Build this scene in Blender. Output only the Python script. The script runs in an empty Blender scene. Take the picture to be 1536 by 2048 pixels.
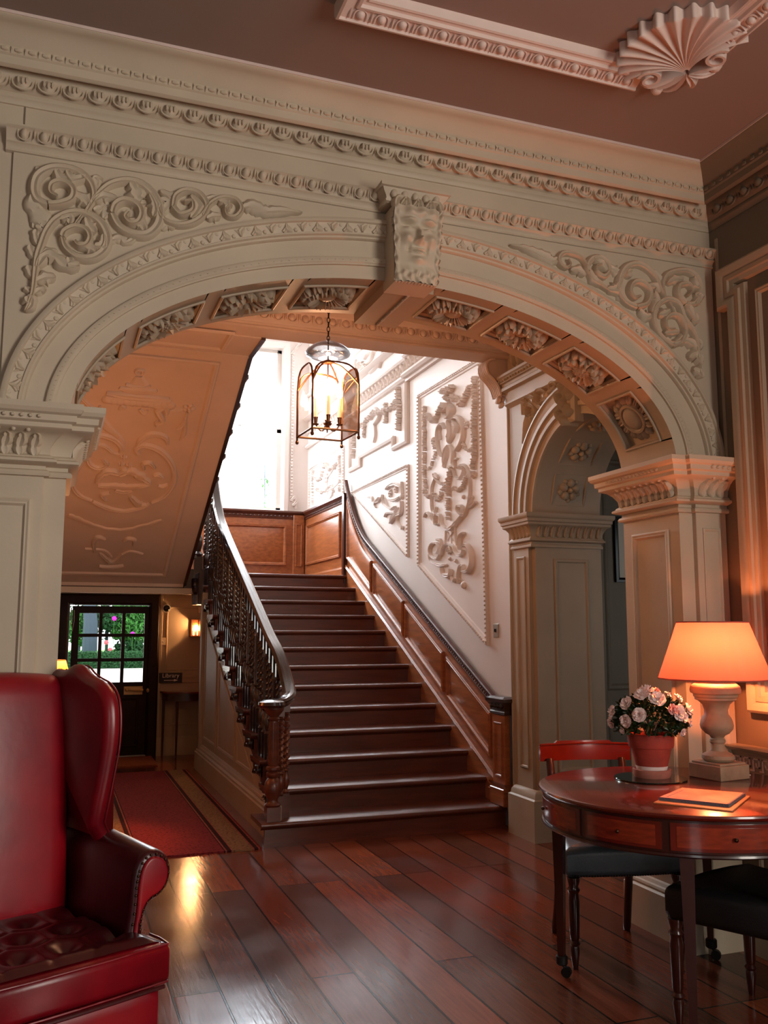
import bpy, bmesh, math, random
from mathutils import Vector as V3, Matrix, noise
from math import sin, cos, pi, sqrt, radians, atan2
random.seed(7)
sc = bpy.context.scene
COL = sc.collection

# ------------------------------------------------------------ camera
YAW, PITCH, ROLL, FPX = -0.350462, 0.1293275, 0.000796, 1796.5
CF = V3((-sin(YAW)*cos(PITCH), cos(YAW)*cos(PITCH), sin(PITCH)))
_r = V3((cos(YAW), sin(YAW), 0)); _u = _r.cross(CF)
CR = _r*cos(ROLL)+_u*sin(ROLL); CU = -_r*sin(ROLL)+_u*cos(ROLL)
CC = V3((0, 0, 1.53))
cam = bpy.data.cameras.new('camera'); camo = bpy.data.objects.new('camera', cam); COL.objects.link(camo)
cam.sensor_fit = 'HORIZONTAL'; cam.sensor_width = 36.0; cam.lens = 36.0*FPX/1536.0
cam.clip_start = 0.05; cam.clip_end = 200
Mx = Matrix((CR, CU, -CF)).transposed().to_4x4(); Mx.translation = CC
camo.matrix_world = Mx
sc.camera = camo

# ------------------------------------------------------------ look
sc.view_settings.view_transform = 'Standard'
sc.view_settings.look = 'None'
sc.view_settings.gamma = 1.0
sc.view_settings.use_curve_mapping = False
sc.view_settings.exposure = 0.0
sc.cycles.max_bounces = 9
sc.cycles.diffuse_bounces = 5
sc.cycles.glossy_bounces = 4
sc.cycles.transparent_max_bounces = 12
sc.cycles.sample_clamp_indirect = 6.0
sc.cycles.use_denoising = True

# ------------------------------------------------------------ daylight
wd = bpy.data.worlds.new('daylight'); sc.world = wd; wd.use_nodes = True
bg = wd.node_tree.nodes['Background']
bg.inputs['Color'].default_value = (0.93, 0.97, 1.0, 1); bg.inputs['Strength'].default_value = 2.6

def area(name, loc, target, sx, sy, power, col):
    l = bpy.data.lights.new(name, 'AREA'); l.shape = 'RECTANGLE'; l.size = sx; l.size_y = sy
    l.energy = power; l.color = col
    o = bpy.data.objects.new(name, l); COL.objects.link(o); o.location = loc
    o.rotation_euler = (V3(target)-V3(loc)).to_track_quat('-Z', 'Y').to_euler()
    return o
def point(name, loc, power, col, r=0.03):
    l = bpy.data.lights.new(name, 'POINT'); l.energy = power; l.color = col; l.shadow_soft_size = r
    o = bpy.data.objects.new(name, l); COL.objects.link(o); o.location = loc
    return o
# daylight standing in the window openings
area('stair_window_daylight', (2.35, 12.95, 4.7), (2.35, 11.0, 3.6), 1.45, 2.9, 330, (0.82, 0.92, 1.0))
area('stair_west_added_daylight', (-.33, 11.65, 4.5), (3.4, 9.6, 2.9), 1.2, 1.9, 150, (1.0, 0.97, 0.97))  # unseen opening, added to light the stair wall evenly
area('side_window_daylight', (3.30, -1.2, 2.15), (1.3, 2.2, 2.3), 1.7, 2.3, 158, (1.0, 0.90, 0.79))
area('rear_left_window_daylight', (-1.35, -3.55, 1.75), (-0.8, 1.0, 2.0), 1.2, 2.1, 9, (0.92, 0.97, 0.90))
sun = bpy.data.lights.new('sun', 'SUN'); sun.energy = 9.0; sun.angle = 0.02; sun.color = (1, 0.96, 0.88)
so = bpy.data.objects.new('sun', sun); COL.objects.link(so); so.location = (-8, 20, 14)
so.rotation_euler = (radians(48), 0, radians(-150))

# ------------------------------------------------------------ pixel -> world on real planes
def ray(px, py): return CF + CR*((px-768)/FPX) - CU*((py-1024)/FPX)
def hit(o, n, px, py):
    d = ray(px, py); t = (V3(o)-CC).dot(V3(n))/d.dot(V3(n)); return CC + d*t
class Fr:
    """a flat working surface: origin, two in-plane axes and the normal towards the room"""
    def __init__(s, o, ex, ey, n): s.o, s.ex, s.ey, s.n = V3(o), V3(ex).normalized(), V3(ey).normalized(), V3(n).normalized()
    def __call__(s, a, b, h=0.0): return s.o + s.ex*a + s.ey*b + s.n*h
    def px(s, x, y, h=0.0):
        p = hit(s.o+s.n*h, s.n, x, y)-s.o; return (p.dot(s.ex), p.dot(s.ey))

# ------------------------------------------------------------ materials
def lin(c): return tuple(((v/255.0)/12.92 if v/255.0 <= .04045 else ((v/255.0+.055)/1.055)**2.4) for v in c)+(1.0,)
MAT = {}
def mat(name, rgb, rough=0.6, metal=0.0, var=0.0, vscale=6.0, bump=0.0, bscale=40.0, coat=0.0, spec=0.5, stretch=(1, 1, 1), rgb2=None, emit=None, es=0.0, crough=.1):
    m = bpy.data.materials.new(name); m.use_nodes = True
    nt = m.node_tree; b = nt.nodes['Principled BSDF']
    b.inputs['Base Color'].default_value = lin(rgb); b.inputs['Roughness'].default_value = rough
    b.inputs['Metallic'].default_value = metal; b.inputs['Coat Weight'].default_value = coat
    b.inputs['Coat Roughness'].default_value = crough
    b.inputs['Specular IOR Level'].default_value = spec
    tc = nt.nodes.new('ShaderNodeTexCoord'); mp = nt.nodes.new('ShaderNodeMapping')
    mp.inputs['Scale'].default_value = stretch; nt.links.new(tc.outputs['Object'], mp.inputs['Vector'])
    if var > 0 or rgb2:
        n = nt.nodes.new('ShaderNodeTexNoise'); n.inputs['Scale'].default_value = vscale; n.inputs['Detail'].default_value = 6
        nt.links.new(mp.outputs[0], n.inputs['Vector'])
        cr = nt.nodes.new('ShaderNodeValToRGB'); nt.links.new(n.outputs['Fac'], cr.inputs['Fac'])
        c1 = lin(rgb); c2 = lin(rgb2) if rgb2 else tuple(v*(1-var) for v in c1[:3])+(1,)
        cr.color_ramp.elements[0].position = .34; cr.color_ramp.elements[1].position = .66
        cr.color_ramp.elements[0].color = c2; cr.color_ramp.elements[1].color = c1
        nt.links.new(cr.outputs['Color'], b.inputs['Base Color'])
    if bump > 0:
        n2 = nt.nodes.new('ShaderNodeTexNoise'); n2.inputs['Scale'].default_value = bscale; n2.inputs['Detail'].default_value = 5
        nt.links.new(mp.outputs[0], n2.inputs['Vector'])
        bp = nt.nodes.new('ShaderNodeBump'); bp.inputs['Strength'].default_value = bump; bp.inputs['Distance'].default_value = .01
        nt.links.new(n2.outputs['Fac'], bp.inputs['Height']); nt.links.new(bp.outputs['Normal'], b.inputs['Normal'])
    if emit:
        b.inputs['Emission Color'].default_value = lin(emit); b.inputs['Emission Strength'].default_value = es
    MAT[name] = m; return m
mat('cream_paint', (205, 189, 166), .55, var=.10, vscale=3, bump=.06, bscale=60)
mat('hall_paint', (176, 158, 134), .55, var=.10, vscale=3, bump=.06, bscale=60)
mat('dark_wall_and_shade_paint', (122, 108, 90), .6, var=.08, vscale=3)  # dark walls, and the shade painted onto the right-hand cornice
mat('white_paint', (226, 217, 212), .55, var=.05, vscale=2, bump=.05, bscale=50)
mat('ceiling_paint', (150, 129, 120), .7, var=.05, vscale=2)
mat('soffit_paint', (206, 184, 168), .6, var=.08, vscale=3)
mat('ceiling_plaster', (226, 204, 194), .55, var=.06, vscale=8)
mat('plain_wall', (112, 98, 84), .8)
mat('oak_panel', (168, 98, 56), .33, var=.35, vscale=5, stretch=(3, .7, 6), bump=.05, bscale=30, coat=.25)
mat('stair_oak', (104, 50, 32), .34, var=.35, vscale=6, stretch=(.5, 4, 4), bump=.06, bscale=40, coat=.3, crough=.2)
mat('tread_oak', (102, 54, 38), .30, var=.35, vscale=6, stretch=(.5, 4, 4), bump=.08, bscale=30, coat=.5, crough=.18)
mat('rail_oak', (92, 46, 30), .4, var=.3, vscale=8, coat=.1)
mat('dark_oak', (52, 30, 23), .3, var=.3, vscale=10, coat=.5, crough=.15)
mat('handrail_wood', (50, 28, 23), .22, var=.25, vscale=8, coat=.8, crough=.1)
mat('door_wood', (40, 20, 14), .55, var=.3, vscale=8, spec=.2)
mat('mahogany', (112, 30, 18), .25, var=.4, vscale=5, stretch=(1, 1, 1), coat=.8, crough=.08)
mat('mahogany_inlay', (150, 52, 28), .25, var=.35, vscale=9, stretch=(2, 2, 8), coat=.8, crough=.08)
mat('dark_mahogany', (58, 20, 15), .3, var=.3, vscale=9, coat=.6)
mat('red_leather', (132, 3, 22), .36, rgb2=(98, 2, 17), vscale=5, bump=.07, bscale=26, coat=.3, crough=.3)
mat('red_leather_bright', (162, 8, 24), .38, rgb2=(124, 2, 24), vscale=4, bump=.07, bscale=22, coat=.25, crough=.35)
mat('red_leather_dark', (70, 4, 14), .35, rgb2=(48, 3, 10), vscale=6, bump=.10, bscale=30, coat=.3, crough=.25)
mat('brass', (205, 165, 105), .4, metal=.25)
mat('lantern_brass', (120, 78, 50), .3, metal=1)
mat('antique_nail', (90, 66, 48), .35, metal=1)
mat('black_iron', (24, 20, 18), .5, metal=.4)
mat('grey_leather', (74, 84, 92), .38, var=.2, vscale=14, bump=.15, bscale=120)
mat('black_leather', (16, 17, 19), .5, var=.2, vscale=14, bump=.15, bscale=120)
mat('terracotta', (176, 66, 52), .75, var=.25, vscale=14, bump=.2, bscale=70)
mat('pale_terracotta', (196, 120, 104), .8, var=.2, vscale=20)
mat('leaf_green', (34, 62, 26), .4, var=.4, vscale=30)
mat('petal_white', (246, 226, 222), .6, var=.05, vscale=20)
mat('bud_pink', (236, 170, 165), .6)
mat('lamp_stone', (176, 150, 124), .65, var=.2, vscale=16, bump=.15, bscale=60)
mat('paper_pink', (232, 160, 140), .5, rgb2=(214, 110, 90), vscale=7)
mat('paper_edge', (210, 196, 190), .7)
mat('navy_ink', (40, 44, 96), .6)
mat('folder_tan', (196, 120, 74), .5)
mat('sign_black', (18, 18, 20), .5)
mat('sign_white', (235, 232, 225), .6)
mat('white_plastic', (228, 224, 216), .4)
mat('steel', (176, 172, 164), .4, metal=.3)
mat('doormat', (150, 78, 42), .95, var=.4, vscale=60, bump=.6, bscale=200)
mat('grass', (96, 170, 70), .9, var=.3, vscale=3)
mat('hedge_green', (36, 92, 44), .8, var=.5, vscale=14)
mat('bush_green', (74, 150, 60), .8, var=.6, vscale=9)
mat('trunk_grey', (70, 84, 98), .9)
mat('flower_magenta', (205, 30, 190), .7)
mat('flower_rose', (220, 110, 120), .7)
mat('gravel', (225, 222, 212), .9)
mat('soil', (40, 28, 22), .95)
mat('candle', (240, 214, 180), .6, emit=(255, 190, 130), es=.5)
mat('bulb_glow', (255, 220, 180), .5, emit=(255, 200, 150), es=130)
mat('sconce_glow', (255, 220, 180), .5, emit=(255, 180, 110), es=14)
mat('picture_print', (170, 160, 146), .8, var=.5, vscale=12)
mat('picture_mount', (214, 206, 190), .8)
mat('frame_black', (18, 15, 14), .35)
mat('dark_glass', (14, 14, 16), .08)

def glass(name, tint, alpha, rough=.02):
    m = bpy.data.materials.new(name); m.use_nodes = True; nt = m.node_tree; nt.nodes.clear()
    o = nt.nodes.new('ShaderNodeOutputMaterial'); t = nt.nodes.new('ShaderNodeBsdfTransparent'); t.inputs[0].default_value = tint
    g = nt.nodes.new('ShaderNodeBsdfGlossy'); g.inputs['Roughness'].default_value = rough
    f = nt.nodes.new('ShaderNodeFresnel'); f.inputs[0].default_value = 1.45
    mu = nt.nodes.new('ShaderNodeMath'); mu.operation = 'MULTIPLY'; mu.inputs[1].default_value = alpha
    mx = nt.nodes.new('ShaderNodeMixShader')
    nt.links.new(f.outputs[0], mu.inputs[0]); nt.links.new(mu.outputs[0], mx.inputs[0]); nt.links.new(t.outputs[0], mx.inputs[1]); nt.links.new(g.outputs[0], mx.inputs[2]); nt.links.new(mx.outputs[0], o.inputs[0])
    MAT[name] = m
glass('window_glass', (1, 1, 1, 1), .8)
glass('lantern_glass', (.98, .96, .94, 1), .9)
glass('smoke_bell_glass', (.95, .94, .94, 1), .8)
m = mat('mirror_glass', (70, 88, 80), .04, metal=.9)

def shade_mat(name, rgb, trans, es=0):
    m = bpy.data.materials.new(name); m.use_nodes = True; nt = m.node_tree; nt.nodes.clear()
    o = nt.nodes.new('ShaderNodeOutputMaterial'); d = nt.nodes.new('ShaderNodeBsdfDiffuse'); d.inputs[0].default_value = lin(rgb)
    t = nt.nodes.new('ShaderNodeBsdfTranslucent'); t.inputs[0].default_value = lin(trans)
    mx = nt.nodes.new('ShaderNodeMixShader'); mx.inputs[0].default_value = .5
    nt.links.new(d.outputs[0], mx.inputs[1]); nt.links.new(t.outputs[0], mx.inputs[2]); nt.links.new(mx.outputs[0], o.inputs[0])
    MAT[name] = m
shade_mat('lamp_shade_fabric', (226, 140, 124), (128, 76, 68))
shade_mat('pleated_shade', (220, 120, 60), (250, 120, 40))

def floor_mat():
    m = bpy.data.materials.new('floorboards'); m.use_nodes = True; nt = m.node_tree; b = nt.nodes['Principled BSDF']
    N, Lk = nt.nodes.new, nt.links.new
    tc = N('ShaderNodeTexCoord'); mp = N('ShaderNodeMapping'); mp.inputs['Rotation'].default_value = (0, 0, radians(90)); mp.inputs['Location'].default_value = (0.9, 0.06, 0)
    # after the turn texture X runs along the boards (world -Y... sign irrelevant), texture Y across them
    Lk(tc.outputs['Object'], mp.inputs['Vector'])
    br = N('ShaderNodeTexBrick'); br.inputs['Scale'].default_value = 1.0
    br.inputs['Brick Width'].default_value = 2.3; br.inputs['Row Height'].default_value = .2; br.inputs['Mortar Size'].default_value = .0055
    br.inputs['Mortar Smooth'].default_value = .3; br.offset = .37; br.offset_frequency = 3
    br.inputs['Color1'].default_value = (0, 0, 0, 1); br.inputs['Color2'].default_value = (1, 1, 1, 1); br.inputs['Mortar'].default_value = (.5, .5, .5, 1)
    Lk(mp.outputs[0], br.inputs['Vector'])
    cr = N('ShaderNodeValToRGB'); e = cr.color_ramp.elements
    e[0].color = lin((86, 44, 30)); e[1].color = lin((158, 80, 46)); x = e.new(.3); x.color = lin((130, 62, 40)); x = e.new(.6); x.color = lin((98, 60, 46))
    Lk(br.outputs['Color'], cr.inputs['Fac'])
    mp2 = N('ShaderNodeMapping'); mp2.inputs['Scale'].default_value = (14, 1.1, 1); Lk(tc.outputs['Object'], mp2.inputs['Vector'])
    gn = N('ShaderNodeTexNoise'); gn.inputs['Scale'].default_value = 4; gn.inputs['Detail'].default_value = 9; gn.inputs['Distortion'].default_value = .6; Lk(mp2.outputs[0], gn.inputs['Vector'])
    gr = N('ShaderNodeValToRGB'); gr.color_ramp.elements[0].position = .3; gr.color_ramp.elements[0].color = (.70, .66, .64, 1); gr.color_ramp.elements[1].position = .75; gr.color_ramp.elements[1].color = (1.06, 1.03, 1.0, 1); Lk(gn.outputs['Fac'], gr.inputs['Fac'])
    mu = N('ShaderNodeMix'); mu.data_type = 'RGBA'; mu.blend_type = 'MULTIPLY'; mu.inputs[0].default_value = 1
    Lk(cr.outputs['Color'], mu.inputs[6]); Lk(gr.outputs['Color'], mu.inputs[7])
    mg = N('ShaderNodeMix'); mg.data_type = 'RGBA'; mg.inputs[7].default_value = (.004, .002, .002, 1)
    Lk(br.outputs['Fac'], mg.inputs[0]); Lk(mu.outputs[2], mg.inputs[6]); Lk(mg.outputs[2], b.inputs['Base Color'])
    n3 = N('ShaderNodeTexNoise'); n3.inputs['Scale'].default_value = 2.2; n3.inputs['Detail'].default_value = 2; Lk(tc.outputs['Object'], n3.inputs['Vector'])
    rr = N('ShaderNodeMapRange'); rr.inputs[1].default_value = .3; rr.inputs[2].default_value = .7; rr.inputs[3].default_value = .12; rr.inputs[4].default_value = .20
    Lk(n3.outputs['Fac'], rr.inputs[0]); Lk(rr.outputs[0], b.inputs['Roughness'])
    # uneven old boards: slow waviness + grain + open joints
    n4 = N('ShaderNodeTexNoise'); n4.inputs['Scale'].default_value = 5.5; n4.inputs['Detail'].default_value = 2; Lk(tc.outputs['Object'], n4.inputs['Vector'])
    b1 = N('ShaderNodeBump'); b1.inputs['Strength'].default_value = .12; b1.inputs['Distance'].default_value = .005; Lk(n4.outputs['Fac'], b1.inputs['Height'])
    b2 = N('ShaderNodeBump'); b2.inputs['Strength'].default_value = .12; b2.inputs['Distance'].default_value = .004; Lk(gn.outputs['Fac'], b2.inputs['Height']); Lk(b1.outputs[0], b2.inputs['Normal'])
    b3 = N('ShaderNodeBump'); b3.inputs['Strength'].default_value = .9; b3.inputs['Distance'].default_value = .01; b3.invert = True; Lk(br.outputs['Fac'], b3.inputs['Height']); Lk(b2.outputs[0], b3.inputs['Normal'])
    Lk(b3.outputs[0], b.inputs['Normal'])
    b.inputs['Specular IOR Level'].default_value = .40; b.inputs['Coat Weight'].default_value = .0
    MAT['floorboards'] = m
floor_mat()

def rug_mat():
    m = bpy.data.materials.new('rug_wool'); m.use_nodes = True; nt = m.node_tree; b = nt.nodes['Principled BSDF']
    N, Lk = nt.nodes.new, nt.links.new
    tc = N('ShaderNodeTexCoord'); sp = N('ShaderNodeSeparateXYZ'); Lk(tc.outputs['Object'], sp.inputs[0])
    ab = N('ShaderNodeMath'); ab.operation = 'ABSOLUTE'; Lk(sp.outputs['X'], ab.inputs[0])
    cr = N('ShaderNodeValToRGB'); cr.color_ramp.interpolation = 'CONSTANT'; e = cr.color_ramp.elements
    red, tan, dk, pk = lin((112, 40, 44)), lin((124, 94, 70)), lin((50, 24, 24)), lin((138, 72, 62))
    e[0].position = 0; e[0].color = red; e[1].position = .275; e[1].color = dk
    for p, c in ((.283, pk), (.295, dk), (.325, pk), (.333, tan), (.475, pk), (.485, dk), (.515, pk), (.525, red)):
        q = e.new(p); q.color = c
    mr = N('ShaderNodeMapRange'); mr.inputs[1].default_value = 0; mr.inputs[2].default_value = 1; Lk(ab.outputs[0], mr.inputs[0]); Lk(mr.outputs[0], cr.inputs['Fac'])
    vo = N('ShaderNodeTexVoronoi'); vo.inputs['Scale'].default_value = 42; Lk(tc.outputs['Object'], vo.inputs['Vector'])
    vr = N('ShaderNodeValToRGB'); vr.color_ramp.elements[0].color = (.55, .5, .5, 1); vr.color_ramp.elements[1].color = (1.2, 1.2, 1.15, 1); vr.color_ramp.elements[0].position = .1; vr.color_ramp.elements[1].position = .5
    Lk(vo.outputs['Distance'], vr.inputs['Fac'])
    mu = N('ShaderNodeMix'); mu.data_type = 'RGBA'; mu.blend_type = 'MULTIPLY'; mu.inputs[0].default_value = 1
    Lk(cr.outputs['Color'], mu.inputs[6]); Lk(vr.outputs['Color'], mu.inputs[7]); Lk(mu.outputs[2], b.inputs['Base Color'])
    b.inputs['Roughness'].default_value = .95; b.inputs['Specular IOR Level'].default_value = .1
    MAT['rug_wool'] = m
rug_mat()

# ------------------------------------------------------------ mesh builder
class MB:
    def __init__(s): s.v = []; s.f = []
    def add(s, vs, fs):
        k = len(s.v); s.v += [V3(p) for p in vs]; s.f += [tuple(i+k for i in f) for f in fs]; return s
    def box(s, x0, y0, z0, x1, y1, z1):
        return s.add([(x0,y0,z0),(x1,y0,z0),(x1,y1,z0),(x0,y1,z0),(x0,y0,z1),(x1,y0,z1),(x1,y1,z1),(x0,y1,z1)],
                     [(0,3,2,1),(4,5,6,7),(0,1,5,4),(1,2,6,5),(2,3,7,6),(3,0,4,7)])
    def bbox(s, fr, a0, b0, a1, b1, h0, h1, bev=0.0):
        """box on a frame, with a chamfered top"""
        P = [fr(a0,b0,h0),fr(a1,b0,h0),fr(a1,b1,h0),fr(a0,b1,h0)]
        if bev:
            P += [fr(a0,b0,h1-bev),fr(a1,b0,h1-bev),fr(a1,b1,h1-bev),fr(a0,b1,h1-bev),fr(a0+bev,b0+bev,h1),fr(a1-bev,b0+bev,h1),fr(a1-bev,b1-bev,h1),fr(a0+bev,b1-bev,h1)]
            F = [(0,3,2,1),(8,9,10,11)]
            for k in (0,4):
                for i in range(4): F.append((k+i,k+(i+1)%4,k+4+(i+1)%4,k+4+i))
        else:
            P += [fr(a0,b0,h1),fr(a1,b0,h1),fr(a1,b1,h1),fr(a0,b1,h1)]
            F = [(0,3,2,1),(4,5,6,7),(0,1,5,4),(1,2,6,5),(2,3,7,6),(3,0,4,7)]
        return s.add(P, F)
    def poly(s, fr, pts, h0, h1, bev=0.0):
        n = len(pts); P = [fr(a,b,h0) for a,b in pts]
        if bev:
            q = inset(pts, bev)
            P += [fr(a,b,h1-bev) for a,b in pts]+[fr(a,b,h1) for a,b in q]; L = 3
        else: P += [fr(a,b,h1) for a,b in pts]; L = 2
        F = [tuple(reversed(range(n))), tuple(range((L-1)*n, L*n))]
        for k in range(L-1):
            for i in range(n): F.append((k*n+i,k*n+(i+1)%n,(k+1)*n+(i+1)%n,(k+1)*n+i))
        return s.add(P, F)
    def tube(s, pts, r, n=8, cap=True, flat=None):
        pts = [V3(p) for p in pts]; m = len(pts)
        rr = r if isinstance(r, (list, tuple)) else [r]*m
        vs = []; fs = []; prev = None
        for i, p in enumerate(pts):
            t = (pts[min(i+1,m-1)]-pts[max(i-1,0)])
            if t.length < 1e-9: t = V3((0,0,1))
            t.normalize()
            if prev is None: a = t.orthogonal().normalized()
            else:
                a = prev-t*prev.dot(t)
                a = a.normalized() if a.length > 1e-6 else t.orthogonal().normalized()
            prev = a; b = t.cross(a)
            for k in range(n):
                th = 2*pi*k/n; vs.append(p+(a*cos(th)+b*sin(th))*rr[i])
        for i in range(m-1):
            for k in range(n): fs.append((i*n+k, i*n+(k+1)%n, (i+1)*n+(k+1)%n, (i+1)*n+k))
        if cap: fs += [tuple(reversed(range(n))), tuple(range((m-1)*n, m*n))]
        return s.add(vs, fs)
    def lathe(s, prof, c=(0,0,0), n=24, cap=True, M=None, a0=0.0, twist=None, square=None):
        """prof: (radius, height)"""
        vs = []; fs = []; m = len(prof)
        for i, (r, z) in enumerate(prof):
            for k in range(n):
                th = a0+2*pi*k/n
                p = V3((c[0]+r*cos(th), c[1]+r*sin(th), c[2]+z)); vs.append(M @ p if M else p)
        for i in range(m-1):
            for k in range(n): fs.append((i*n+k, i*n+(k+1)%n, (i+1)*n+(k+1)%n, (i+1)*n+k))
        if cap: fs += [tuple(reversed(range(n))), tuple(range((m-1)*n, m*n))]
        return s.add(vs, fs)
    def ell(s, c, rx, ry, rz, n=10, m=6, M=None, half=False, amp=0.0):
        vs = []; fs = []; c = V3(c)
        lo = 0.0 if half else -pi/2
        for j in range(m+1):
            ph = lo+(pi/2-lo)*j/m
            for k in range(n):
                th = 2*pi*k/n
                p = V3((rx*cos(ph)*cos(th), ry*cos(ph)*sin(th), rz*sin(ph)))
                if M: p = M @ p
                vs.append(c+p)
        for j in range(m):
            for k in range(n): fs.append((j*n+k, j*n+(k+1)%n, (j+1)*n+(k+1)%n, (j+1)*n+k))
        return s.add(vs, fs)
    def grid(s, fn, nu, nv, cu=False):
        vs = []; fs = []
        for j in range(nv+1):
            for i in range(nu+1 if not cu else nu): vs.append(fn(i/nu, j/nv))
        w = nu+1 if not cu else nu
        for j in range(nv):
            for i in range(nu): fs.append((j*w+i, j*w+(i+1)%w, (j+1)*w+(i+1)%w, (j+1)*w+i))
        return s.add(vs, fs)
    def xf(s, M): s.v = [M @ p for p in s.v]; return s
    def build(s, name, m, parent=None, smooth=30, label=None, world=True, recalc=True, solid=0, bevel=0, sub=0):
        me = bpy.data.meshes.new(name)
        off = V3((0,0,0))
        if parent is not None and world:
            q = parent
            while q is not None: off = off+q.location; q = q.parent
        me.from_pydata([tuple(p-off) for p in s.v], [], s.f)
        me.materials.append(MAT[m] if isinstance(m, str) else m)
        b = bmesh.new(); b.from_mesh(me)
        bmesh.ops.remove_doubles(b, verts=b.verts, dist=1e-6)
        if recalc: bmesh.ops.recalc_face_normals(b, faces=b.faces)
        lim = radians(smooth)
        for f in b.faces: f.smooth = smooth > 0
        for e in b.edges:
            if len(e.link_faces) == 2: e.smooth = e.calc_face_angle(0) < lim
        b.to_mesh(me); b.free()
        o = bpy.data.objects.new(name, me); COL.objects.link(o)
        if parent is not None: o.parent = parent
        if label: o['label'] = label
        if solid:
            md = o.modifiers.new('solid', 'SOLIDIFY'); md.thickness = solid; md.offset = 0
        if bevel:
            md = o.modifiers.new('bevel', 'BEVEL'); md.width = bevel; md.segments = 2; md.limit_method = 'ANGLE'; md.angle_limit = radians(40)
        if sub:
            md = o.modifiers.new('sub', 'SUBSURF'); md.levels = sub; md.render_levels = sub
        return o
def inset(pts, d):
    n = len(pts); A = sum(pts[i][0]*pts[(i+1)%n][1]-pts[(i+1)%n][0]*pts[i][1] for i in range(n)); sg = 1 if A > 0 else -1
    out = []
    for i in range(n):
        p0, p1, p2 = pts[i-1], pts[i], pts[(i+1)%n]
        d1 = V3((p1[0]-p0[0], p1[1]-p0[1], 0)).normalized(); d2 = V3((p2[0]-p1[0], p2[1]-p1[1], 0)).normalized()
        n1 = V3((-d1.y, d1.x, 0))*sg; n2 = V3((-d2.y, d2.x, 0))*sg
        k = n1+n2; k = k/max(.25, k.dot(n1)) if k.length > 1e-6 else n1
        out.append((p1[0]+k.x*d, p1[1]+k.y*d))
    return out
def struct(o, label=None):
    o['kind'] = 'structure'
    if label: o['label'] = label
    return o
def tag(o, label, cat, group=None, kind=None):
    o['label'] = label; o['category'] = cat
    if group: o['group'] = group
    if kind: o['kind'] = kind
    return o
def thing(name, label, cat, loc=(0,0,0), rz=0.0, group=None, kind=None):
    o = bpy.data.objects.new(name, None); COL.objects.link(o); o.location = loc; o.rotation_euler = (0, 0, rz)
    o.empty_display_size = .05
    return tag(o, label, cat, group, kind)
def crv(pts, n=5, closed=False):
    """Catmull-Rom through the points (2D or 3D tuples)"""
    P = [V3((*p, 0)) if len(p) == 2 else V3(p) for p in pts]; two = len(pts[0]) == 2; out = []
    m = len(P); rng = range(m) if closed else range(m-1)
    for i in rng:
        if closed: p0, p1, p2, p3 = P[i-1], P[i], P[(i+1)%m], P[(i+2)%m]
        else: p0, p1, p2, p3 = P[max(i-1,0)], P[i], P[i+1], P[min(i+2,m-1)]
        for k in range(n):
            t = k/n
            q = .5*((2*p1)+(-p0+p2)*t+(2*p0-5*p1+4*p2-p3)*t*t+(-p0+3*p1-3*p2+p3)*t**3)
            out.append((q.x, q.y) if two else q)
    if not closed: out.append((P[-1].x, P[-1].y) if two else P[-1])
    return out
def mould(mb, fr, pts, prof, closed=False, caps=True):
    """sweep prof [(offset to the left of travel, height)] along 2D pts on a frame, mitred"""
    n = len(pts); rows = []
    for i in range(n):
        p1 = V3((pts[i][0], pts[i][1], 0))
        if closed or i > 0: d1 = (p1-V3((pts[i-1][0], pts[i-1][1], 0))).normalized()
        else: d1 = None
        if closed or i < n-1:
            q = pts[(i+1)%n]; d2 = (V3((q[0], q[1], 0))-p1).normalized()
        else: d2 = None
        if d1 is None: d1 = d2
        if d2 is None: d2 = d1
        n1 = V3((-d1.y, d1.x, 0)); n2 = V3((-d2.y, d2.x, 0)); k = n1+n2
        k = k/max(.2, k.dot(n1)) if k.length > 1e-6 else n1
        rows.append([fr(p1.x+k.x*a, p1.y+k.y*a, h) for a, h in prof])
    m = len(prof); vs = [p for r in rows for p in r]; fs = []
    for i in range(n if closed else n-1):
        j = (i+1)%n
        for k in range(m-1): fs.append((i*m+k, i*m+k+1, j*m+k+1, j*m+k))
    if not closed and caps: fs += [tuple(range(m)), tuple(reversed(range((n-1)*m, n*m)))]
    return mb.add(vs, fs)
def stroke(mb, fr, pts, w, h, lobes=0, rib=True, sm=4, base=0.0, tip=True, lobe=.35, curl=0.0):
    """carved relief stroke (acanthus stem, leaf or scroll); w and h: number or list along the length"""
    P = crv(pts, sm) if sm > 1 else pts; n = len(P); vs = []; fs = []
    def val(x, t):
        if isinstance(x, (list, tuple)):
            k = t*(len(x)-1); i = min(int(k), len(x)-2); return x[i]+(x[i+1]-x[i])*(k-i)
        return x
    for i in range(n):
        a = P[max(i-1,0)]; b = P[min(i+1,n-1)]; d = V3((b[0]-a[0], b[1]-a[1], 0))
        d = d.normalized() if d.length > 1e-9 else V3((1,0,0)); nn = V3((-d.y, d.x, 0)); t = i/(n-1)
        ww = val(w, t)*.5; hh = val(h, t)
        if lobes: ww *= 1-lobe+lobe*2*abs(sin(pi*t*lobes))
        c = V3((P[i][0], P[i][1], 0))
        hr = hh*(.72 if rib else 1.0)
        for q, z in ((-1, 0), (-.85, hh*.6), (-.45, hh), (0, hr), (.45, hh), (.85, hh*.6), (1, 0)):
            p = c+nn*ww*q; vs.append(fr(p.x, p.y, base+z+curl*t*t if z > 0 else base))
    for i in range(n-1):
        for k in range(6): fs.append((i*7+k, i*7+k+1, (i+1)*7+k+1, (i+1)*7+k))
    fs += [tuple(range(7)), tuple(reversed(range((n-1)*7, n*7)))]
    return mb.add(vs, fs)
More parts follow.
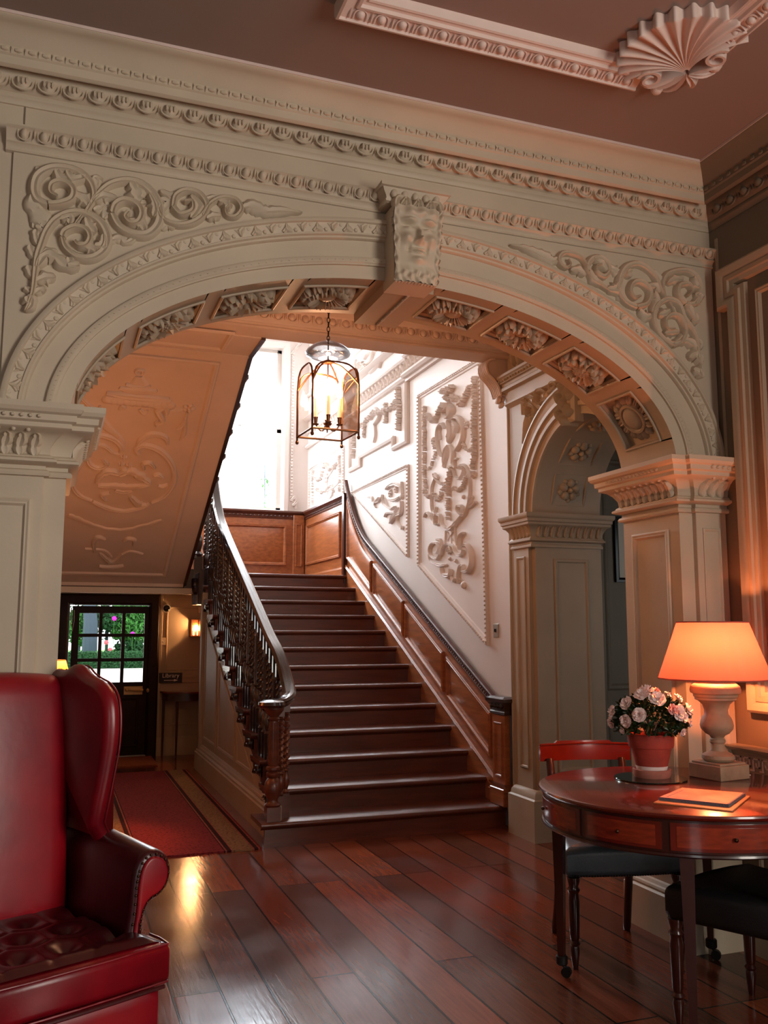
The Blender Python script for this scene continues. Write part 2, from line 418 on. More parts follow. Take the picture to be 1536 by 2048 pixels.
def spiral(c, r0, r1, a0, turns, n=22):
    return [(c[0]+(r0+(r1-r0)*(i/n))*cos(a0+turns*2*pi*i/n), c[1]+(r0+(r1-r0)*(i/n))*sin(a0+turns*2*pi*i/n)) for i in range(n+1)]
def blob(mb, fr, a, b, r, h, ry=None, n=8, m=4, ang=0.0, base=0.0):
    M = Matrix((fr.ex*cos(ang)+fr.ey*sin(ang), -fr.ex*sin(ang)+fr.ey*cos(ang), fr.n)).transposed()
    return mb.ell(fr(a, b, base), r, ry or r, h, n=n, m=m, M=M, half=True)
def flower(mb, fr, a, b, r, h, pet=6, ang=0.0, base=0.0):
    for k in range(pet):
        th = ang+2*pi*k/pet
        blob(mb, fr, a+r*.58*cos(th), b+r*.58*sin(th), r*.46, h*.75, ry=r*.34, ang=th, n=7, m=3, base=base)
    return blob(mb, fr, a, b, r*.32, h, n=7, m=3, base=base)
def eggs(mb, p0, p1, up, out, n, w, h, dep, dart=True, tilt=0.0):
    """egg-and-dart: n eggs from p0 to p1; up: direction of egg height; out: away from the surface"""
    p0, p1, up, out = V3(p0), V3(p1), V3(up).normalized(), V3(out).normalized()
    al = (p1-p0).normalized(); L = (p1-p0).length; st = L/n
    M = Matrix((al, up, out)).transposed()
    for i in range(n):
        c = p0+al*st*(i+.5)
        mb.ell(c, w*.30, h*.46, dep, n=9, m=4, M=M, half=True)
        U = [c+al*(w*.42*cos(t))+up*(h*.5*sin(t))+out*dep*.35 for t in [pi*1.0+pi*k/7 for k in range(8)]]
        U = [U[0]+up*h*.42]+U+[U[-1]+up*h*.42]
        mb.tube(U, [w*.05]*len(U), n=5)
        if dart:
            q = c+al*st*.5
            mb.add([q-up*h*.5+out*dep*.3, q+al*w*.07+up*h*.4+out*.001, q-al*w*.07+up*h*.4+out*.001, q+up*h*.42+out*dep*.75], [(0,1,3),(0,3,2),(1,2,3),(0,2,1)])
    return mb
def leafband(mb, fr, pts, w, n, h):
    """row of small upright carved leaves along a 2D path; w = band width"""
    L = [0.0]
    for i in range(1, len(pts)): L.append(L[-1]+sqrt((pts[i][0]-pts[i-1][0])**2+(pts[i][1]-pts[i-1][1])**2))
    for k in range(n):
        s = L[-1]*(k+.5)/n; i = 1
        while i < len(L)-1 and L[i] < s: i += 1
        t = (s-L[i-1])/max(1e-9, L[i]-L[i-1])
        a = pts[i-1][0]+(pts[i][0]-pts[i-1][0])*t; b = pts[i-1][1]+(pts[i][1]-pts[i-1][1])*t
        d = V3((pts[i][0]-pts[i-1][0], pts[i][1]-pts[i-1][1], 0)).normalized(); nn = V3((-d.y, d.x, 0)); p = L[-1]/n
        fl = 1 if k % 2 else -1
        q = lambda u, v: (a+d.x*u*p+nn.x*v*w, b+d.y*u*p+nn.y*v*w)
        stroke(mb, fr, [q(-.3, -.42*fl), q(-.02, -.1*fl), q(0, .42*fl)], [p*.3, p*.5, p*.12], h, sm=2)
        stroke(mb, fr, [q(.3, -.42*fl), q(.05, -.1*fl), q(0, .3*fl)], [p*.25, p*.4, p*.1], h*.8, sm=2)
        blob(mb, fr, *q(.45, .25*fl), p*.16, h*.9, n=6, m=2)
    return mb
# ============================================================ THE SETTING
W = 3.744          # face of the arch wall
FW = Fr((0, W, 0), (1,0,0), (0,0,1), (0,-1,0))             # arch wall face
XR = 3.42
FS = Fr((XR, 0, 0), (0,1,0), (0,0,1), (-1,0,0))            # stair wall
CEIL = 3.90
struct(MB().box(-3.3,-3.7,-.12, 7.2,12.8,0).build('floor', 'floorboards'), 'dark polished old floorboards')
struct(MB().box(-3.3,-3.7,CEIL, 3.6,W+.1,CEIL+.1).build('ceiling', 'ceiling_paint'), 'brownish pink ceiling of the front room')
# front room shell
struct(MB().box(3.24,-.35,0, 3.42,W+.3,CEIL).box(3.24,-3.7,0,3.42,-2.05,CEIL).box(3.24,-2.05,0,3.42,-.35,1.0).box(3.24,-2.05,3.3,3.42,-.35,CEIL).build('wall_right', 'dark_wall_and_shade_paint'), 'shaded panelled wall right of the arch')
struct(MB().box(-3.3,-3.7,0, -3.15,W,CEIL).build('wall_left', 'plain_wall'))
wb = MB(); WN = [(-1.95,-.75)]
xs = [-3.3]+[v for w in WN for v in w]+[3.42]
for i in range(0, len(xs), 2): wb.box(xs[i],-3.7,0, xs[i+1],-3.5,CEIL)
for a, b in WN: wb.box(a,-3.7,0,b,-3.5,.65); wb.box(a,-3.7,2.85,b,-3.5,CEIL)
struct(wb.build('wall_rear', 'plain_wall'))

# ---- arch wall
AX, AA, AB_, AZ = 1.495, 1.472, .762, 2.37     # intrados ellipse
OA, OB = 1.74, 1.035                           # outside of the archivolt
D2 = 4.22
def ell(t, k=0.0):    # k = 0 intrados .. 1 outer edge of archivolt ; t 0 (right) .. pi (left)
    a = AA+(OA-AA)*k; b = AB_+(OB-AB_)*k
    return (AX+.008*k+a*cos(t), AZ+b*sin(t))
NT = 144
TT = [pi*i/NT for i in range(NT+1)]
aw = MB()
TOPZ = 4.1
def wall_face(mb, y):
    vs = []; fs = []
    for t in TT:
        x, z = ell(t); vs += [(x, y, z), (x, y, TOPZ)]
    for i in range(NT): fs.append((2*i, 2*i+1, 2*i+3, 2*i+2))
    return mb.add(vs, fs)
wall_face(aw, W); wall_face(aw, D2)
x0, x1 = ell(pi)[0], ell(0)[0]
aw.box(-3.3, W, 0, x0, D2, TOPZ); aw.box(x1, W, 0, 3.42, D2, TOPZ)
struct(aw.build('wall_arch', 'cream_paint', recalc=False), 'cream wall pierced by the wide arch')

# ---- arch soffit with sunk coffers
SEG = []; S = [0.0]; NS = 400
for i in range(NS+1):
    SEG.append(ell(pi*i/NS))
    if i: S.append(S[-1]+sqrt((SEG[i][0]-SEG[i-1][0])**2+(SEG[i][1]-SEG[i-1][1])**2))
SL = S[-1]
def sof(s, y, off=0.0):
    s = min(max(s, 0), SL); i = 1
    lo, hi = 1, NS
    while lo < hi:
        mid = (lo+hi)//2
        if S[mid] < s: lo = mid+1
        else: hi = mid
    i = lo; t = pi*(i-1+(s-S[i-1])/max(1e-9, S[i]-S[i-1]))/NS
    x, z = ell(t); nx, nz = cos(t)/AA, sin(t)/AB_; l = sqrt(nx*nx+nz*nz)
    return V3((x+nx/l*off, y, z+nz/l*off)), V3((nx/l, 0, nz/l)), V3((-nz/l, 0, nx/l))
KH = .135                                     # half keystone on the soffit
n_c = 4; pitch = (SL/2-KH-.10)/n_c
COF = []
for k in range(n_c): COF.append(.10+pitch*(k+.5))
COF = COF+[SL-s for s in reversed(COF)]
hc = pitch*.5-.040; ya, yb = W+.085, D2-.085
sm = MB()
brk = sorted({0.0, SL, *[s-hc for s in COF], *[s+hc for s in COF]})
def strip(s0, s1, y0, y1, o0=0.0, o1=None):
    o1 = o0 if o1 is None else o1; n = max(2, int((s1-s0)/.02)+1)
    vs = []; fs = []
    for i in range(n+1):
        s = s0+(s1-s0)*i/n; vs += [sof(s, y0, o0)[0], sof(s, y1, o1)[0]]
    for i in range(n): fs.append((2*i, 2*i+1, 2*i+3, 2*i+2))
    sm.add(vs, fs)
for i in range(len(brk)-1):
    s0, s1 = brk[i], brk[i+1]; mid = (s0+s1)/2
    if any(abs(mid-c) < hc for c in COF):
        strip(s0, s1, W, ya); strip(s0, s1, yb, D2)
        e = .016; d = .032
        for (p, q, oo0, oo1) in ((0, e, -.006, .012), (e, e+.001, .012, .02), (e+.001, 2*e, .02, d)):
            pass
        strip(s0, s1, ya, ya+e, 0, .02); strip(s0, s1, ya+e, ya+e, .02, d); strip(s0, s1, yb-e, yb, .02, 0); strip(s0, s1, yb-e, yb-e, d, .02)
        strip(s0+e, s1-e, ya+e, yb-e, d)
        for sa, sb in ((s0, s0+e), (s1, s1-e)):
            P = [sof(sa, ya)[0], sof(sa, yb)[0], sof(sb, yb, .02)[0], sof(sb, ya, .02)[0], sof(sb, yb, d)[0], sof(sb, ya, d)[0]]
            sm.add(P, [(0,1,2,3), (3,2,4,5)])
    else: strip(s0, s1, W, D2)
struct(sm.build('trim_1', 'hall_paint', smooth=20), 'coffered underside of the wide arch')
# light bead along the edges of each coffer
cb = MB()
for c in COF:
    s0, s1 = c-hc, c+hc
    cb.tube([sof(s0+(s1-s0)*i/6, yb-.004, -.004)[0] for i in range(7)], .010, n=6)
    cb.tube([sof(s0+(s1-s0)*i/6, ya+.004, -.004)[0] for i in range(7)], .007, n=6)
    for ss in (s0+.004, s1-.004): cb.tube([sof(ss, ya, -.004)[0], sof(ss, yb, -.004)[0]], .008, n=6)
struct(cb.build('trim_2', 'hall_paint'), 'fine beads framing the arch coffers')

# ---- rosettes, one to each coffer
def rosette(kind, R=.138):
    """lies in local XY, faces +Z"""
    F0 = Fr((0,0,0), (1,0,0), (0,1,0), (0,0,1)); pt = MB(); ce = MB()
    if kind == 'button':
        n = 15
        for k in range(n):
            a = 2*pi*k/n
            stroke(pt, F0, [(R*.52*cos(a), R*.52*sin(a)), (R*.8*cos(a+.04), R*.8*sin(a+.04)), (R*1.0*cos(a+.09), R*1.0*sin(a+.09))], [.03, .045, .03], [.018, .034, .016], sm=2)
        pt.tube([(R*.57*cos(2*pi*k/24), R*.57*sin(2*pi*k/24), .02) for k in range(25)], .012, n=6, cap=False)
        ce.ell((0,0,.012), R*.5, R*.5, .034, n=20, m=6, half=True)
    else:
        n = {'sunflower': 8, 'ruffle': 9, 'daisy': 13, 'poppy': 7}[kind]
        for ring, (rr, ph, up) in enumerate(((1.0, 0, .0), (.8, .5, .016))):
            for k in range(n):
                a = 2*pi*(k+ph)/n; wd = 2*pi*R*.62*rr/n
                c, s_ = cos(a), sin(a)
                r0, r1, r2, r3 = R*.22, R*.55*rr, R*.85*rr, R*1.02*rr
                stroke(pt, F0, [(r0*c, r0*s_), (r1*c, r1*s_), (r2*c, r2*s_), (r3*c, r3*s_)], [wd*.4, wd*1.2, wd*1.35, wd*.6], [.02+up, .045+up, .058+up, .02], sm=3, lobes=3 if kind in ('ruffle', 'poppy') else 0, lobe=.12)
        if kind == 'sunflower':
            ce.ell((0,0,.03), R*.42, R*.42, .035, n=18, m=6, half=True)
            for ri, (q, cnt) in enumerate(((.36, 15), (.27, 12), (.17, 8), (.06, 3))):
                for k in range(cnt):
                    a = 2*pi*(k+ri*.5)/cnt
                    ce.ell((R*q*cos(a), R*q*sin(a), .03+.035*sqrt(max(0,1-(q/.42)**2))), .006, .006, .006, n=5, m=3)
        elif kind in ('ruffle', 'poppy'):
            for k in range(8):
                a = 2*pi*k/8; blob(ce, F0, R*.36*cos(a), R*.36*sin(a), R*.17, .06, n=7, m=3)
            ce.ell((0,0,.02), R*.2, R*.2, .02, n=10, m=4, half=True)
        else: ce.ell((0,0,.03), R*.36, R*.36, .028, n=16, m=5, half=True)
    return pt, ce
RK = {0:'button', 1:'sunflower', 2:'ruffle', 3:'daisy', 4:'daisy', 5:'ruffle', 6:'sunflower', 7:'poppy'}
RL = {0:'round button rosette with scalloped rim, lowest right coffer of the wide arch',
      1:'sunflower rosette with seeded dome, second coffer up from the right pier',
      2:'ruffled hollow-centred rosette, third coffer up from the right pier',
      3:'wide daisy rosette in the coffer just right of the carved keystone',
      4:'petalled rosette in the coffer above the glass lantern, left of the keystone',
      5:'ruffled rosette, second coffer left of the keystone',
      6:'sunflower rosette seen edge on, third coffer left of the keystone',
      7:'poppy-like rosette almost in profile, lowest left coffer of the wide arch'}
for i, s in enumerate(COF):
    p, nrm, tg = sof(s, (ya+yb)/2, .034)
    t = thing('rosette', RL[i], 'rosette', p, group='plaster rosettes in the coffers of the wide arch')
    zz = -nrm; xx = V3((0,1,0)); yy = zz.cross(xx)
    Mr = Matrix((xx, yy, zz)).transposed()
    t.rotation_euler = Mr.to_euler()
    pt, ce = rosette(RK[i]); pt.build('petals', 'hall_paint', t, smooth=50, world=False); ce.build('flower_centre', 'hall_paint', t, smooth=50, world=False)

# ---- archivolt mouldings on the face
def epath(k, n=90, a0=0.0, a1=pi): return [ell(a0+(a1-a0)*i/n, k) for i in range(n+1)]
av = MB()
# travel right -> left over the top: the left of travel is inside (towards the opening)
mould(av, FW, epath(1.0), [(-.002, 0), (-.002, .040), (.010, .046), (.018, .046), (.022, .034), (.062, .026), (.066, .034), (.074, .034), (.078, .02), (.086, .02), (.09, .012), (.0905, 0)])
mould(av, FW, epath(.30), [(-.016, 0), (-.016, .016), (-.008, .02), (.008, .02), (.014, .014), (.02, .014), (.02, 0)])
leafband(av, Fr((0, W-.026, 0), (1,0,0), (0,0,1), (0,-1,0)), [ (a, b) for a, b in epath(.845, 160) ], .044, 60, .012)
bp = epath(.30, 260)
for i in range(2, 258, 2): blob(av, FW, bp[i][0], bp[i][1], .012, .024, ry=.006, n=6, m=2)
struct(av.build('trim_3', 'cream_paint', smooth=40), 'carved archivolt around the wide arch')

# ---- raised arch surround with its egg and dart head moulding
PX0, PX1, PZ = -.236, 3.236, 3.447
ap = MB()
vs = []; fs = []
for t in TT:
    x, z = ell(t, 1.0); x = min(max(x, PX0), PX1); vs += [(x, W-.012, z), (x, W-.012, PZ)]
for i in range(NT): fs.append((2*i, 2*i+1, 2*i+3, 2*i+2))
ap.add(vs, fs)
ap.add([(PX0, W, AZ), (PX0, W-.012, AZ), (PX0, W-.012, PZ), (PX0, W, PZ)], [(0,1,2,3)])
struct(ap.build('trim_4', 'cream_paint', recalc=False), 'flat spandrel face of the arch surround')
# thin shadow joint left of the surround
hm = MB()
kx0, kx1 = 1.345, 1.60
def headmould(x0, x1):
    pr = [(a*.83, b) for a, b in [(0, 0), (0, .055), (.008, .058), (.014, .05), (.018, .046), (.062, .026), (.066, .032), (.072, .032), (.078, .022), (.1, .014), (.104, .018), (.112, .018), (.116, .004), (.117, 0)]]
    mould(hm, FW, [(x1, 3.543), (x0, 3.543)], pr)
headmould(PX0-.03, kx0); headmould(kx1, PX1+.03)
n1 = int((kx0-PX0)/.0745); eggs(hm, (PX0, W-.036, 3.509), (kx0, W-.036, 3.509), (0,0,1), (0,-1,.35), n1, .058, .050, .030)
n2 = int((PX1-kx1)/.0745); eggs(hm, (kx1, W-.036, 3.509), (PX1, W-.036, 3.509), (0,0,1), (0,-1,.35), n2, .058, .050, .030)
struct(hm.build('trim_5', 'cream_paint', smooth=40), 'egg and dart moulding above the arch')

# ---- main cornice of the front room, along the arch wall and turning down the right wall
FC = Fr((0,0,0), (1,0,0), (0,1,0), (0,0,1))
cp = [(3.24, -3.5), (3.24, W), (-3.15, W)]
prof = [(0, 3.900), (.252, 3.900), (.252, 3.884), (.243, 3.876), (.228, 3.872), (.21, 3.868), (.19, 3.855), (.172, 3.838), (.160, 3.826), (.156, 3.822), (.150, 3.816), (.150, 3.786), (.142, 3.780), (.140, 3.748), (.130, 3.742), (.126, 3.740), (.122, 3.740), (.118, 3.772), (.072, 3.772), (.070, 3.748), (.064, 3.738), (.030, 3.700), (.024, 3.697), (.026, 3.690), (.024, 3.678), (.012, 3.668), (.008, 3.655), (0, 3.654)]
co = MB(); mould(co, FC, cp, prof); nf = len(prof)-1
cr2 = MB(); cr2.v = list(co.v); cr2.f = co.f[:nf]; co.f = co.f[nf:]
eg2 = MB()
# large egg and leaf row, plus fine strip
eg = MB()
na = 64
eggs(eg, (3.16, W-.05, 3.719), (-3.1, W-.05, 3.719), (0,0,1), (0,-1,.6), na, .092, .054, .030)
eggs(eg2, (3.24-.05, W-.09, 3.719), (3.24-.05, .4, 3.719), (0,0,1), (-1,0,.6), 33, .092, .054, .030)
for i in range(na):                           # leaf tongues inside each egg
    x = 3.16-(6.26)*(i+.5)/na
    for k in (-1, 0, 1): eg.ell((x+k*.016, W-.076, 3.724+.004*abs(k)), .006, .008, .015, n=6, m=3)
nb = 120
for i in range(nb):
    x = 3.1-6.1*(i+.5)/nb
    eg.ell((x, W-.152, 3.801), .017, .008, .011, n=7, m=3); eg.tube([(x+.024, W-.15, 3.788), (x+.027, W-.158, 3.8), (x+.024, W-.15, 3.814)], .0035, n=4)
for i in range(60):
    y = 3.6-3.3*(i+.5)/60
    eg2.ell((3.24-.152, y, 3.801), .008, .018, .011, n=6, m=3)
co.v += []; k = len(co.v); co.add(eg.v, eg.f)
cr2.add(eg2.v, eg2.f); struct(cr2.build('trim_27', 'dark_wall_and_shade_paint', smooth=35), 'shaded cornice running down the right wall')  # right-wall run split off; its shade is put into this darker colour
struct(co.build('trim_6', 'cream_paint', smooth=35), 'deep carved cornice under the ceiling')
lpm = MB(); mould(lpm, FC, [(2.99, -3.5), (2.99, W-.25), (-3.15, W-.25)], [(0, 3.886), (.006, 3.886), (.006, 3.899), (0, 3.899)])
struct(lpm.build('trim_26', 'ceiling_plaster'), 'pale fillet where the cornice meets the ceiling')
# faint joint lines of the frieze boards
struct(MB().box(-.005-.2, W-.004, 3.58, -.2, W, 3.654).build('trim_7', 'dark_wall_and_shade_paint'))

# ---- ceiling moulding frame
FCe = Fr((0,0,CEIL), (1,0,0), (0,1,0), (0,0,-1))
cm = MB()
fx0, fx1, fy = .905, 2.46, 3.035
cpr = [(0, 0), (0, .050), (.004, .062), (.014, .064), (.018, .054), (.064, .036), (.068, .046), (.080, .046), (.086, .034), (.096, .030), (.104, .034), (.112, .030), (.118, .012), (.124, 0)]
path = [(2.26, fy), (fx0, fy), (fx0, -2.2), (fx1, -2.2), (fx1, 2.70)]
mould(cm, FCe, path, cpr)
eggs(cm, (2.24, fy-.041, CEIL-.044), (fx0+.05, fy-.041, CEIL-.044), (0,1,-.4), (0,-.4,-1), 15, .062, .044, .020)
eggs(cm, (fx1-.041, 2.72, CEIL-.044), (fx1-.041, .2, CEIL-.044), (1,0,-.4), (-.4,0,-1), 29, .062, .044, .020)
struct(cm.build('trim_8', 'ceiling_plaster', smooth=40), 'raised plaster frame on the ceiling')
# ---- shell at the corner of the ceiling frame
sh = thing('ceiling_shell', 'large fluted plaster scallop shell at the corner of the ceiling frame', 'plaster shell', (2.47, 2.93, CEIL))
hx, hy = 2.385, 2.835; am = radians(218)
def shellp(u, v):
    a = am+(u-.5)*radians(150); nr = 13
    rad = .335*(1-.26*abs(u-.5)**2*4)*(.12+.88*v); rad *= 1+.05*cos(u*nr*2*pi)*v*v
    rib = cos(u*nr*2*pi)
    bend = (u-.5)*.55*sin(v*pi*.9)          # ribs sweep outwards
    a2 = am+(u-.5)*radians(150)*(.30+.70*v**.8)
    h = .078-.030*v+.014*rib*min(1, v*1.6)
    return V3((hx+rad*cos(a2), hy+rad*sin(a2), CEIL-max(.002, h)))
smb = MB().grid(shellp, 132, 22)
def shellrim(u, v):
    p = shellp(u, 1.0); return V3((p.x, p.y, p.z+(CEIL-p.z)*v))
smb.grid(shellrim, 132, 1)
smb.build('fluted_fan', 'ceiling_plaster', sh, smooth=60)
for (vx, vy, sg) in ((2.262, 2.925, 1), (2.435, 2.715, -1)):
    v_ = MB()
    P = spiral((vx, vy), .050, .015, radians(223)-sg*radians(60), sg*1.4, 26)
    for j, q in enumerate(P): pass
    stroke(v_, FCe, P, [.032, .03, .024, .012], [.07, .075, .08, .07], sm=1, rib=False)
    v_.ell((vx, vy, CEIL), .046, .046, .055, n=18, m=5)
    v_.build('volute', 'ceiling_plaster', sh, smooth=50)
lf = MB()
for (pts, w) in (([(2.39,2.88),(2.33,2.97),(2.29,3.0),(2.26,2.99)], .05), ([(2.40,2.88),(2.37,2.97),(2.33,3.03)], .05), ([(2.41,2.88),(2.42,2.97),(2.40,3.03)], .05),
                 ([(2.42,2.86),(2.47,2.79),(2.50,2.77),(2.50,2.74)], .05), ([(2.42,2.87),(2.49,2.84),(2.53,2.81)], .05), ([(2.42,2.88),(2.48,2.92),(2.50,2.97)], .05)):
    stroke(lf, FCe, pts, [w*.5, w, w*.8, w*.3], [.05, .06, .05, .03], lobes=3, lobe=.2)
for a, b in ((2.30,2.99),(2.50,2.80),(2.37,3.02)): lf.ell((a, b, CEIL-.03), .028, .028, .028, n=10, m=5)
lf.build('leaf_spray', 'ceiling_plaster', sh, smooth=50)

# ---- piers of the wide arch: panelled faces, capitals, plinths
pr_cap = [(0, 2.118), (.018, 2.120), (.022, 2.130), (.018, 2.140), (.006, 2.146), (.006, 2.160), (.03, 2.166), (.045, 2.172), (.045, 2.182), (.03, 2.190), (.028, 2.196), (.016, 2.205), (.020, 2.235), (.040, 2.265), (.062, 2.285), (.085, 2.292), (.095, 2.298), (.095, 2.315), (.11, 2.322), (.112, 2.345), (.126, 2.352), (.135, 2.366), (.135, 2.388), (0, 2.388)]
def capital(name, label, path, leaves, mtl='cream_paint'):
    t = thing(name, label, 'capital', (path[len(path)//2][0], path[len(path)//2][1], 2.118))
    m = MB(); mould(m, FC, path, pr_cap); m.build('moulded_block', mtl, t, smooth=30)
    l = MB()
    for (p0, p1, out) in leaves:
        p0, p1, out = V3(p0), V3(p1), V3(out); al = (p1-p0).normalized(); L = (p1-p0).length; n = max(2, round(L/.055))
        for i in range(n):
            c = p0+al*(L*(i+.5)/n); f = Fr(c+out*.02, al, (0,0,1), out+V3((0,0,-.35)))
            stroke(l, f, [(0, 2.200), (.004, 2.235), (-.004, 2.275), (0, 2.292)], [.03, .05, .05, .016], [.012, .02, .045, .055], lobes=3, lobe=.2)
            c2 = c+al*(L*.5/n)
            if i < n-1: l.ell(c2+out*.075+V3((0,0,2.29)), .010, .010, .012, n=7, m=4)
        for i in range(int(L/.03)): l.ell(p0+al*(L*(i+.5)/int(L/.03))+out*.115+V3((0,0,2.335)), .009, .009, .008, n=6, m=3)
    l.build('acanthus_leaves', mtl, t, smooth=50)
    return t
capital('pier_capital', 'carved capital on the right pier of the wide arch, glowing above the table lamp', [(3.24, W-.03), (3.048, W-.03), (3.048, W), (x1, W), (x1, D2), (x1+.12, D2)],
        [((3.22, W-.03, 0), (3.05, W-.03, 0), (0,-1,0)), ((x1, W, 0), (x1, D2, 0), (-1,0,0))])
capital('pier_capital', 'carved grey-cream capital on the left pier of the wide arch', [(x0-.12, D2), (x0, D2), (x0, W), (-.06, W), (-.06, W-.03), (-.62, W-.03), (-.62, W)],
        [((x0, D2, 0), (x0, W, 0), (1,0,0)), ((-.07, W-.03, 0), (-.6, W-.03, 0), (0,-1,0))])
def panel_frame(mb, fr, a0, b0, a1, b1, w=.028, h=.016, sink=True):
    """bolection frame round a panel (counter-clockwise so left is inside)"""
    mould(mb, fr, [(a0,b0),(a1,b0),(a1,b1),(a0,b1)], [(0,0),(0,h*.7),(w*.25,h),(w*.5,h*.75),(w*.7,h*.8),(w*.85,h*.35),(w,0)], closed=True)
pp = MB()
# right pier front: raised outer strip then groove
FP = Fr((0, W, 0), (1,0,0), (0,0,1), (0,-1,0))
pp.bbox(FP, 3.048, .30, 3.236, 2.13, 0, .03, .003); panel_frame(pp, Fr((0,W-.03,0),(1,0,0),(0,0,1),(0,-1,0)), 3.085, .42, 3.195, 2.04, .016, .008)
# right pier inner face
FJ = Fr((x1, 0, 0), (0,1,0), (0,0,1), (-1,0,0))
panel_frame(pp, FJ, W+.085, .42, D2-.085, 2.04, .034, .016)
# left pier front
pp.bbox(FP, -.60, .30, -.06, 2.13, 0, .03, .003); panel_frame(pp, Fr((0,W-.03,0),(1,0,0),(0,0,1),(0,-1,0)), -.53, .42, -.10, 2.03, .03, .014)
struct(pp.build('trim_9', 'cream_paint', smooth=30), 'panelled faces of the two arch piers')
sk_prof = [(0, .26), (.012, .255), (.02, .24), (.03, .235), (.034, .225), (.03, .215), (.045, .205), (.045, 0), (0, 0)]
sk = MB()
mould(sk, FC, [(3.24, W-.03), (3.04, W-.03), (3.04, W), (x1, W), (x1, D2), (x1+.3, D2)], sk_prof)
mould(sk, FC, [(x0, D2), (x0, W), (-.06, W), (-.06, W-.03), (-3.1, W-.03)], sk_prof)
struct(sk.build('baseboard_arch', 'cream_paint'), 'moulded cream skirting of the arch piers')

# ---- keystone
ks = thing('keystone', 'carved keystone with a bearded face at the crown of the wide arch', 'keystone', (1.49, W, 3.12))
kd = .100
FK = Fr((0, W-kd, 0), (1,0,0), (0,0,1), (0,-1,0))
ktl, ktr, kbl, kbr = FK.px(781, 455), FK.px(877, 440), FK.px(786, 562), FK.px(866, 578)
zt, zb = 3.440, 3.078
ktl = (1.365, zt); ktr = (1.608, zt); kbl = (1.372, zb); kbr = (1.576, zb)
def g(u, v, cu, cv, su, sv): return math.exp(-((u-cu)/su)**2-((v-cv)/sv)**2)
def faceh(u, v):      # u -1..1, v 0 (chin) .. 1 (brow)
    h = .012+.035*sqrt(max(0, 1-(u*.9)**2))
    h += .022*g(u,v,0,.89,.7,.06)                                      # forehead
    h += .028*(g(u,v,-.42,.805,.26,.030)+g(u,v,.42,.805,.26,.030))       # brows
    h -= .030*(g(u,v,-.42,.735,.24,.040)+g(u,v,.42,.735,.24,.040))       # sockets
    h += .034*(g(u,v,-.42,.715,.17,.030)+g(u,v,.42,.715,.17,.030))       # eyes
    h += .060*g(u,v,0,.535,.12,.040)+.036*g(u,v,0,.63,.09,.07)           # nose
    h += .022*(g(u,v,-.17,.520,.08,.022)+g(u,v,.17,.520,.08,.022))
    h += .034*(g(u,v,-.52,.56,.24,.07)+g(u,v,.52,.56,.24,.07))           # cheeks
    h -= .016*(g(u,v,-.40,.45,.08,.06)+g(u,v,.40,.45,.08,.06))
    h += .012*g(u,v,0,.435,.28,.014)-.022*g(u,v,0,.412,.32,.008)+.014*g(u,v,0,.39,.22,.014)  # lips
    h += .028*g(u,v,0,.29,.28,.045)                                     # chin
    if v < .22 or abs(u) > .78:                                         # beard and side curls
        k = min(1, max((.22-v)/.12, (abs(u)-.78)/.12)); h += k*(.010+.010*sin(u*17+sin(v*30)*1.2)*cos(v*26+u*5))
    if v > .86: h += .012*(sin(u*13)*.5+.5)*min(1, (v-.86)/.06)
    return h
def facep(u, v):
    xl = kbl[0]+(ktl[0]-kbl[0])*v; xr = kbr[0]+(ktr[0]-kbr[0])*v; zl = zb+(zt-zb)*v
    zj = 0
    return FK(xl+(xr-xl)*u, zl+zj, faceh(u*2-1, v))
fm = MB().grid(facep, 64, 96)
n = 64; bd = MB()
P = [FK(kbl[0], zb, .0), FK(kbr[0], zb, .0), FK(ktr[0], zt, 0), FK(ktl[0], zt, 0)]; Q = [V3((p.x, W+.02, p.z)) for p in P]
fm.build('face', 'cream_paint', ks, smooth=60)
P2 = [V3((p.x, W-kd-.022, p.z)) for p in P]
bd.add(P2+Q, [(0,1,2,3),(0,4,5,1),(1,5,6,2),(2,6,7,3),(3,7,4,0)])
bd.build('tapered_block', 'cream_paint', ks, smooth=0)
be = MB()
for k in range(26):
    u = (k+.5)/26; x = kbl[0]+(kbr[0]-kbl[0])*u
    P = spiral((x, zb+.010+.012*(k % 2)), .014, .003, pi/2, 1.1*(1 if k % 2 else -1), 8)
    stroke(be, Fr((0,W-kd-.02,0),(1,0,0),(0,0,1),(0,-1,0)), P, [.008, .008, .004], [.012+.012*sin(pi*u), .014+.012*sin(pi*u), .01], sm=1, rib=False)
for s_, xx in ((-1, ktl[0]), (1, ktr[0])):
    for k in range(9):
        z = zt-.06-.034*k; x = xx+s_*.002-s_*.0025*k
        stroke(be, Fr((0,W-kd,0),(1,0,0),(0,0,1),(0,-1,0)), [(x-s_*.012, z+.012), (x, z), (x-s_*.004, z-.014)], [.012, .014, .005], [.02, .024, .016], sm=2)
be.build('beard', 'cream_paint', ks, smooth=50)
hd = MB()
FH = Fr((0, W-kd-.02, 0), (1,0,0), (0,0,1), (0,-1,0))
for cx, w_, h_ in ((1.425, .055, .05), (1.485, .06, .055), (1.545, .055, .05)):
    for a in (-40, 0, 40):
        dx, dz = sin(radians(a))*.04, -cos(radians(a))*.045
        stroke(hd, FH, [(cx-dx*.3, 3.485), (cx+dx*.5, 3.46), (cx+dx, 3.485+dz*1.3)], [.02, .032, .012], [.02, .035, .015], lobes=2, lobe=.2)
for s_ in (-1, 1):
    cx = 1.486+s_*.10
    stroke(hd, FH, [(cx-s_*.04, 3.475), (cx, 3.475), (cx+s_*.012, 3.43), (cx-s_*.01, 3.41)], [.02, .035, .03, .01], [.02, .03, .03, .01], lobes=3, lobe=.2)
hd.build('leaf_crown', 'cream_paint', ks, smooth=50)
kc = MB()
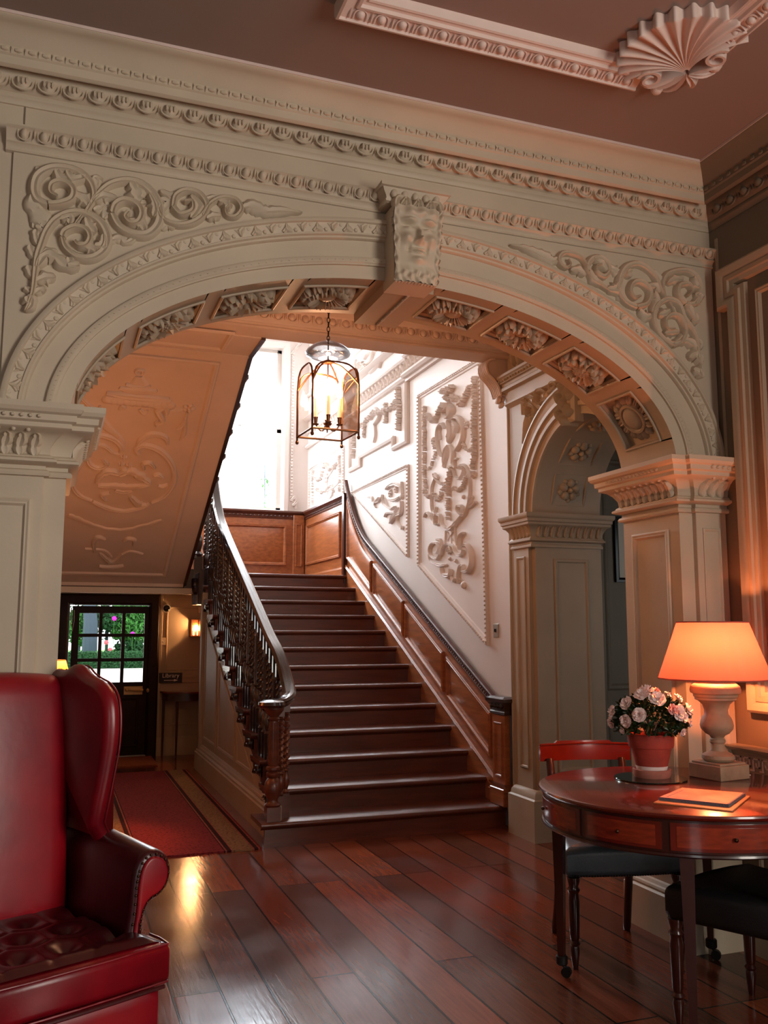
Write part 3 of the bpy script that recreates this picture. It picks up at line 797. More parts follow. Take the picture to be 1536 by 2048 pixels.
cpk = [(1.60, W), (1.60, W-kd-.01), (1.345, W-kd-.01), (1.345, W)]
mould(kc, FC, cpk, [(0, 3.455), (.012, 3.460), (.014, 3.470), (.008, 3.473), (.012, 3.485), (.026, 3.500), (.034, 3.515), (.044, 3.519), (.044, 3.536), (0, 3.540)])
kc.box(1.342, W-kd-.012, 3.455, 1.603, W, 3.538)
for i in range(5):
    x = 1.368+i*.052; M = Matrix(((1,0,0),(0,0,-1),(0,1,0)))
    kc.ell((x, W-kd-.03, 3.495), .018, .018, .022, n=9, m=5)
kc.build('cap_moulding', 'cream_paint', ks, smooth=35)
# underside rib of the keystone
kr = MB()
for sa, sb, o in ((SL/2-KH+.02, SL/2+KH-.02, -.045),):
    n = 5; vs = []; 
    for i in range(n+1):
        s = sa+(sb-sa)*i/n; vs += [sof(s, W-.02, o)[0], sof(s, D2+.01, o)[0], sof(s, W-.02, .01)[0], sof(s, D2+.01, .01)[0]]
    fs = []
    for i in range(n):
        a, b = 4*i, 4*i+4; fs += [(a, a+1, b+1, b), (a, b, b+2, a+2), (a+1, a+3, b+3, b+1)]
    fs += [(0,2,3,1), (4*n, 4*n+1, 4*n+3, 4*n+2)]
    kr.add(vs, fs)
for i in range(26):
    y = W+.02+(D2-W-.04)*i/25
    kr.ell(sof(SL/2, y, -.05)[0], .010, .007, .010, n=6, m=3)
kr.build('soffit_rib', 'hall_paint', ks, smooth=20)
# ============================================================ spandrel carving
def crop(x0, y0, k): return lambda x, y: (x0+x*k, y0+y*k)
FWs = Fr((0, W-.012, 0), (1,0,0), (0,0,1), (0,-1,0))
def carve(mb, fr, cr, items, ws=1.0, hs=1.0):
    if fr is FWs: ws = 1.22
    sc_ = lambda x, k: [q*k for q in x] if isinstance(x, (list, tuple)) else x*k
    for it in items:
        kind = it[0]
        if kind == 's':      # stroke: pts, width(px-less metres), height, lobes
            P = [fr.px(*cr(*p)) for p in it[1]]
            stroke(mb, fr, P, sc_(it[2], ws), sc_(it[3], hs), lobes=it[4] if len(it) > 4 else 0, lobe=it[5] if len(it) > 5 else .25)
        elif kind == 'f':
            a, b = fr.px(*cr(*it[1])); flower(mb, fr, a, b, it[2]*ws**.5, it[3]*hs, pet=it[4] if len(it) > 4 else 6)
        elif kind == 'b':
            a, b = fr.px(*cr(*it[1])); blob(mb, fr, a, b, it[2]*ws**.5, it[3]*hs)
c4 = crop(0, 280, .21484); z1 = crop(0, 0, .5)
H = .030
ls = thing('spandrel_scroll', 'cream carved acanthus scrollwork in the left spandrel of the wide arch', 'scrollwork', (-.1, W, 2.95))
m = MB()
carve(m, FWs, c4, [
 ('s', [(235,1610),(300,1440),(325,1250),(345,1100),(380,990),(430,860),(520,750),(660,690),(800,700),(930,780),(995,920),(960,1040),(850,1110),(720,1100),(610,1020),(575,920)], [.012,.03,.03,.034,.04,.036,.02], [H]*3),
 ('s', [(575,920),(600,870),(690,830),(790,850),(830,920),(800,990),(730,1000),(690,960)], [.03,.03,.02], H*1.3),
 ('s', [(760,720),(680,830)], .014, H),
 ('s', [(800,680),(870,560),(850,430),(760,330),(620,280),(470,280),(350,350),(315,470),(350,570),(450,620)], [.02,.03,.036,.04,.04,.03], H),
 ('s', [(450,620),(560,610),(660,570),(680,490),(630,430),(550,410),(480,440),(470,510),(530,550)], [.03,.034,.03,.02], H*1.3),
 ('s', [(800,690),(880,560),(1000,440),(1150,395),(1300,420),(1420,520),(1480,660),(1460,800),(1360,890),(1220,880),(1100,810),(1040,700)], [.02,.03,.04,.044,.04,.03], H),
 ('s', [(1040,700),(1070,620),(1160,580),(1270,620),(1310,700),(1280,780),(1210,790),(1160,740),(1190,690)], [.03,.034,.03,.02], H*1.3),
])
sc1 = [ # leaves
 ('s', [(310,520),(320,640),(380,740),(400,830),(330,820)], [.04,.07,.06,.02], H*.8, 3),
 ('s', [(370,1010),(330,900),(340,850)], [.02,.04,.02], H*.7, 2), ('s', [(340,1120),(290,1040),(280,990)], [.02,.045,.02], H*.7, 2), ('s', [(320,1300),(275,1220),(265,1180)], [.02,.045,.02], H*.7, 2),
 ('s', [(310,1420),(260,1400),(250,1380)], [.02,.035,.02], H*.7, 2), ('s', [(320,1440),(380,1400),(425,1420)], [.02,.035,.02], H*.7, 2),
 ('s', [(340,1200),(420,1090),(520,1110),(620,1190),(740,1180)], [.02,.05,.05,.05,.02], H, 4),
 ('s', [(360,1110),(440,1060),(540,1060)], [.02,.045,.02], H*.8, 3), ('s', [(330,1330),(420,1290),(520,1290)], [.02,.05,.02], H*.8, 3),
 ('s', [(640,1110),(660,1170),(740,1180)], [.03,.05,.03], H, 3), ('s', [(250,1470),(290,1540),(235,1610)], [.05,.045,.008], H, 2),
 ('s', [(860,480),(900,420),(880,360),(960,380)], [.03,.04,.03,.01], H*.6, 3), ('s', [(520,290),(560,370),(620,400)], [.02,.06,.02], H, 3), ('s', [(620,300),(680,380),(800,360)], [.02,.05,.02], H, 3),
 ('s', [(830,640),(780,570),(680,520)], [.02,.06,.02], H, 3), ('s', [(870,590),(960,540),(1090,570)], [.02,.05,.02], H, 3), ('s', [(1210,410),(1260,500),(1290,600),(1350,610)], [.02,.07,.06,.02], H, 4),
 ('s', [(1390,520),(1440,620),(1420,730)], [.02,.05,.02], H, 3), ('s', [(1340,870),(1300,800),(1180,770)], [.02,.06,.02], H, 3), ('s', [(870,660),(940,640),(1000,620),(960,740)], [.02,.04,.05,.02], H*.5, 3),
 ('s', [(560,760),(640,740),(640,800)], [.02,.05,.02], H, 3), ('s', [(800,740),(830,820),(890,880)], [.02,.06,.02], H, 3), ('s', [(960,900),(950,990),(880,1000)], [.02,.05,.02], H, 3), ('s', [(900,1060),(830,1010),(700,990)], [.02,.05,.02], H, 3),
 ('s', [(1000,960),(1060,930),(1130,920),(1180,960),(1280,900)], [.01,.035,.03,.03,.01], H*.5, 4), ('s', [(330,270),(370,290),(400,300)], [.02,.03,.02], H*.5, 2), ('s', [(320,650),(340,740),(310,830)], [.02,.04,.02], H*.5, 2),
]
carve(m, FWs, c4, sc1)
carve(m, FWs, z1, [
 ('s', [(625,830),(650,880),(710,905),(780,890),(825,840),(800,785),(745,768),(700,790),(690,835)], [.018,.03,.03,.026], H),
 ('s', [(690,835),(720,865),(765,850),(765,815),(735,815)], [.03,.026,.014], H*1.2),
 ('s', [(810,870),(840,820),(890,797),(940,805),(962,840),(940,872),(905,868),(900,835),(925,828)], [.016,.026,.026,.02,.012], H),
 ('s', [(640,770),(680,790),(700,810)], [.02,.04,.02], H*.7, 3), ('s', [(760,790),(790,830),(760,880)], [.02,.05,.02], H, 3), ('s', [(825,880),(850,870),(880,870)], [.02,.04,.02], H*.8, 3),
 ('s', [(640,800),(670,815),(640,860)], [.02,.05,.02], H*.6, 3),('s', [(640,920),(670,900),(700,915)], [.02,.04,.02], H*.5, 3), ('s', [(870,810),(900,820),(905,850)], [.02,.04,.02], H, 3),
 ('s', [(970,835),(1010,830),(1060,850),(1120,848),(1205,856)], [.03,.06,.05,.04,.008], H*.8, 7),
 ('s', [(815,810),(840,795),(870,790)], [.02,.03,.01], H*.5, 2),
])
m.build('acanthus_relief', 'cream_paint', ls, smooth=50)
rs_ = thing('spandrel_scroll', 'cream carved acanthus scrollwork in the right spandrel of the wide arch', 'scrollwork', (3.1, W, 2.95))
m = MB(); c5 = crop(1000, 460, .28646)
carve(m, FWs, c5, [
 ('s', [(60,113),(150,130),(230,160),(310,195),(350,220),(400,210)], [.008,.03,.045,.06,.05,.02], H*.8, 7),
 ('s', [(590,270),(560,210),(500,175),(430,170),(398,205),(410,250),(450,272),(475,250),(460,215)], [.016,.026,.026,.02,.012], H),
 ('s', [(750,430),(680,380),(620,320),(598,260),(630,210),(690,205),(740,250),(745,300)], [.02,.032,.034,.03], H),
 ('s', [(745,300),(710,335),(660,310),(655,265),(690,250)], [.03,.026,.012], H*1.2),
 ('s', [(1130,490),(1090,390),(1040,300),(950,245),(870,265),(825,340),(820,430),(870,510),(940,545)], [.018,.03,.036,.04,.03], H),
 ('s', [(940,545),(1010,520),(1030,440),(980,380),(920,375),(890,430),(920,485),(960,470)], [.03,.034,.03,.014], H*1.2),
 ('s', [(1135,490),(1120,390),(1150,320),(1230,292),(1310,300),(1370,360),(1375,450),(1340,520),(1270,520)], [.018,.03,.036,.034,.03], H),
 ('s', [(1270,520),(1225,470),(1230,400),(1290,385),(1320,430),(1290,470)], [.03,.03,.014], H*1.2),
 ('s', [(1385,1030),(1370,900),(1355,780),(1320,690),(1270,620),(1230,520),(1150,490),(1080,540),(1060,640),(1100,740),(1180,800),(1250,790)], [.012,.03,.032,.034,.03], H),
 ('s', [(1250,790),(1275,710),(1240,620),(1180,600),(1135,640),(1150,700),(1200,700)], [.03,.03,.014], H*1.2),
 ('s', [(1160,510),(1200,590)], .016, H), ('s', [(1060,290),(1100,340),(1130,440)], [.02,.04,.01], H*.7, 3),
 ('s', [(480,290),(540,285),(580,330)], [.02,.05,.02], H*.8, 3), ('s', [(740,250),(800,290),(830,300)], [.02,.05,.02], H*.6, 3), ('s', [(730,420),(790,420),(820,370)], [.02,.06,.02], H, 3),
 ('s', [(800,430),(830,470),(880,530)], [.01,.04,.01], H*.5, 3), ('s', [(900,290),(880,310),(900,340)], [.02,.04,.02], H, 2), ('s', [(960,560),(1000,610),(1040,600)], [.02,.06,.02], H*.8, 3),
 ('s', [(1010,400),(1070,400),(1090,450)], [.02,.05,.02], H, 3), ('s', [(1060,440),(1080,500),(1040,580)], [.02,.05,.02], H, 3), ('s', [(1150,380),(1200,350),(1260,350)], [.02,.05,.02], H, 3),
 ('s', [(1340,330),(1350,390),(1380,410)], [.02,.05,.02], H, 3), ('s', [(1340,460),(1380,470),(1350,530)], [.02,.05,.02], H, 3), ('s', [(1290,510),(1310,560),(1340,640)], [.02,.05,.02], H, 3),
 ('s', [(1320,640),(1360,640),(1350,590)], [.02,.04,.02], H*.8, 2), ('s', [(1090,600),(1130,590),(1170,570)], [.02,.05,.02], H, 3), ('s', [(1130,730),(1180,720),(1230,720)], [.02,.04,.02], H, 3),
 ('s', [(1190,820),(1250,770),(1330,800),(1360,860)], [.02,.05,.05,.02], H, 4), ('s', [(1300,900),(1350,880),(1390,950)], [.02,.06,.02], H, 3), ('s', [(1330,980),(1370,1000),(1400,1035)], [.03,.06,.02], H, 3),
 ('s', [(1370,760),(1395,800),(1370,850)], [.01,.035,.01], H*.6, 2), ('s', [(1385,870),(1400,900),(1380,940)], [.01,.035,.01], H*.6, 2), ('s', [(640,210),(690,240),(730,300)], [.02,.05,.02], H, 3), ('s', [(610,290),(640,350),(700,390)], [.02,.05,.02], H, 3),
])
m.build('acanthus_relief', 'cream_paint', rs_, smooth=50)
# ============================================================ lobby behind the arch
BY = 6.30           # face of the beam that carries the gallery
LZ = 4.05
XL = -.2
struct(MB().box(XL-.2, D2, LZ, 3.6, BY+.3, LZ+.1).build('ceiling', 'soffit_paint'), 'lobby ceiling behind the arch')
lw = MB(); lw.box(XL-.15, D2, 0, XL, 11.0, 6.3); lw.box(XL-.15, 12.3, 0, XL, 12.8, 6.3); lw.box(XL-.15, 11.0, 0, XL, 12.3, 3.5); lw.box(XL-.15, 11.0, 5.5, XL, 12.3, 6.3); struct(lw.build('wall_west', 'hall_paint'))  # upper gap cut for the added west daylight
# beam with egg and dart
bm_ = MB(); bm_.box(XL, BY, 3.72, XR, BY+.22, 6.3)
struct(bm_.build('wall_gallery_beam', 'soffit_paint'), 'beam across the head of the stairwell')
bc = MB()
mould(bc, FC, [(XR, BY), (XL, BY)], [(0, 3.762), (.008, 3.765), (.012, 3.775), (.02, 3.78), (.055, 3.85), (.06, 3.86), (.06, 3.875), (.08, 3.93), (.11, 4.0), (.12, 4.05), (0, 4.05)])
eggs(bc, (XR-.02, BY-.046, 3.818), (XL+.02, BY-.046, 3.818), (0,0,1), (0,-1,-.5), 34, .095, .07, .032)
mould(bc, FC, [(XR, BY), (XL, BY)], [(0, 3.74), (.010, 3.738), (.012, 3.73), (.012, 3.72), (0, 3.72)])
struct(bc.build('trim_10', 'soffit_paint', smooth=40), 'egg and dart moulding on the stairwell beam')

cbk = thing('console_bracket', 'fluted S-shaped plaster bracket under the right end of the stairwell beam', 'bracket', (3.36, 6.42, 3.5))
m = MB(); Pc = crv([(3.30,3.72),(3.245,3.70),(3.222,3.66),(3.235,3.60),(3.285,3.55),(3.325,3.50),(3.345,3.45),(3.352,3.42)], 4)
for k in range(6): m.tube([(a, 6.385+.026*k, b) for a, b in Pc], .015, n=8)
m.poly(Fr((0, 6.38, 0), (1,0,0), (0,0,1), (0,1,0)), Pc+[(3.42, 3.42), (3.42, 3.72)], 0, .14)
m.build('fluted_scroll', 'soffit_paint', cbk, smooth=45)
m = MB()
for dx, dz in ((0,0),(.02,-.03),(-.012,-.035),(.015,-.07)): m.ell((3.362+dx, 6.44, 3.425+dz), .022, .05, .03, n=9, m=5)
m.build('leaf_pendant', 'soffit_paint', cbk, smooth=50)

# ---- right side wall with its own arch
SC, SR, SO, SZ = 5.35, .62, .88, 2.40
SX = 3.40; FSd = Fr((SX, 0, 0), (0,1,0), (0,0,1), (-1,0,0)); SD = 3.98
sw = MB(); NSg = 40; vs = []; fs = []
for i in range(NSg+1):
    t = pi*i/NSg; y, z = SC+SR*cos(t), SZ+SR*sin(t); vs += [(SX, y, z), (SX, y, LZ), (SD, y, z), (SD, y, LZ)]
for i in range(NSg):
    a = 4*i; b = a+4; fs += [(a, b, b+1, a+1), (a+2, a+3, b+3, b+2), (a, a+2, b+2, b)]
sw.add(vs, fs)
sw.box(SX, SC+SR, 0, SD, 6.36, LZ); sw.box(SX, D2, 0, SD, SC-SR, LZ)
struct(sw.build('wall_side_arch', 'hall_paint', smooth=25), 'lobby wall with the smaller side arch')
st = MB()
SPt = lambda r: [(SC+r*cos(pi*i/60), SZ+r*sin(pi*i/60)) for i in range(61)]
# travelling from far springing over the top: left of travel is inward
mould(st, FSd, SPt(SO), [(0,0), (0,.05), (.02,.055), (.024,.04), (.09,.035), (.095,.05), (.125,.052), (.13,.03), (.165,.028), (.17,.045), (.2,.045), (.205,.02), (.258,.018), (.26,0)])
# bead at the corner of the stair wall, pilaster on the far side
st.tube([(SX-.0, 6.36, .1), (SX-.0, 6.36, 3.36)], .014, n=8)
st.box(SX-.03, 6.02, .0, SX, 6.25, 2.20); st.box(SX-.04, 6.0, 0, SX, 6.28, .34)
panel_frame(st, Fr((SX-.03,0,0),(0,1,0),(0,0,1),(-1,0,0)), 6.07, .5, 6.20, 2.08, .02, .01)
FJ2 = Fr((0, SC+SR, 0), (1,0,0), (0,0,1), (0,-1,0))
panel_frame(st, FJ2, 3.56, .48, 3.86, 2.06, .03, .014)
mould(st, FC, [(SD, SC+SR+.3), (SD, SC+SR), (SX-.03, SC+SR), (SX-.03, 6.27), (SX, 6.27)], [(0, .36), (.012, .355), (.03, .33), (.035, .30), (.05, .29), (.05, 0), (0, 0)][::1])
# entablature over the side arch
mould(st, FC, [(SX, D2), (SX, 6.36)], [(0, 3.56), (.10, 3.56), (.10, 3.54), (.085, 3.53), (.075, 3.50), (.055, 3.495), (.05, 3.475), (.06, 3.465), (.06, 3.44), (.025, 3.43), (.02, 3.35), (.035, 3.345), (.035, 3.33), (.015, 3.315), (0, 3.30)])
for i in range(46): st.ell((SX-.085, D2+.1+i*.045, 3.515), .014, .014, .012, n=6, m=3)
mould(st, FC, [(SX, D2), (SX, 6.30)], [(0, 4.05), (.14, 4.05), (.13, 4.0), (.07, 3.95), (.06, 3.88), (.03, 3.85), (0, 3.84)])
struct(st.build('trim_11', 'hall_paint', smooth=35), 'mouldings and entablature of the side arch')
fz = thing('lobby_frieze_carving', 'dark band of carved leafwork between the side-arch cornice and the lobby ceiling', 'carved frieze', (SX, 5.6, 3.7))
m = MB()
for i in range(22):
    y = 4.3+i*.09; sg = 1 if i % 2 else -1
    stroke(m, FSd, [(y, 3.70-sg*.08), (y+.03, 3.70), (y, 3.70+sg*.09), (y+.04, 3.70+sg*.11)], [.02, .06, .05, .02], .05, lobes=3)
    flower(m, FSd, y+.045, 3.70, .035, .05, 5)
m.build('leafwork', 'hall_paint', fz, smooth=50)
# side arch capital
pr2 = [(a*.62, 2.40+(z-2.388)*.95) for a, z in pr_cap]
def capital2():
    t = thing('pier_capital', 'small shaded capital on the far jamb of the side arch, right of the staircase', 'capital', (SX, SC+SR, 2.15))
    m = MB(); path = [(SD, SC+SR+.2), (SD, SC+SR), (SX-.03, SC+SR), (SX-.03, 6.27), (SX, 6.27)]
    mould(m, FC, path, pr2); m.build('moulded_block', 'hall_paint', t)
    l = MB()
    for (p0, p1, out) in ((V3((SX-.03, 6.25, 0)), V3((SX-.03, SC+SR, 0)), V3((-1,0,0))), (V3((SX, SC+SR, 0)), V3((SD, SC+SR, 0)), V3((0,-1,0)))):
        al = (p1-p0).normalized(); L = (p1-p0).length; n = round(L/.06)
        for i in range(n):
            f = Fr(p0+al*(L*(i+.5)/n)+out*.012, al, (0,0,1), out)
            stroke(l, f, [(0, 2.22), (0, 2.26), (0, 2.31)], [.03, .05, .03], [.01, .02, .04], lobes=2, lobe=.2)
    l.build('acanthus_leaves', 'hall_paint', t, smooth=50)
capital2()
# flowers in the soffit of the side arch, with sunk squares
sq = MB(); k = 0
for a in (18, 48, 78, 108, 138):
    t_ = radians(a); c = V3(((SX+SD)/2, SC+SR*cos(t_), SZ+SR*sin(t_))); nn = V3((0, -cos(t_), -sin(t_))); tg = V3((0, -sin(t_), cos(t_)))
    f = Fr(c, (1,0,0), tg, nn); mould(sq, f, [(-.15,-.13),(.15,-.13),(.15,.13),(-.15,.13)], [(0,0),(0,.01),(.008,.014),(.016,.010),(.02,0)], closed=True)
    lab = ['five-petalled rosette nearest the capital inside the dark side arch', 'second rosette up inside the dark side arch', 'third rosette, near the crown inside the dark side arch', 'rosette past the crown inside the side arch', 'rosette low on the near side of the side arch'][k]; k += 1
    if a > 80: continue
    r = thing('rosette', lab, 'rosette', c, group='rosettes inside the side arch')
    pm = MB()
    for q in range(5):
        th = 2*pi*q/5+.3; blob(pm, f, .055*cos(th), .055*sin(th), .038, .035, n=8, m=3, ang=th); blob(pm, f, .08*cos(th+.62), .08*sin(th+.62), .022, .022, n=7, m=3)
    pm.build('petals', 'hall_paint', r, smooth=50); cn_ = MB(); blob(cn_, f, 0, 0, .026, .05); cn_.build('flower_centre', 'hall_paint', r, smooth=50)
struct(sq.build('trim_12', 'hall_paint', smooth=35))
# carved spandrel of the side arch
c6 = crop(960, 690, .2)
ss = thing('spandrel_scroll', 'small carved leaf scroll in the spandrel above the side arch', 'scrollwork', (SX, 6.0, 3.0))
m = MB()
carve(m, FSd, c6, [
 ('s', [(800,400),(760,375),(730,400),(740,440),(780,430)], [.03,.035,.02], .04), ('s', [(790,420),(720,470),(700,530),(640,560)], [.03,.06,.03], .04, 3),
 ('s', [(700,480),(650,450),(600,470),(590,540),(620,590),(660,570)], [.03,.05,.04,.02], .045), ('s', [(650,620),(600,600),(560,520),(500,520)], [.02,.07,.05,.02], .04, 3),
 ('s', [(600,680),(570,620),(520,600),(490,650),(510,710),(550,700)], [.03,.05,.04,.02], .045), ('s', [(550,790),(540,720),(590,660)], [.03,.06,.02], .04, 3), ('s', [(480,560),(450,600),(450,700)], [.02,.06,.02], .03, 3),
 ('s', [(500,700),(480,790),(470,900),(460,990)], [.04,.07,.05,.02], .035, 5), ('s', [(470,540),(440,560),(470,580)], [.02,.05,.02], .03), ('b', (680,510), .03, .05), ('b', (570,560), .03, .05)])
m.build('acanthus_relief', 'hall_paint', ss, smooth=50)
sk2 = thing('keystone', 'small carved leafy keystone at the crown of the side arch', 'keystone', (SX, SC, SZ+SR))
m = MB(); m.bbox(FSd, SC-.09, SZ+SR-.06, SC+.09, SZ+SO+.02, 0, .09, .02)
for a, b in ((-.05,.02),(.05,.02),(0,-.03),(-.05,.14),(.05,.14),(0,.08),(0,.2)):
    stroke(m, FSd, [(SC+a*.5, SZ+SR+b+.05), (SC+a, SZ+SR+b+.01), (SC+a*1.2, SZ+SR+b-.05)], [.03,.07,.03], [.1,.15,.12], lobes=2)
m.build('leaf_block', 'hall_paint', sk2, smooth=40)
# passage beyond the side arch
ps = MB(); ps.box(SD-.3, 6.60, 0, 7.2, 6.75, 3.3); ps.box(7.05, 4.0, 0, 7.2, 6.75, 3.3); ps.box(SD, 4.0, 0, 5.1, 4.12, 3.3); ps.box(6.1, 4.0, 0, 7.2, 4.12, 3.3); ps.box(5.1,4.0,0,6.1,4.12,1.1); ps.box(5.1,4.0,2.7,6.1,4.12,3.3)
struct(ps.build('wall_passage', 'dark_wall_and_shade_paint'), 'shaded wall of the passage beyond the side arch')
struct(MB().box(SD-.1, 4.0, 3.3, 7.2, 6.75, 3.4).build('ceiling', 'dark_wall_and_shade_paint'), 'passage ceiling')
pm_ = MB(); FQ = Fr((0, 6.60, 0), (1,0,0), (0,0,1), (0,-1,0))
pm_.bbox(FQ, 4.27, 0, 4.40, 2.9, 0, .05, .01)
panel_frame(pm_, FQ, 4.42, 1.02, 5.3, 3.0, .05, .02); panel_frame(pm_, FQ, 4.42, .12, 5.3, .72, .05, .02)
mould(pm_, FQ, [(6.9, .84), (4.40, .84)], [(-.03, 0), (-.03, .02), (0, .035), (.03, .02), (.03, 0)])
struct(pm_.build('trim_13', 'dark_wall_and_shade_paint'), 'panel mouldings on the dark passage wall')
pic = thing('picture_frame', 'narrow slice of a black framed print hanging in the dark passage', 'picture', (4.85, 6.575, 1.93))
m = MB(); m.bbox(FQ, 4.53, 1.93, 5.15, 2.50, .002, .012); m.build('print', 'picture_print', pic)
m = MB(); mould(m, FQ, [(4.57,1.97),(5.11,1.97),(5.11,2.46),(4.57,2.46)], [(0,.012),(0,.018),(.07,.018),(.07,.012)], closed=True); m.build('mount', 'picture_mount', pic)
m = MB(); mould(m, FQ, [(4.53,1.93),(5.15,1.93),(5.15,2.50),(4.53,2.50)], [(0,0),(0,.03),(.02,.035),(.04,.02),(.045,0)], closed=True); m.build('frame', 'frame_black', pic)

# ---- stairwell walls
LY = 10.56; LAND = 2.184; WY = 12.62
struct(MB().box(XR, 6.36, 0, XR+.2, WY+.2, 6.3).build('wall_stair', 'white_paint'), 'white plaster wall beside the stairs')
ww = MB(); WX0, WX1, WZ0, WZ1 = 1.55, 3.04, 3.225, 5.66
ww.box(XL, WY, 1.99, WX0, WY+.25, 6.3); ww.box(WX1, WY, 1.99, XR, WY+.25, 6.3); ww.box(WX0, WY, 1.99, WX1, WY+.25, WZ0); ww.box(WX0, WY, WZ1, WX1, WY+.25, 6.3)
struct(ww.build('wall_window', 'white_paint'), 'landing wall round the tall stair window')
struct(MB().box(XL-.2, BY, 6.3, XR+.2, WY+.3, 6.4).build('ceiling', 'white_paint'), 'stairwell ceiling')
# window
wi = bpy.data.objects.new('window_1', None); COL.objects.link(wi); wi.location = (2.3, WY+.05, WZ0); wi['kind'] = 'structure'; wi['label'] = 'tall white sash window on the half landing, blown out with daylight'
m = MB()
FWn = Fr((0, WY, 0), (1,0,0), (0,0,1), (0,-1,0))
mould(m, FWn, [(WX0,WZ0),(WX1,WZ0),(WX1,WZ1),(WX0,WZ1)], [(.006,-.2),(.006,.0),(-.012,.02),(-.02,.034),(-.075,.034),(-.09,.02),(-.09,0)], closed=True)
m.build('window_casing', 'white_paint', wi)
m = MB()
for (z0, z1, y) in ((WZ0, 4.44, WY+.10), (4.40, WZ1, WY+.14)):
    m.box(WX0, y, z0, WX0+.07, y+.035, z1); m.box(WX1-.07, y, z0, WX1, y+.035, z1); m.box(WX0, y, z0, WX1, y+.035, z0+.05); m.box(WX0, y, z1-.05, WX1, y+.035, z1)
m.build('window_sash', 'white_paint', wi)
m = MB(); m.box(WX0+.05, WY+.115, WZ0, WX1-.05, WY+.118, WZ1); m.build('window_pane', 'window_glass', wi)
m = MB(); m.ell((2.42, WY+.125, 4.47), .03, .02, .015); m.build('sash_catch', 'steel', wi)
# carved drop beside the window
dr = thing('window_border_carving', 'slim white carved border running down the right side of the stair window', 'carving', (3.2, WY, 4.3))
m = MB()
mould(m, FWn, [(3.17, 3.42), (3.17, 5.60)], [(-.025, 0), (-.02, .012), (.02, .012), (.025, 0)])
for i in range(46): m.bbox(FWn, 3.155, 3.45+i*.047, 3.19, 3.45+i*.047+.026, .01, .03, .006)
for a, b in ((3.16,5.60),(3.21,5.66),(3.25,5.72),(3.19,3.40),(3.22,3.33)): stroke(m, FWn, [(a-.03,b-.03),(a,b),(a+.04,b+.05)], [.02,.05,.02], .03, lobes=2)
mould(m, FWn, [(3.24, 3.26), (3.24, 3.42)], [(-.02, 0), (-.015, .012), (.015, .012), (.02, 0)])
for i in range(30): m.bbox(FWn, 2.0+i*.045, 5.84, 2.026+i*.045, 5.87, .0, .02, .004)
m.build('border_relief', 'white_paint', dr, smooth=40)

# ---- landing slab and edge, passage ceiling
struct(MB().box(XL, LY, 1.99, 1.60, WY, LAND).box(1.60, LY+.13, 1.99, XR, WY, LAND-.002).build('floor', 'stair_oak'), 'half landing floor')
struct(MB().box(XL, LY-.02, 1.965, 1.80, 11.45, 1.99).build('ceiling', 'hall_paint'), 'low ceiling under the half landing')
struct(MB().box(XL, LY-.06, 1.925, 1.60, LY, 1.99).build('trim_14', 'cream_paint'), 'white edge beam under the landing')
# upper flight: carriage, sloping soffit
FX1 = 1.385; SL_ = .475
zs = lambda y: 1.99+SL_*(LY+.04-y)
yt = 6.98; zt2 = zs(yt)
uf = MB()
P = [(LY, zs(LY)), (yt, zt2), (BY+.2, zt2), (BY+.2, zt2+.22), (yt, zt2+.30), (LY, zs(LY)+.30)]
uf.add([(XL, y, z) for y, z in P]+[(FX1, y, z) for y, z in P], [(0,1,7,6),(1,2,8,7),(2,3,9,8),(3,4,10,9),(4,5,11,10),(5,0,6,11),(0,5,4,3,2,1),(6,7,8,9,10,11)])
struct(uf.build('ceiling', 'soffit_paint', smooth=10), 'sloping plastered underside of the upper flight')
c_ = 1/sqrt(1+SL_**2)
FSo = Fr((0, LY, zs(LY)), (1,0,0), (0,-c_,SL_*c_), (0,-SL_*c_,-c_))
sf = MB()
Ls = (LY-yt)/c_
panel_frame(sf, FSo, .02-.12, .26, 1.17, Ls-.10, .05, .022)
F3 = Fr((0,0,zt2), (1,0,0), (0,-1,0), (0,0,-1))
panel_frame(sf, F3, -.05, -6.88, 1.17, -6.42, .045, .02)
mould(sf, FSo, [(XL, Ls-.0), (FX1, Ls-.0)], [(-.02, 0), (-.012, .012), (.012, .012), (.02, 0)])
mould(sf, FSo, [(XL, .03), (FX1, .03)], [(-.03, 0), (-.03, .02), (.02, .03), (.035, .01), (.04, 0)])
struct(sf.build('trim_15', 'soffit_paint', smooth=35), 'panel mouldings under the upper flight')
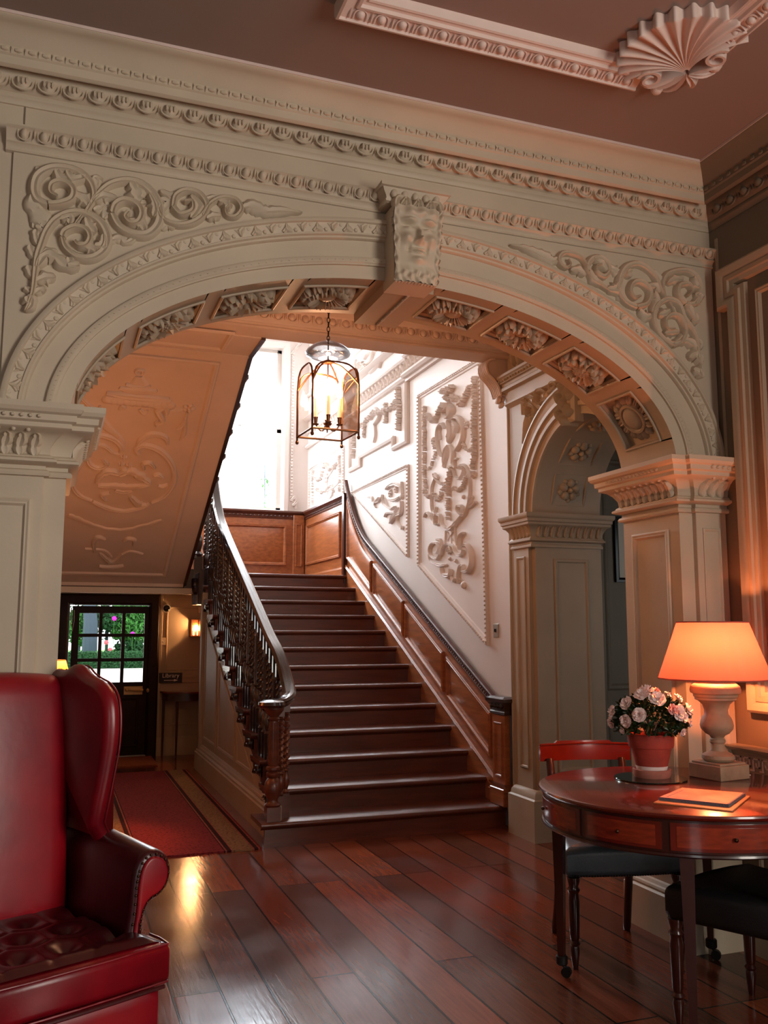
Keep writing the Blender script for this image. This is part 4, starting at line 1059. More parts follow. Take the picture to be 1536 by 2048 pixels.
# low relief under the flight
so_ = thing('soffit_relief', 'low plaster relief of a scalloped canopy, scrolls and flower basket under the upper flight', 'plaster relief', (.55, 8.8, 2.8))
m = MB(); c8 = crop(110, 720, .21484)
h = .016
carve(m, FSo, c8, [
 ('s', [(790,130),(755,110),(770,85),(820,95),(810,130)], .03, h), ('s', [(780,150),(785,250)], [.06,.20], h), ('s', [(660,215),(780,245),(890,235)], [.02,.06,.02], h*1.4),
 ('s', [(600,250),(750,290),(950,285)], [.03,.12,.03], h*1.2), ('s', [(480,295),(700,330),(1060,355)], [.03,.10,.03], h*1.8),
 ('s', [(470,350),(700,375),(1080,395)], [.07,.08,.07], h*1.2),
 ('s', [(420,420),(420,520),(480,620),(580,700),(650,780)], [.02,.07,.09,.06,.02], h, 0), ('s', [(330,690),(450,700),(560,740),(620,810),(600,860),(540,850)], [.02,.06,.07,.06,.04,.02], h*1.4),
 ('s', [(1040,500),(1030,430),(960,470),(1000,560),(940,590)], [.03,.09,.07,.05,.02], h*1.6, 0), ('s', [(1050,780),(1020,710),(900,690),(800,740),(760,800)], [.02,.06,.09,.06,.02], h*1.4, 0),
 ('s', [(780,870),(760,820),(830,790),(960,830),(1060,920),(1110,1040),(1100,1150),(1020,1260),(900,1320)], [.04,.06,.07,.08,.06,.05,.06,.05,.02], h*1.5),
 ('s', [(540,860),(450,790),(350,820),(280,900),(200,1020),(160,1150),(220,1250),(340,1300)], [.03,.05,.08,.07,.06,.05,.05,.03], h*1.2),
 ('s', [(300,870),(320,960),(400,1000),(480,970),(450,920)], [.03,.06,.06,.03], h*1.4), ('s', [(830,1010),(820,960),(880,950),(930,1000)], [.02,.04,.05,.02], h*1.6),
 ('s', [(380,1130),(450,1050),(520,1030),(600,1050)], [.03,.08,.10,.04], h*2, 3), ('s', [(600,1060),(700,1030),(800,1080),(890,1140)], [.05,.10,.10,.03], h*2, 4),
 ('s', [(400,1160),(560,1170),(700,1180),(880,1150)], [.04,.09,.09,.03], h*1.6, 5), ('s', [(560,1200),(640,1220),(720,1200)], [.05,.08,.04], h*1.6, 2),
 ('s', [(480,1300),(440,1250),(510,1230)], [.02,.05,.03], h*1.6), ('s', [(860,1340),(780,1340),(700,1260)], [.03,.09,.04], h*1.6, 3), ('s', [(350,1310),(480,1370),(640,1400),(800,1370),(880,1330)], [.03,.06,.05,.05,.03], h*1.4, 6, .15),
 ('s', [(120,1440),(200,1470),(320,1520),(480,1565),(650,1575),(820,1540),(1000,1490)], [.06,.07,.05,.04,.04,.05,.06], h, 8, .2), ('s', [(370,1780),(360,1690),(400,1640),(470,1660)], [.03,.05,.05,.02], h*1.5), ('s', [(730,1720),(740,1670),(680,1655),(640,1680)], [.03,.05,.05,.02], h*1.5),
 ('s', [(280,1750),(450,1770),(520,1830)], [.02,.05,.04], h), ('s', [(820,1800),(700,1780),(600,1830)], [.02,.05,.04], h), ('s', [(420,1790),(480,1850),(520,1880)], [.03,.06,.06], h*1.4, 3), ('s', [(630,1800),(580,1860),(530,1880)], [.03,.06,.06], h*1.4, 3),
 ('s', [(410,1910),(520,1925),(640,1905)], [.03,.07,.03], h*1.5), ('s', [(1060,470),(1230,450)], .04, h), ('f', (1245,445), .06, h*2, 5), ('s', [(1230,480),(1190,600),(1130,640)], [.02,.05,.02], h), ('s', [(1220,560),(1200,680),(1160,740)], [.02,.05,.01], h),
 ('s', [(240,340),(330,430),(400,450)], [.03,.05,.02], h), ('f', (640,895), .03, h*2, 4), ('f', (620,960), .03, h*2, 4), ('f', (690,970), .03, h*2, 4), ('b', (650,1020), .04, h*2),
 ('s', [(600,460),(630,430),(660,450)], [.03,.05,.02], h), ('s', [(790,450),(830,490),(860,460)], [.03,.06,.02], h), ('s', [(930,580),(960,560),(940,610)], [.02,.03,.01], h), ('s', [(920,1070),(960,1060),(1010,1090)], [.02,.06,.02], h*1.4), ('s', [(960,1160),(1000,1170),(1050,1150)], [.02,.05,.02], h*1.4)])
for i in range(11): blob(m, FSo, *FSo.px(*c8(490+58*i, 368+5.5*i)), .052, h*1.6, n=10, m=3)
m.build('relief', 'soffit_paint', so_, smooth=50)
# carriage face of the upper flight with silhouetted tread ends
ub = thing('upper_flight_string', 'dark carved outer edge of the upper flight, seen against the window', 'stair string', (FX1, 9, 2.6))
m = MB()
Q = [(LY+.02, zs(LY)-.02), (yt, zt2-.01), (BY+.2, zt2-.01), (BY+.2, zt2+.24), (yt-.05, zt2+.24), (LY+.02, zs(LY)+.26)]
m.poly(Fr((FX1, 0, 0), (0,1,0), (0,0,1), (1,0,0)), Q, .0, .035)
m.build('string_board', 'dark_oak', ub)
m = MB()
for i in range(11):
    y = LY-.343*i; z = LAND+.168*(i+1)
    m.box(FX1-.02, y-.343-.02, z-.035, FX1+.10, y+.02, z)
    f = Fr((FX1+.035, 0, 0), (0,1,0), (0,0,1), (1,0,0))
    stroke(m, f, [(y-.30, z-.06), (y-.20, z-.09), (y-.10, z-.13), (y-.04, z-.22)], [.06,.10,.09,.03], .03, lobes=3)
m.build('tread_ends', 'dark_oak', ub)
# ============================================================ stair wall plaster decoration
def beadframe(mb, fr, pts, w=.045, h=.026, closed=True):
    A = sum(pts[i][0]*pts[(i+1)%len(pts)][1]-pts[(i+1)%len(pts)][0]*pts[i][1] for i in range(len(pts)))
    if A < 0: pts = pts[::-1]
    mould(mb, fr, pts, [(0,0),(0,h*.9),(w*.2,h),(w*.42,h*.9),(w*.5,h*.45),(w*.85,h*.4),(w,0)], closed=closed)
    n = len(pts); ip = inset(pts, w*.18)
    for i in range(n if closed else n-1):
        a, b = ip[i], ip[(i+1)%n]; L = sqrt((b[0]-a[0])**2+(b[1]-a[1])**2); k = max(1, int(L/.038))
        for j in range(k):
            t = (j+.5)/k; blob(mb, fr, a[0]+(b[0]-a[0])*t, a[1]+(b[1]-a[1])*t, .014, .018, ry=.008, n=5, m=2, ang=atan2(b[1]-a[1], b[0]-a[0])+.6, base=h*.8)
    return mb
d1 = MB()
beadframe(d1, FS, [(8.30,3.90),(8.31,2.158),(6.80,1.392),(6.87,3.885)])
struct(d1.build('trim_16', 'white_paint', smooth=40), 'tall beaded plaster panel frame on the stair wall')
d2 = MB(); beadframe(d2, FS, [(10.50,3.21),(8.59,3.235),(8.60,2.26)], .04, .022)
struct(d2.build('trim_17', 'white_paint', smooth=40), 'triangular beaded plaster frame on the stair wall')
z4 = crop(560, 600, .34180)
d3 = MB(); pts = [FS.px(*z4(*q)) for q in ((180,985),(378,848),(378,1135),(178,1230))]
beadframe(d3, FS, pts, .04, .022)
struct(d3.build('trim_18', 'white_paint', smooth=40), 'small beaded plaster frame above the landing panelling')
d4 = MB()
mould(d4, FS, [(8.60,4.16),(8.60,3.475),(9.02,3.475),(9.02,3.59),(10.14,3.59),(10.14,3.487),(10.58,3.487),(10.58,4.16)][::-1], [(-.03,0),(-.03,.035),(-.01,.045),(.015,.03),(.02,0)])
struct(d4.build('trim_19', 'white_paint'), 'stepped plaster frame round the hanging garland')
d5 = MB()
pth = [(8.62, 0), (12.60, 0)]
# frieze: left part lower plane, right part breaks forward
def bandm(z, w, h, y0, y1, base=0):
    f = Fr((XR-base, 0, 0), (0,1,0), (0,0,1), (-1,0,0))
    mould(d5, f, [(y0, z), (y1, z)], [(-w/2,0),(-w/2,h*.6),(-w*.2,h),(w*.25,h*.7),(w/2,h*.4),(w/2,0)])
for (y0, y1, base) in ((8.62, WY-.02, .0), (6.5, 8.60, .04)):
    if base: d5.bbox(FS, y0, 4.12, y1, 4.62, 0, base)
    bandm(4.185, .07, .06, y0, y1, base); bandm(4.40, .05, .045, y0, y1, base); bandm(4.60, .07, .10, y0, y1, base); bandm(4.96, .06, .05, y0, y1, base)
f5 = Fr((XR-.0, 0, 0), (0,1,0), (0,0,1), (-1,0,0))
struct(d5.build('trim_20', 'white_paint'), 'frieze mouldings high on the stair wall')
fr_ = thing('stair_frieze', 'white plaster frieze of repeating leaf motifs high on the stair wall', 'plaster frieze', (XR, 9.5, 4.29))
m = MB()
for i in range(52):
    y = 6.6+i*.115; b = .04 if y < 8.6 else 0.0
    f = Fr((XR-b, 0, 0), (0,1,0), (0,0,1), (-1,0,0))
    stroke(m, f, [(y-.04, 4.225), (y-.045, 4.28), (y-.01, 4.33), (y, 4.37)], [.015,.04,.03,.01], .022, lobes=2)
    stroke(m, f, [(y+.04, 4.225), (y+.045, 4.28), (y+.01, 4.33)], [.015,.04,.02], .022, lobes=2); blob(m, f, y, 4.26, .017, .025)
m.build('leaf_motifs', 'white_paint', fr_, smooth=45)

c7 = crop(830, 740, .22472)
tr = thing('plaster_trophy', 'tall white plaster trophy of scrolls and flowers in the largest stair wall panel', 'plaster relief', (XR, 7.6, 2.8))
m = MB(); h = .045
rf = random.Random(3)
def chain(mb, fr, cr, pts, n, r0, r1, hh, mix=True):
    P = crv([fr.px(*cr(*p)) for p in pts], 8)
    for i in range(n):
        t = i/(n-1); k = t*(len(P)-1); j = min(int(k), len(P)-2); a = P[j][0]+(P[j+1][0]-P[j][0])*(k-j); b = P[j][1]+(P[j+1][1]-P[j][1])*(k-j)
        r = (r0+(r1-r0)*t)*.52; r *= .8+.5*rf.random(); a += rf.uniform(-.3, .3)*r; b += rf.uniform(-.3, .3)*r
        if mix and i % 3 == 0: flower(mb, fr, a, b, r*1.15, hh, 5, ang=rf.random()*3)
        elif i % 3 == 1:
            an = rf.random()*6.28; stroke(mb, fr, [(a-cos(an)*r, b-sin(an)*r), (a, b), (a+cos(an)*r*1.3, b+sin(an)*r*1.3)], [r*.4, r*1.1, r*.2], hh*.7, lobes=2)
        else: blob(mb, fr, a, b, r*.75, hh, ry=r*.6, ang=rf.random()*3)
chain(m, FS, c7, [(95,335),(90,450),(95,560),(95,680),(95,770),(92,860),(95,960),(110,1040)], 34, .035, .03, h)
chain(m, FS, c7, [(540,75),(540,180),(545,290),(540,400),(538,500),(540,600),(540,700),(540,770),(530,850),(530,930)], 44, .05, .03, h*1.2)
chain(m, FS, c7, [(120,400),(150,430),(170,460),(205,420),(235,350),(260,310)], 20, .045, .04, h*1.3)
chain(m, FS, c7, [(340,250),(380,250),(420,300),(440,290),(470,220),(500,160)], 22, .05, .04, h*1.3)
chain(m, FS, c7, [(255,200),(300,170),(350,160),(310,220),(290,250),(320,260)], 20, .045, .04, h*1.5)
carve(m, FS, c7, [
 ('s', [(330,310),(345,350),(330,400),(290,420),(270,380),(310,330)], [.05,.09,.10,.08,.05], h*1.8),
 ('s', [(310,290),(312,430)], [.05,.12], h*1.5), ('s', [(300,450),(310,520),(305,640)], [.06,.10,.05], h*1.2),
 ('s', [(270,520),(250,480),(215,520),(205,600),(215,700),(245,770)], [.03,.07,.08,.07,.05,.03], h*1.3),
 ('s', [(320,460),(370,420),(420,450),(440,540),(425,640),(380,715),(360,700)], [.04,.08,.10,.10,.08,.05,.03], h*1.4),
 ('s', [(375,560),(385,500),(350,450)], [.04,.07,.04], h*1.6), ('s', [(350,500),(345,580),(310,650)], [.05,.10,.05], h*1.2), ('f', (300,590), .045, h*1.5, 5), ('s', [(235,620),(225,540),(250,500)], [.03,.06,.03], h),
 ('s', [(300,670),(290,760),(260,860)], [.05,.10,.04], h, 0), ('s', [(320,670),(350,740),(345,830),(370,870)], [.05,.11,.09,.04], h*1.2),
 ('s', [(270,870),(260,800),(270,720),(300,670)], [.03,.07,.07,.03], h), ('s', [(365,860),(360,800),(385,790)], [.03,.06,.04], h),
 ('s', [(350,880),(370,950),(410,965),(440,920),(435,860),(400,850)], [.03,.05,.06,.06,.05,.03], h*1.2), ('s', [(400,880),(420,845),(460,860),(490,930),(498,1020),(495,1120),(480,1210),(450,1290),(420,1300)], [.04,.05,.05,.035,.03,.035,.06,.06,.03], h),
 ('s', [(420,1290),(390,1250),(395,1210),(430,1220),(425,1270)], [.03,.06,.06,.04], h*1.3), ('s', [(430,1300),(380,1360),(330,1410),(290,1410)], [.04,.09,.09,.04], h*1.4, 4),
 ('s', [(290,1410),(250,1370),(235,1300),(200,1290),(190,1370),(220,1370)], [.04,.07,.07,.06,.05,.03], h*1.3), ('s', [(215,960),(180,930),(190,960),(240,1020),(260,1000)], [.06,.08,.05,.03,.02], h*1.2),
 ('s', [(185,970),(160,1040),(155,1140),(160,1240),(185,1270),(200,1220)], [.03,.03,.03,.05,.06,.04], h), ('s', [(200,1370),(160,1330),(150,1270)], [.04,.06,.03], h, 2), ('s', [(90,1310),(115,1270),(140,1300)], [.04,.07,.03], h, 2),
 ('s', [(480,1200),(510,1150),(520,1120)], [.03,.06,.04], h, 2), ('s', [(490,1230),(540,1190),(550,1170)], [.03,.05,.05], h, 2),
 ('s', [(280,1430),(275,1550)], .045, h*.6), ('s', [(360,1380),(365,1480),(375,1560)], .04, h*.6), ('s', [(320,1430),(320,1560)], .11, h*.35), ('s', [(295,1440),(345,1520)], .014, h*.5), ('s', [(345,1440),(295,1520)], .014, h*.5),
 ('s', [(410,1600),(405,1540),(415,1480),(445,1450)], [.05,.08,.07,.06], h*1.4, 2), ('s', [(440,1600),(430,1640),(400,1650),(370,1620),(350,1570),(300,1550),(260,1590),(245,1650)], [.03,.06,.06,.05,.05,.05,.06,.03], h*1.2),
 ('s', [(440,1570),(480,1560),(515,1630),(520,1720),(490,1790),(440,1790)], [.04,.07,.09,.10,.08,.04], h*1.6), ('s', [(430,1790),(440,1740),(410,1750),(395,1820),(400,1900)], [.04,.06,.06,.05,.03], h*1.2),
 ('s', [(235,1640),(210,1680),(160,1660),(140,1600),(160,1550),(200,1540),(225,1580),(210,1630),(180,1620)], [.03,.05,.06,.06,.05,.05,.04,.02], h*1.2), ('s', [(200,1510),(240,1520),(235,1640)], [.05,.05,.03], h), ('s', [(135,1640),(150,1700),(230,1740),(290,1730)], [.03,.05,.06,.04], h, 4),
 ('s', [(290,1610),(320,1570),(340,1620)], [.06,.08,.05], h*1.2), ('f', (315,1610), .05, h*1.5, 5), ('b', (315,1680), .028, h), ('s', [(250,1760),(265,1820),(320,1830),(330,1770)], [.05,.07,.08,.05], h*1.4, 3), ('s', [(330,1840),(350,1880),(370,1850)], [.04,.05,.03], h),
 ('b', (440,1915), .05, h*1.4), ('s', [(395,1900),(405,1860)], .03, h), ('b', (370,1700), .03, h), ('f', (200,955), .05, h*1.2, 5), ('f', (165,630), .055, h*1.2, 6), ('f', (465,490), .055, h*1.4, 6), ('f', (530,935), .05, h*1.2, 5), ('b', (435,1130), .03, h)], ws=.5, hs=.55)
chain(m, FS, c7, [(180,680),(190,740),(170,800),(150,860),(120,880),(90,880)], 14, .03, .025, h*.8)
chain(m, FS, c7, [(430,640),(450,690),(490,720),(520,690),(550,660)], 14, .03, .028, h*.8)
chain(m, FS, c7, [(330,880),(315,960),(305,1040),(310,1110),(310,1200),(308,1280),(312,1330)], 26, .05, .018, h*1.2)
chain(m, FS, c7, [(95,1080),(130,1130),(180,1100),(210,1160),(250,1080),(290,1000)], 18, .04, .035, h)
chain(m, FS, c7, [(350,1050),(400,1070),(440,1030),(460,970),(490,940)], 14, .035, .035, h)
m.build('trophy_relief', 'white_paint', tr, smooth=50)

t2 = thing('plaster_spray', 'small white leaf and flower spray in the triangular stair wall panel', 'plaster relief', (XR, 9.2, 2.9))
m = MB(); c9 = crop(600, 940, .26042)
carve(m, FS, c9, [('s', [(525,210),(560,210),(570,250),(610,240),(640,200)], [.03,.06,.05,.06,.03], h), ('s', [(590,290),(580,260),(610,210)], [.02,.06,.03], h), ('s', [(640,190),(650,260),(700,300),(740,280)], [.03,.06,.06,.03], h*1.2),
 ('s', [(670,150),(700,120),(740,110),(780,130)], [.05,.10,.10,.04], h*1.3, 3), ('f', (700,180), .07, h*1.6, 6), ('f', (745,150), .06, h*1.6, 6), ('s', [(690,230),(740,230),(790,200)], [.04,.08,.05], h*1.3), ('s', [(795,190),(790,90)], [.05,.03], h*1.2, 2),
 ('s', [(790,240),(785,330),(750,350),(700,410)], [.05,.08,.08,.03], h*1.3), ('s', [(660,360),(680,330),(740,330)], [.03,.06,.04], h*1.2), ('s', [(700,410),(710,360),(760,290)], [.03,.06,.03], h), ('s', [(760,350),(760,400),(790,450),(795,430)], [.04,.07,.06,.05], h*1.3), ('b', (790,200), .06, h*1.5), ('s', [(660,220),(690,290),(740,290)], [.03,.05,.02], h)], ws=.5, hs=.55)
m.build('spray_relief', 'white_paint', t2, smooth=50)
t3 = thing('plaster_garland', 'white plaster fruit garland hanging in the stepped frame of the stair wall', 'plaster relief', (XR, 9.6, 3.8))
m = MB()
chain(m, FS, z4, [(700,530),(705,620),(705,700),(703,760)], 22, .06, .03, h*1.5)
chain(m, FS, z4, [(690,600),(650,640),(620,650),(590,660),(560,660),(530,690),(490,730),(450,740)], 40, .055, .05, h*1.6)
chain(m, FS, z4, [(430,720),(438,780),(440,860),(437,920)], 20, .06, .03, h*1.5)
chain(m, FS, z4, [(625,620),(630,690),(625,720)], 9, .05, .03, h*1.3); chain(m, FS, z4, [(500,740),(500,800)], 7, .05, .03, h*1.3)
carve(m, FS, z4, [('s', [(540,700),(560,640),(590,680),(560,730)], [.06,.13,.13,.06], h*1.6), ('s', [(560,730),(565,790),(555,835)], [.09,.09,.05], h*1.2)], ws=.5, hs=.55)
m.build('garland_relief', 'white_paint', t3, smooth=50)
t4_ = thing('plaster_trophy', 'small white plaster flower trophy above the landing panelling, beside the window', 'plaster relief', (XR, 11.7, 3.7))
m = MB()
chain(m, FS, z4, [(200,1000),(195,1080),(195,1190)], 14, .035, .03, h); chain(m, FS, z4, [(350,920),(355,1000),(352,1120)], 18, .05, .03, h)
chain(m, FS, z4, [(210,1030),(240,1050),(270,960),(300,990),(340,960)], 22, .05, .05, h*1.3); chain(m, FS, z4, [(220,1110),(260,1120),(300,1090),(320,1120)], 14, .05, .04, h)
carve(m, FS, z4, [('f', (275,1040), .11, h*1.5, 6), ('s', [(290,1140),(300,1160),(270,1180)], [.03,.06,.03], h), ('s', [(310,1080),(310,1140),(280,1190)], [.03,.05,.02], h), ('s', [(198,1010),(215,1110),(260,1120),(310,1100),(352,1060)], .05, h*.5), ('s', [(197,1060),(215,1110)], .05, h*.5), ('s', [(275,1040),(280,1140),(290,1180)], .05, h*.5), ('s', [(350,960),(320,980),(275,1040),(215,1035)], .05, h*.5)], ws=.5, hs=.55)
m.build('trophy_relief', 'white_paint', t4_, smooth=50)
t5_ = thing('plaster_swag', 'curling white plaster swag above the frieze, behind the lantern', 'plaster relief', (XR, 9.3, 4.8))
m = MB()
carve(m, FS, z4, [('s', [(480,420),(500,380),(540,340),(560,290),(610,280),(600,340),(560,400),(530,430)], [.05,.12,.14,.12,.12,.10,.05], h*1.5), ('s', [(500,350),(530,300),(580,270)], [.04,.10,.05], h*1.5, 3), ('s', [(590,400),(600,360),(640,290),(665,290)], [.04,.08,.06,.04], h*1.3), ('s', [(400,410),(430,390),(450,350)], [.04,.09,.04], h, 2)], ws=.5, hs=.55)
chain(m, FS, z4, [(450,400),(490,370),(540,400),(590,350)], 18, .06, .05, h*1.4)
m.build('swag_relief', 'white_paint', t5_, smooth=50)
# switch plate
swp = thing('light_switch', 'small square brushed metal light switch on the white stair wall', 'light switch', (XR, 6.52, 1.47))
a, b = FS.px(993, 1261); FSW = FS
m = MB(); m.bbox(FS, a-.045, b-.055, a+.045, b+.055, 0, .008, .003); m.build('plate', 'steel', swp)
m = MB(); m.bbox(FS, a-.008, b-.014, a+.008, b+.014, .008, .02, .003); m.build('toggle', 'dark_glass', swp)
# ============================================================ staircase
N1Y, GO, RI = 6.44, .343, .168
TX0, TX1 = 1.57, 3.375
nose = lambda y: RI+(y-N1Y)*RI/GO
stc = thing('staircase', 'wide reddish oak staircase of thirteen steps climbing to the window landing', 'staircase', (2.45, N1Y, 0))
for n in range(1, 14):
    y = N1Y+GO*(n-1); z = RI*n
    xa = TX0 if n > 1 else 1.44
    m = MB()
    yb_ = y+GO+.03 if n < 13 else LY+.12
    pr = [(y+.0, z-.018), (y+.004, z-.006), (y+.014, z), (yb_, z), (yb_, z-.03), (y+.03, z-.034), (y+.03, z-.05), (y+.018, z-.036), (y+.006, z-.032)]
    k = len(pr); m.add([(xa, a, b) for a, b in pr]+[(TX1, a, b) for a, b in pr], [tuple(range(k)), tuple(reversed(range(k, 2*k)))]+[(i, (i+1)%k, k+(i+1)%k, k+i) for i in range(k)])
    m.build('tread', 'tread_oak', stc, smooth=50)
    m = MB(); m.box(xa+.02 if n > 1 else 1.47, y+.03, z-RI+(.0 if n == 1 else .0), TX1, y+.06, z-.032)
    if n == 1: m.box(1.46, y+.025, 0, TX1, y+.06, .022)
    m.build('riser', 'stair_oak', stc)
    if n > 1:                                     # carved bracket under each tread end
        m = MB(); f = Fr((1.60, 0, 0), (0,1,0), (0,0,1), (-1,0,0))
        m.bbox(f, y+.03, z-.13, y+GO-.01, z-.034, 0, .012)
        stroke(m, f, [(y+.05, z-.06), (y+.12, z-.07), (y+.2, z-.09), (y+.27, z-.13)], [.03,.07,.06,.02], .035, lobes=3)
        stroke(m, f, spiral((y+.075, z-.085), .042, .01, 0, 1.3, 14), [.02,.016,.01], .04, sm=1, rib=False)
        m.bbox(f, y+.03, z-.048, y+GO, z-.034, 0, .03)
        m.build('tread_bracket', 'dark_oak', stc, smooth=40)
# closed mass below the steps
m = MB()
P = [(N1Y+.05, 0), (N1Y+.05, RI-.04)]
for n in range(2, 14):
    y = N1Y+GO*(n-1)+.05; P += [(y, RI*(n-1)-.04), (y, RI*n-.04)]
P += [(LY+.13, LAND-.05), (LY+.13, 0)]
m.add([(1.62, a, b) for a, b in P]+[(TX1-.01, a, b) for a, b in P], [tuple(range(len(P))), tuple(reversed(range(len(P), 2*len(P))))]+[(i, (i+1)%len(P), len(P)+(i+1)%len(P), len(P)+i) for i in range(len(P))])
m.build('carcase', 'stair_oak', stc, smooth=0)
# panelled cream wall under the outer string
uw = MB(); f = Fr((1.60, 0, 0), (0,1,0), (0,0,1), (-1,0,0))
SE = 10.20
uq = [(N1Y+.06, 0), (SE, 0), (SE, min(1.99, nose(SE)-.14)), (N1Y+.42, .06+RI)]
uw.poly(f, [(N1Y+.06, 0), (SE, 0), (SE, nose(SE)-.20), (N1Y+.06+.343, RI-.02), (N1Y+.06, RI-.04)], -.03, 0)
uw.box(1.56, SE-.02, 0, 1.66, SE+.06, 1.93); uw.box(1.62, SE, 0, 3.37, SE+.06, 1.78)
def slope_panel(mb, y0, y1, z0, off):
    q = [(y0, z0), (y1, z0), (y1, nose(y1)-off), (y0, nose(y0)-off)]
    mould(mb, f, q, [(0,0),(0,.008),(.008,.014),(.016,.010),(.024,.010),(.03,0)], closed=True)
slope_panel(uw, 7.05, 7.60, .34, .33) if nose(7.05)-.33 > .36 else None
for a, b in ((7.45, 8.20), (8.32, 9.20), (9.32, 10.10)): slope_panel(uw, a, b, .34, .33)
struct(uw.build('wall_under_stair', 'hall_paint'), 'cream panelled wall below the open side of the stairs')
sk = MB(); mould(sk, FC, [(1.60, N1Y+.07), (1.60, SE+.06), (3.4, SE+.06)][::1], [(0,.27),(.012,.265),(.02,.25),(.032,.245),(.036,.23),(.03,.222),(.05,.21),(.05,.19),(.065,.185),(.065,0),(0,0)])
struct(sk.build('baseboard_stair', 'hall_paint'), 'deep moulded skirting under the stairs')

# ---- balustrade
bl = thing('stair_balustrade', 'dark carved oak balustrade with sweeping polished handrail on the open side of the stairs', 'balustrade', (1.64, N1Y, RI))
BX = 1.64
def twist_baluster(H, r=.019, dark=True):
    """lathe and barley twist, local origin at foot"""
    m = MB()
    q = .023
    m.box(-q, -q, 0, q, q, H*.20)
    m.lathe([(q*.9, H*.20), (q*1.15, H*.215), (q*.6, H*.235), (q*.8, H*.25), (q*1.25, H*.30), (q*1.1, H*.34), (q*.5, H*.38), (q*.95, H*.395), (q*.6, H*.41)], n=10)
    vs = []; fs = []; ns = 34; nn = 10; z0, z1 = H*.41, H*.86
    for i in range(ns+1):
        t = i/ns; z = z0+(z1-z0)*t; a = t*2*pi*4.2
        for k in range(nn):
            th = 2*pi*k/nn; rr = r*(.62+.38*cos(2*(th-a)))*1.0+.003
            vs.append((rr*cos(th), rr*sin(th), z))
    for i in range(ns):
        for k in range(nn): fs.append((i*nn+k, i*nn+(k+1)%nn, (i+1)*nn+(k+1)%nn, (i+1)*nn+k))
    m.add(vs, fs)
    m.lathe([(q*.6, H*.86), (q*1.0, H*.875), (q*.6, H*.89)], n=10)
    m.box(-q*.9, -q*.9, H*.89, q*.9, q*.9, H)
    return m
def fluted_baluster(H):
    m = MB(); q = .022
    m.box(-q, -q, 0, q, q, H*.19)
    m.lathe([(q*.9, H*.19), (q*1.15, H*.205), (q*.6, H*.225), (q*1.25, H*.29), (q*1.1, H*.33), (q*.5, H*.37), (q, H*.39), (q*.75, H*.40), (q*.82, H*.45), (q*.60, H*.80), (q*.95, H*.82), (q*.6, H*.84), (q*.95, H*.87)], n=12)
    m.box(-q*.9, -q*.9, H*.87, q*.9, q*.9, H)
    return m
RH = .93
protoA = protoB = None
for n in range(2, 14):
    for j in range(3):
        y = N1Y+GO*(n-1)+.06+j*GO/3
        if n == 13 and j > 0: continue
        top = nose(y)+RH-.03; zf = RI*n; Hh = top-zf
        key = 'A' if j != 1 else 'B'
        base = protoA if key == 'A' else protoB
        if base is None:
            base = (twist_baluster(1.0) if key == 'A' else fluted_baluster(1.0)).build('baluster', 'dark_oak', bl, smooth=45, world=False)
            if key == 'A': protoA = base
            else: protoB = base
            o = base
        else:
            o = base.copy(); COL.objects.link(o); o.parent = bl
        o.location = V3((BX, y, zf))-bl.location; o.scale = (1, 1, Hh)
# handrail
def rail_prof(w=.046, h=.032):
    return [(-w*.55, -h), (-w, -h*.4), (-w*.9, 0), (-w*1.05, h*.35), (-w*.75, h*.9), (-w*.25, h*1.05), (0, h*.92), (w*.25, h*1.05), (w*.75, h*.9), (w*1.05, h*.35), (w*.9, 0), (w, -h*.4), (w*.55, -h)]
def sweep3(mb, pts, prof, up=V3((0,0,1))):
    n = len(pts); pts = [V3(p) for p in pts]; k = len(prof); vs = []; fs = []
    for i in range(n):
        t = (pts[min(i+1,n-1)]-pts[max(i-1,0)]).normalized()
        th = V3((t.x, t.y, 0)); 
        if th.length < .15: th = V3((0,1,0))
        th.normalize(); side = V3((th.y, -th.x, 0)); u2 = side.cross(t).normalized()
        vs += [pts[i]+side*a+u2*b for a, b in prof]
    for i in range(n-1):
        for j in range(k): fs.append((i*k+j, i*k+(j+1)%k, (i+1)*k+(j+1)%k, (i+1)*k+j))
    fs += [tuple(range(k)), tuple(reversed(range((n-1)*k, n*k)))]
    return mb.add(vs, fs)
m = MB()
key = [(1.50, 6.44, 1.000), (1.585, 6.47, 1.003), (1.655, 6.55, 1.045), (1.672, 6.70, 1.14), (1.66, 6.90, nose(6.9)+RH)]
yy = 7.2
while yy < 9.35: key.append((BX+.012, yy, nose(yy)+RH)); yy += .4
key += [(BX+.005, 9.6, nose(9.6)+RH+.03), (BX, 9.85, nose(9.85)+RH+.14), (BX-.01, 10.05, nose(10.05)+RH+.33), (BX-.03, 10.3, nose(10.3)+RH+.52), (BX-.05, 10.5, 3.42)]
sweep3(m, crv(key, 6), rail_prof())
m.lathe([(0, -.032), (.085, -.03), (.1, -.01), (.095, .012), (.06, .026), (0, .03)], c=(1.50, 6.44, 1.0), n=24)
m.build('handrail', 'handrail_wood', bl, smooth=40)
# fascia under the rail
m = MB(); m.tube([(BX+.01, y_, nose(y_)+RH-.048) for y_ in (6.95, 8, 9, 9.5)], .022, n=6); m.build('under_rail', 'dark_oak', bl)
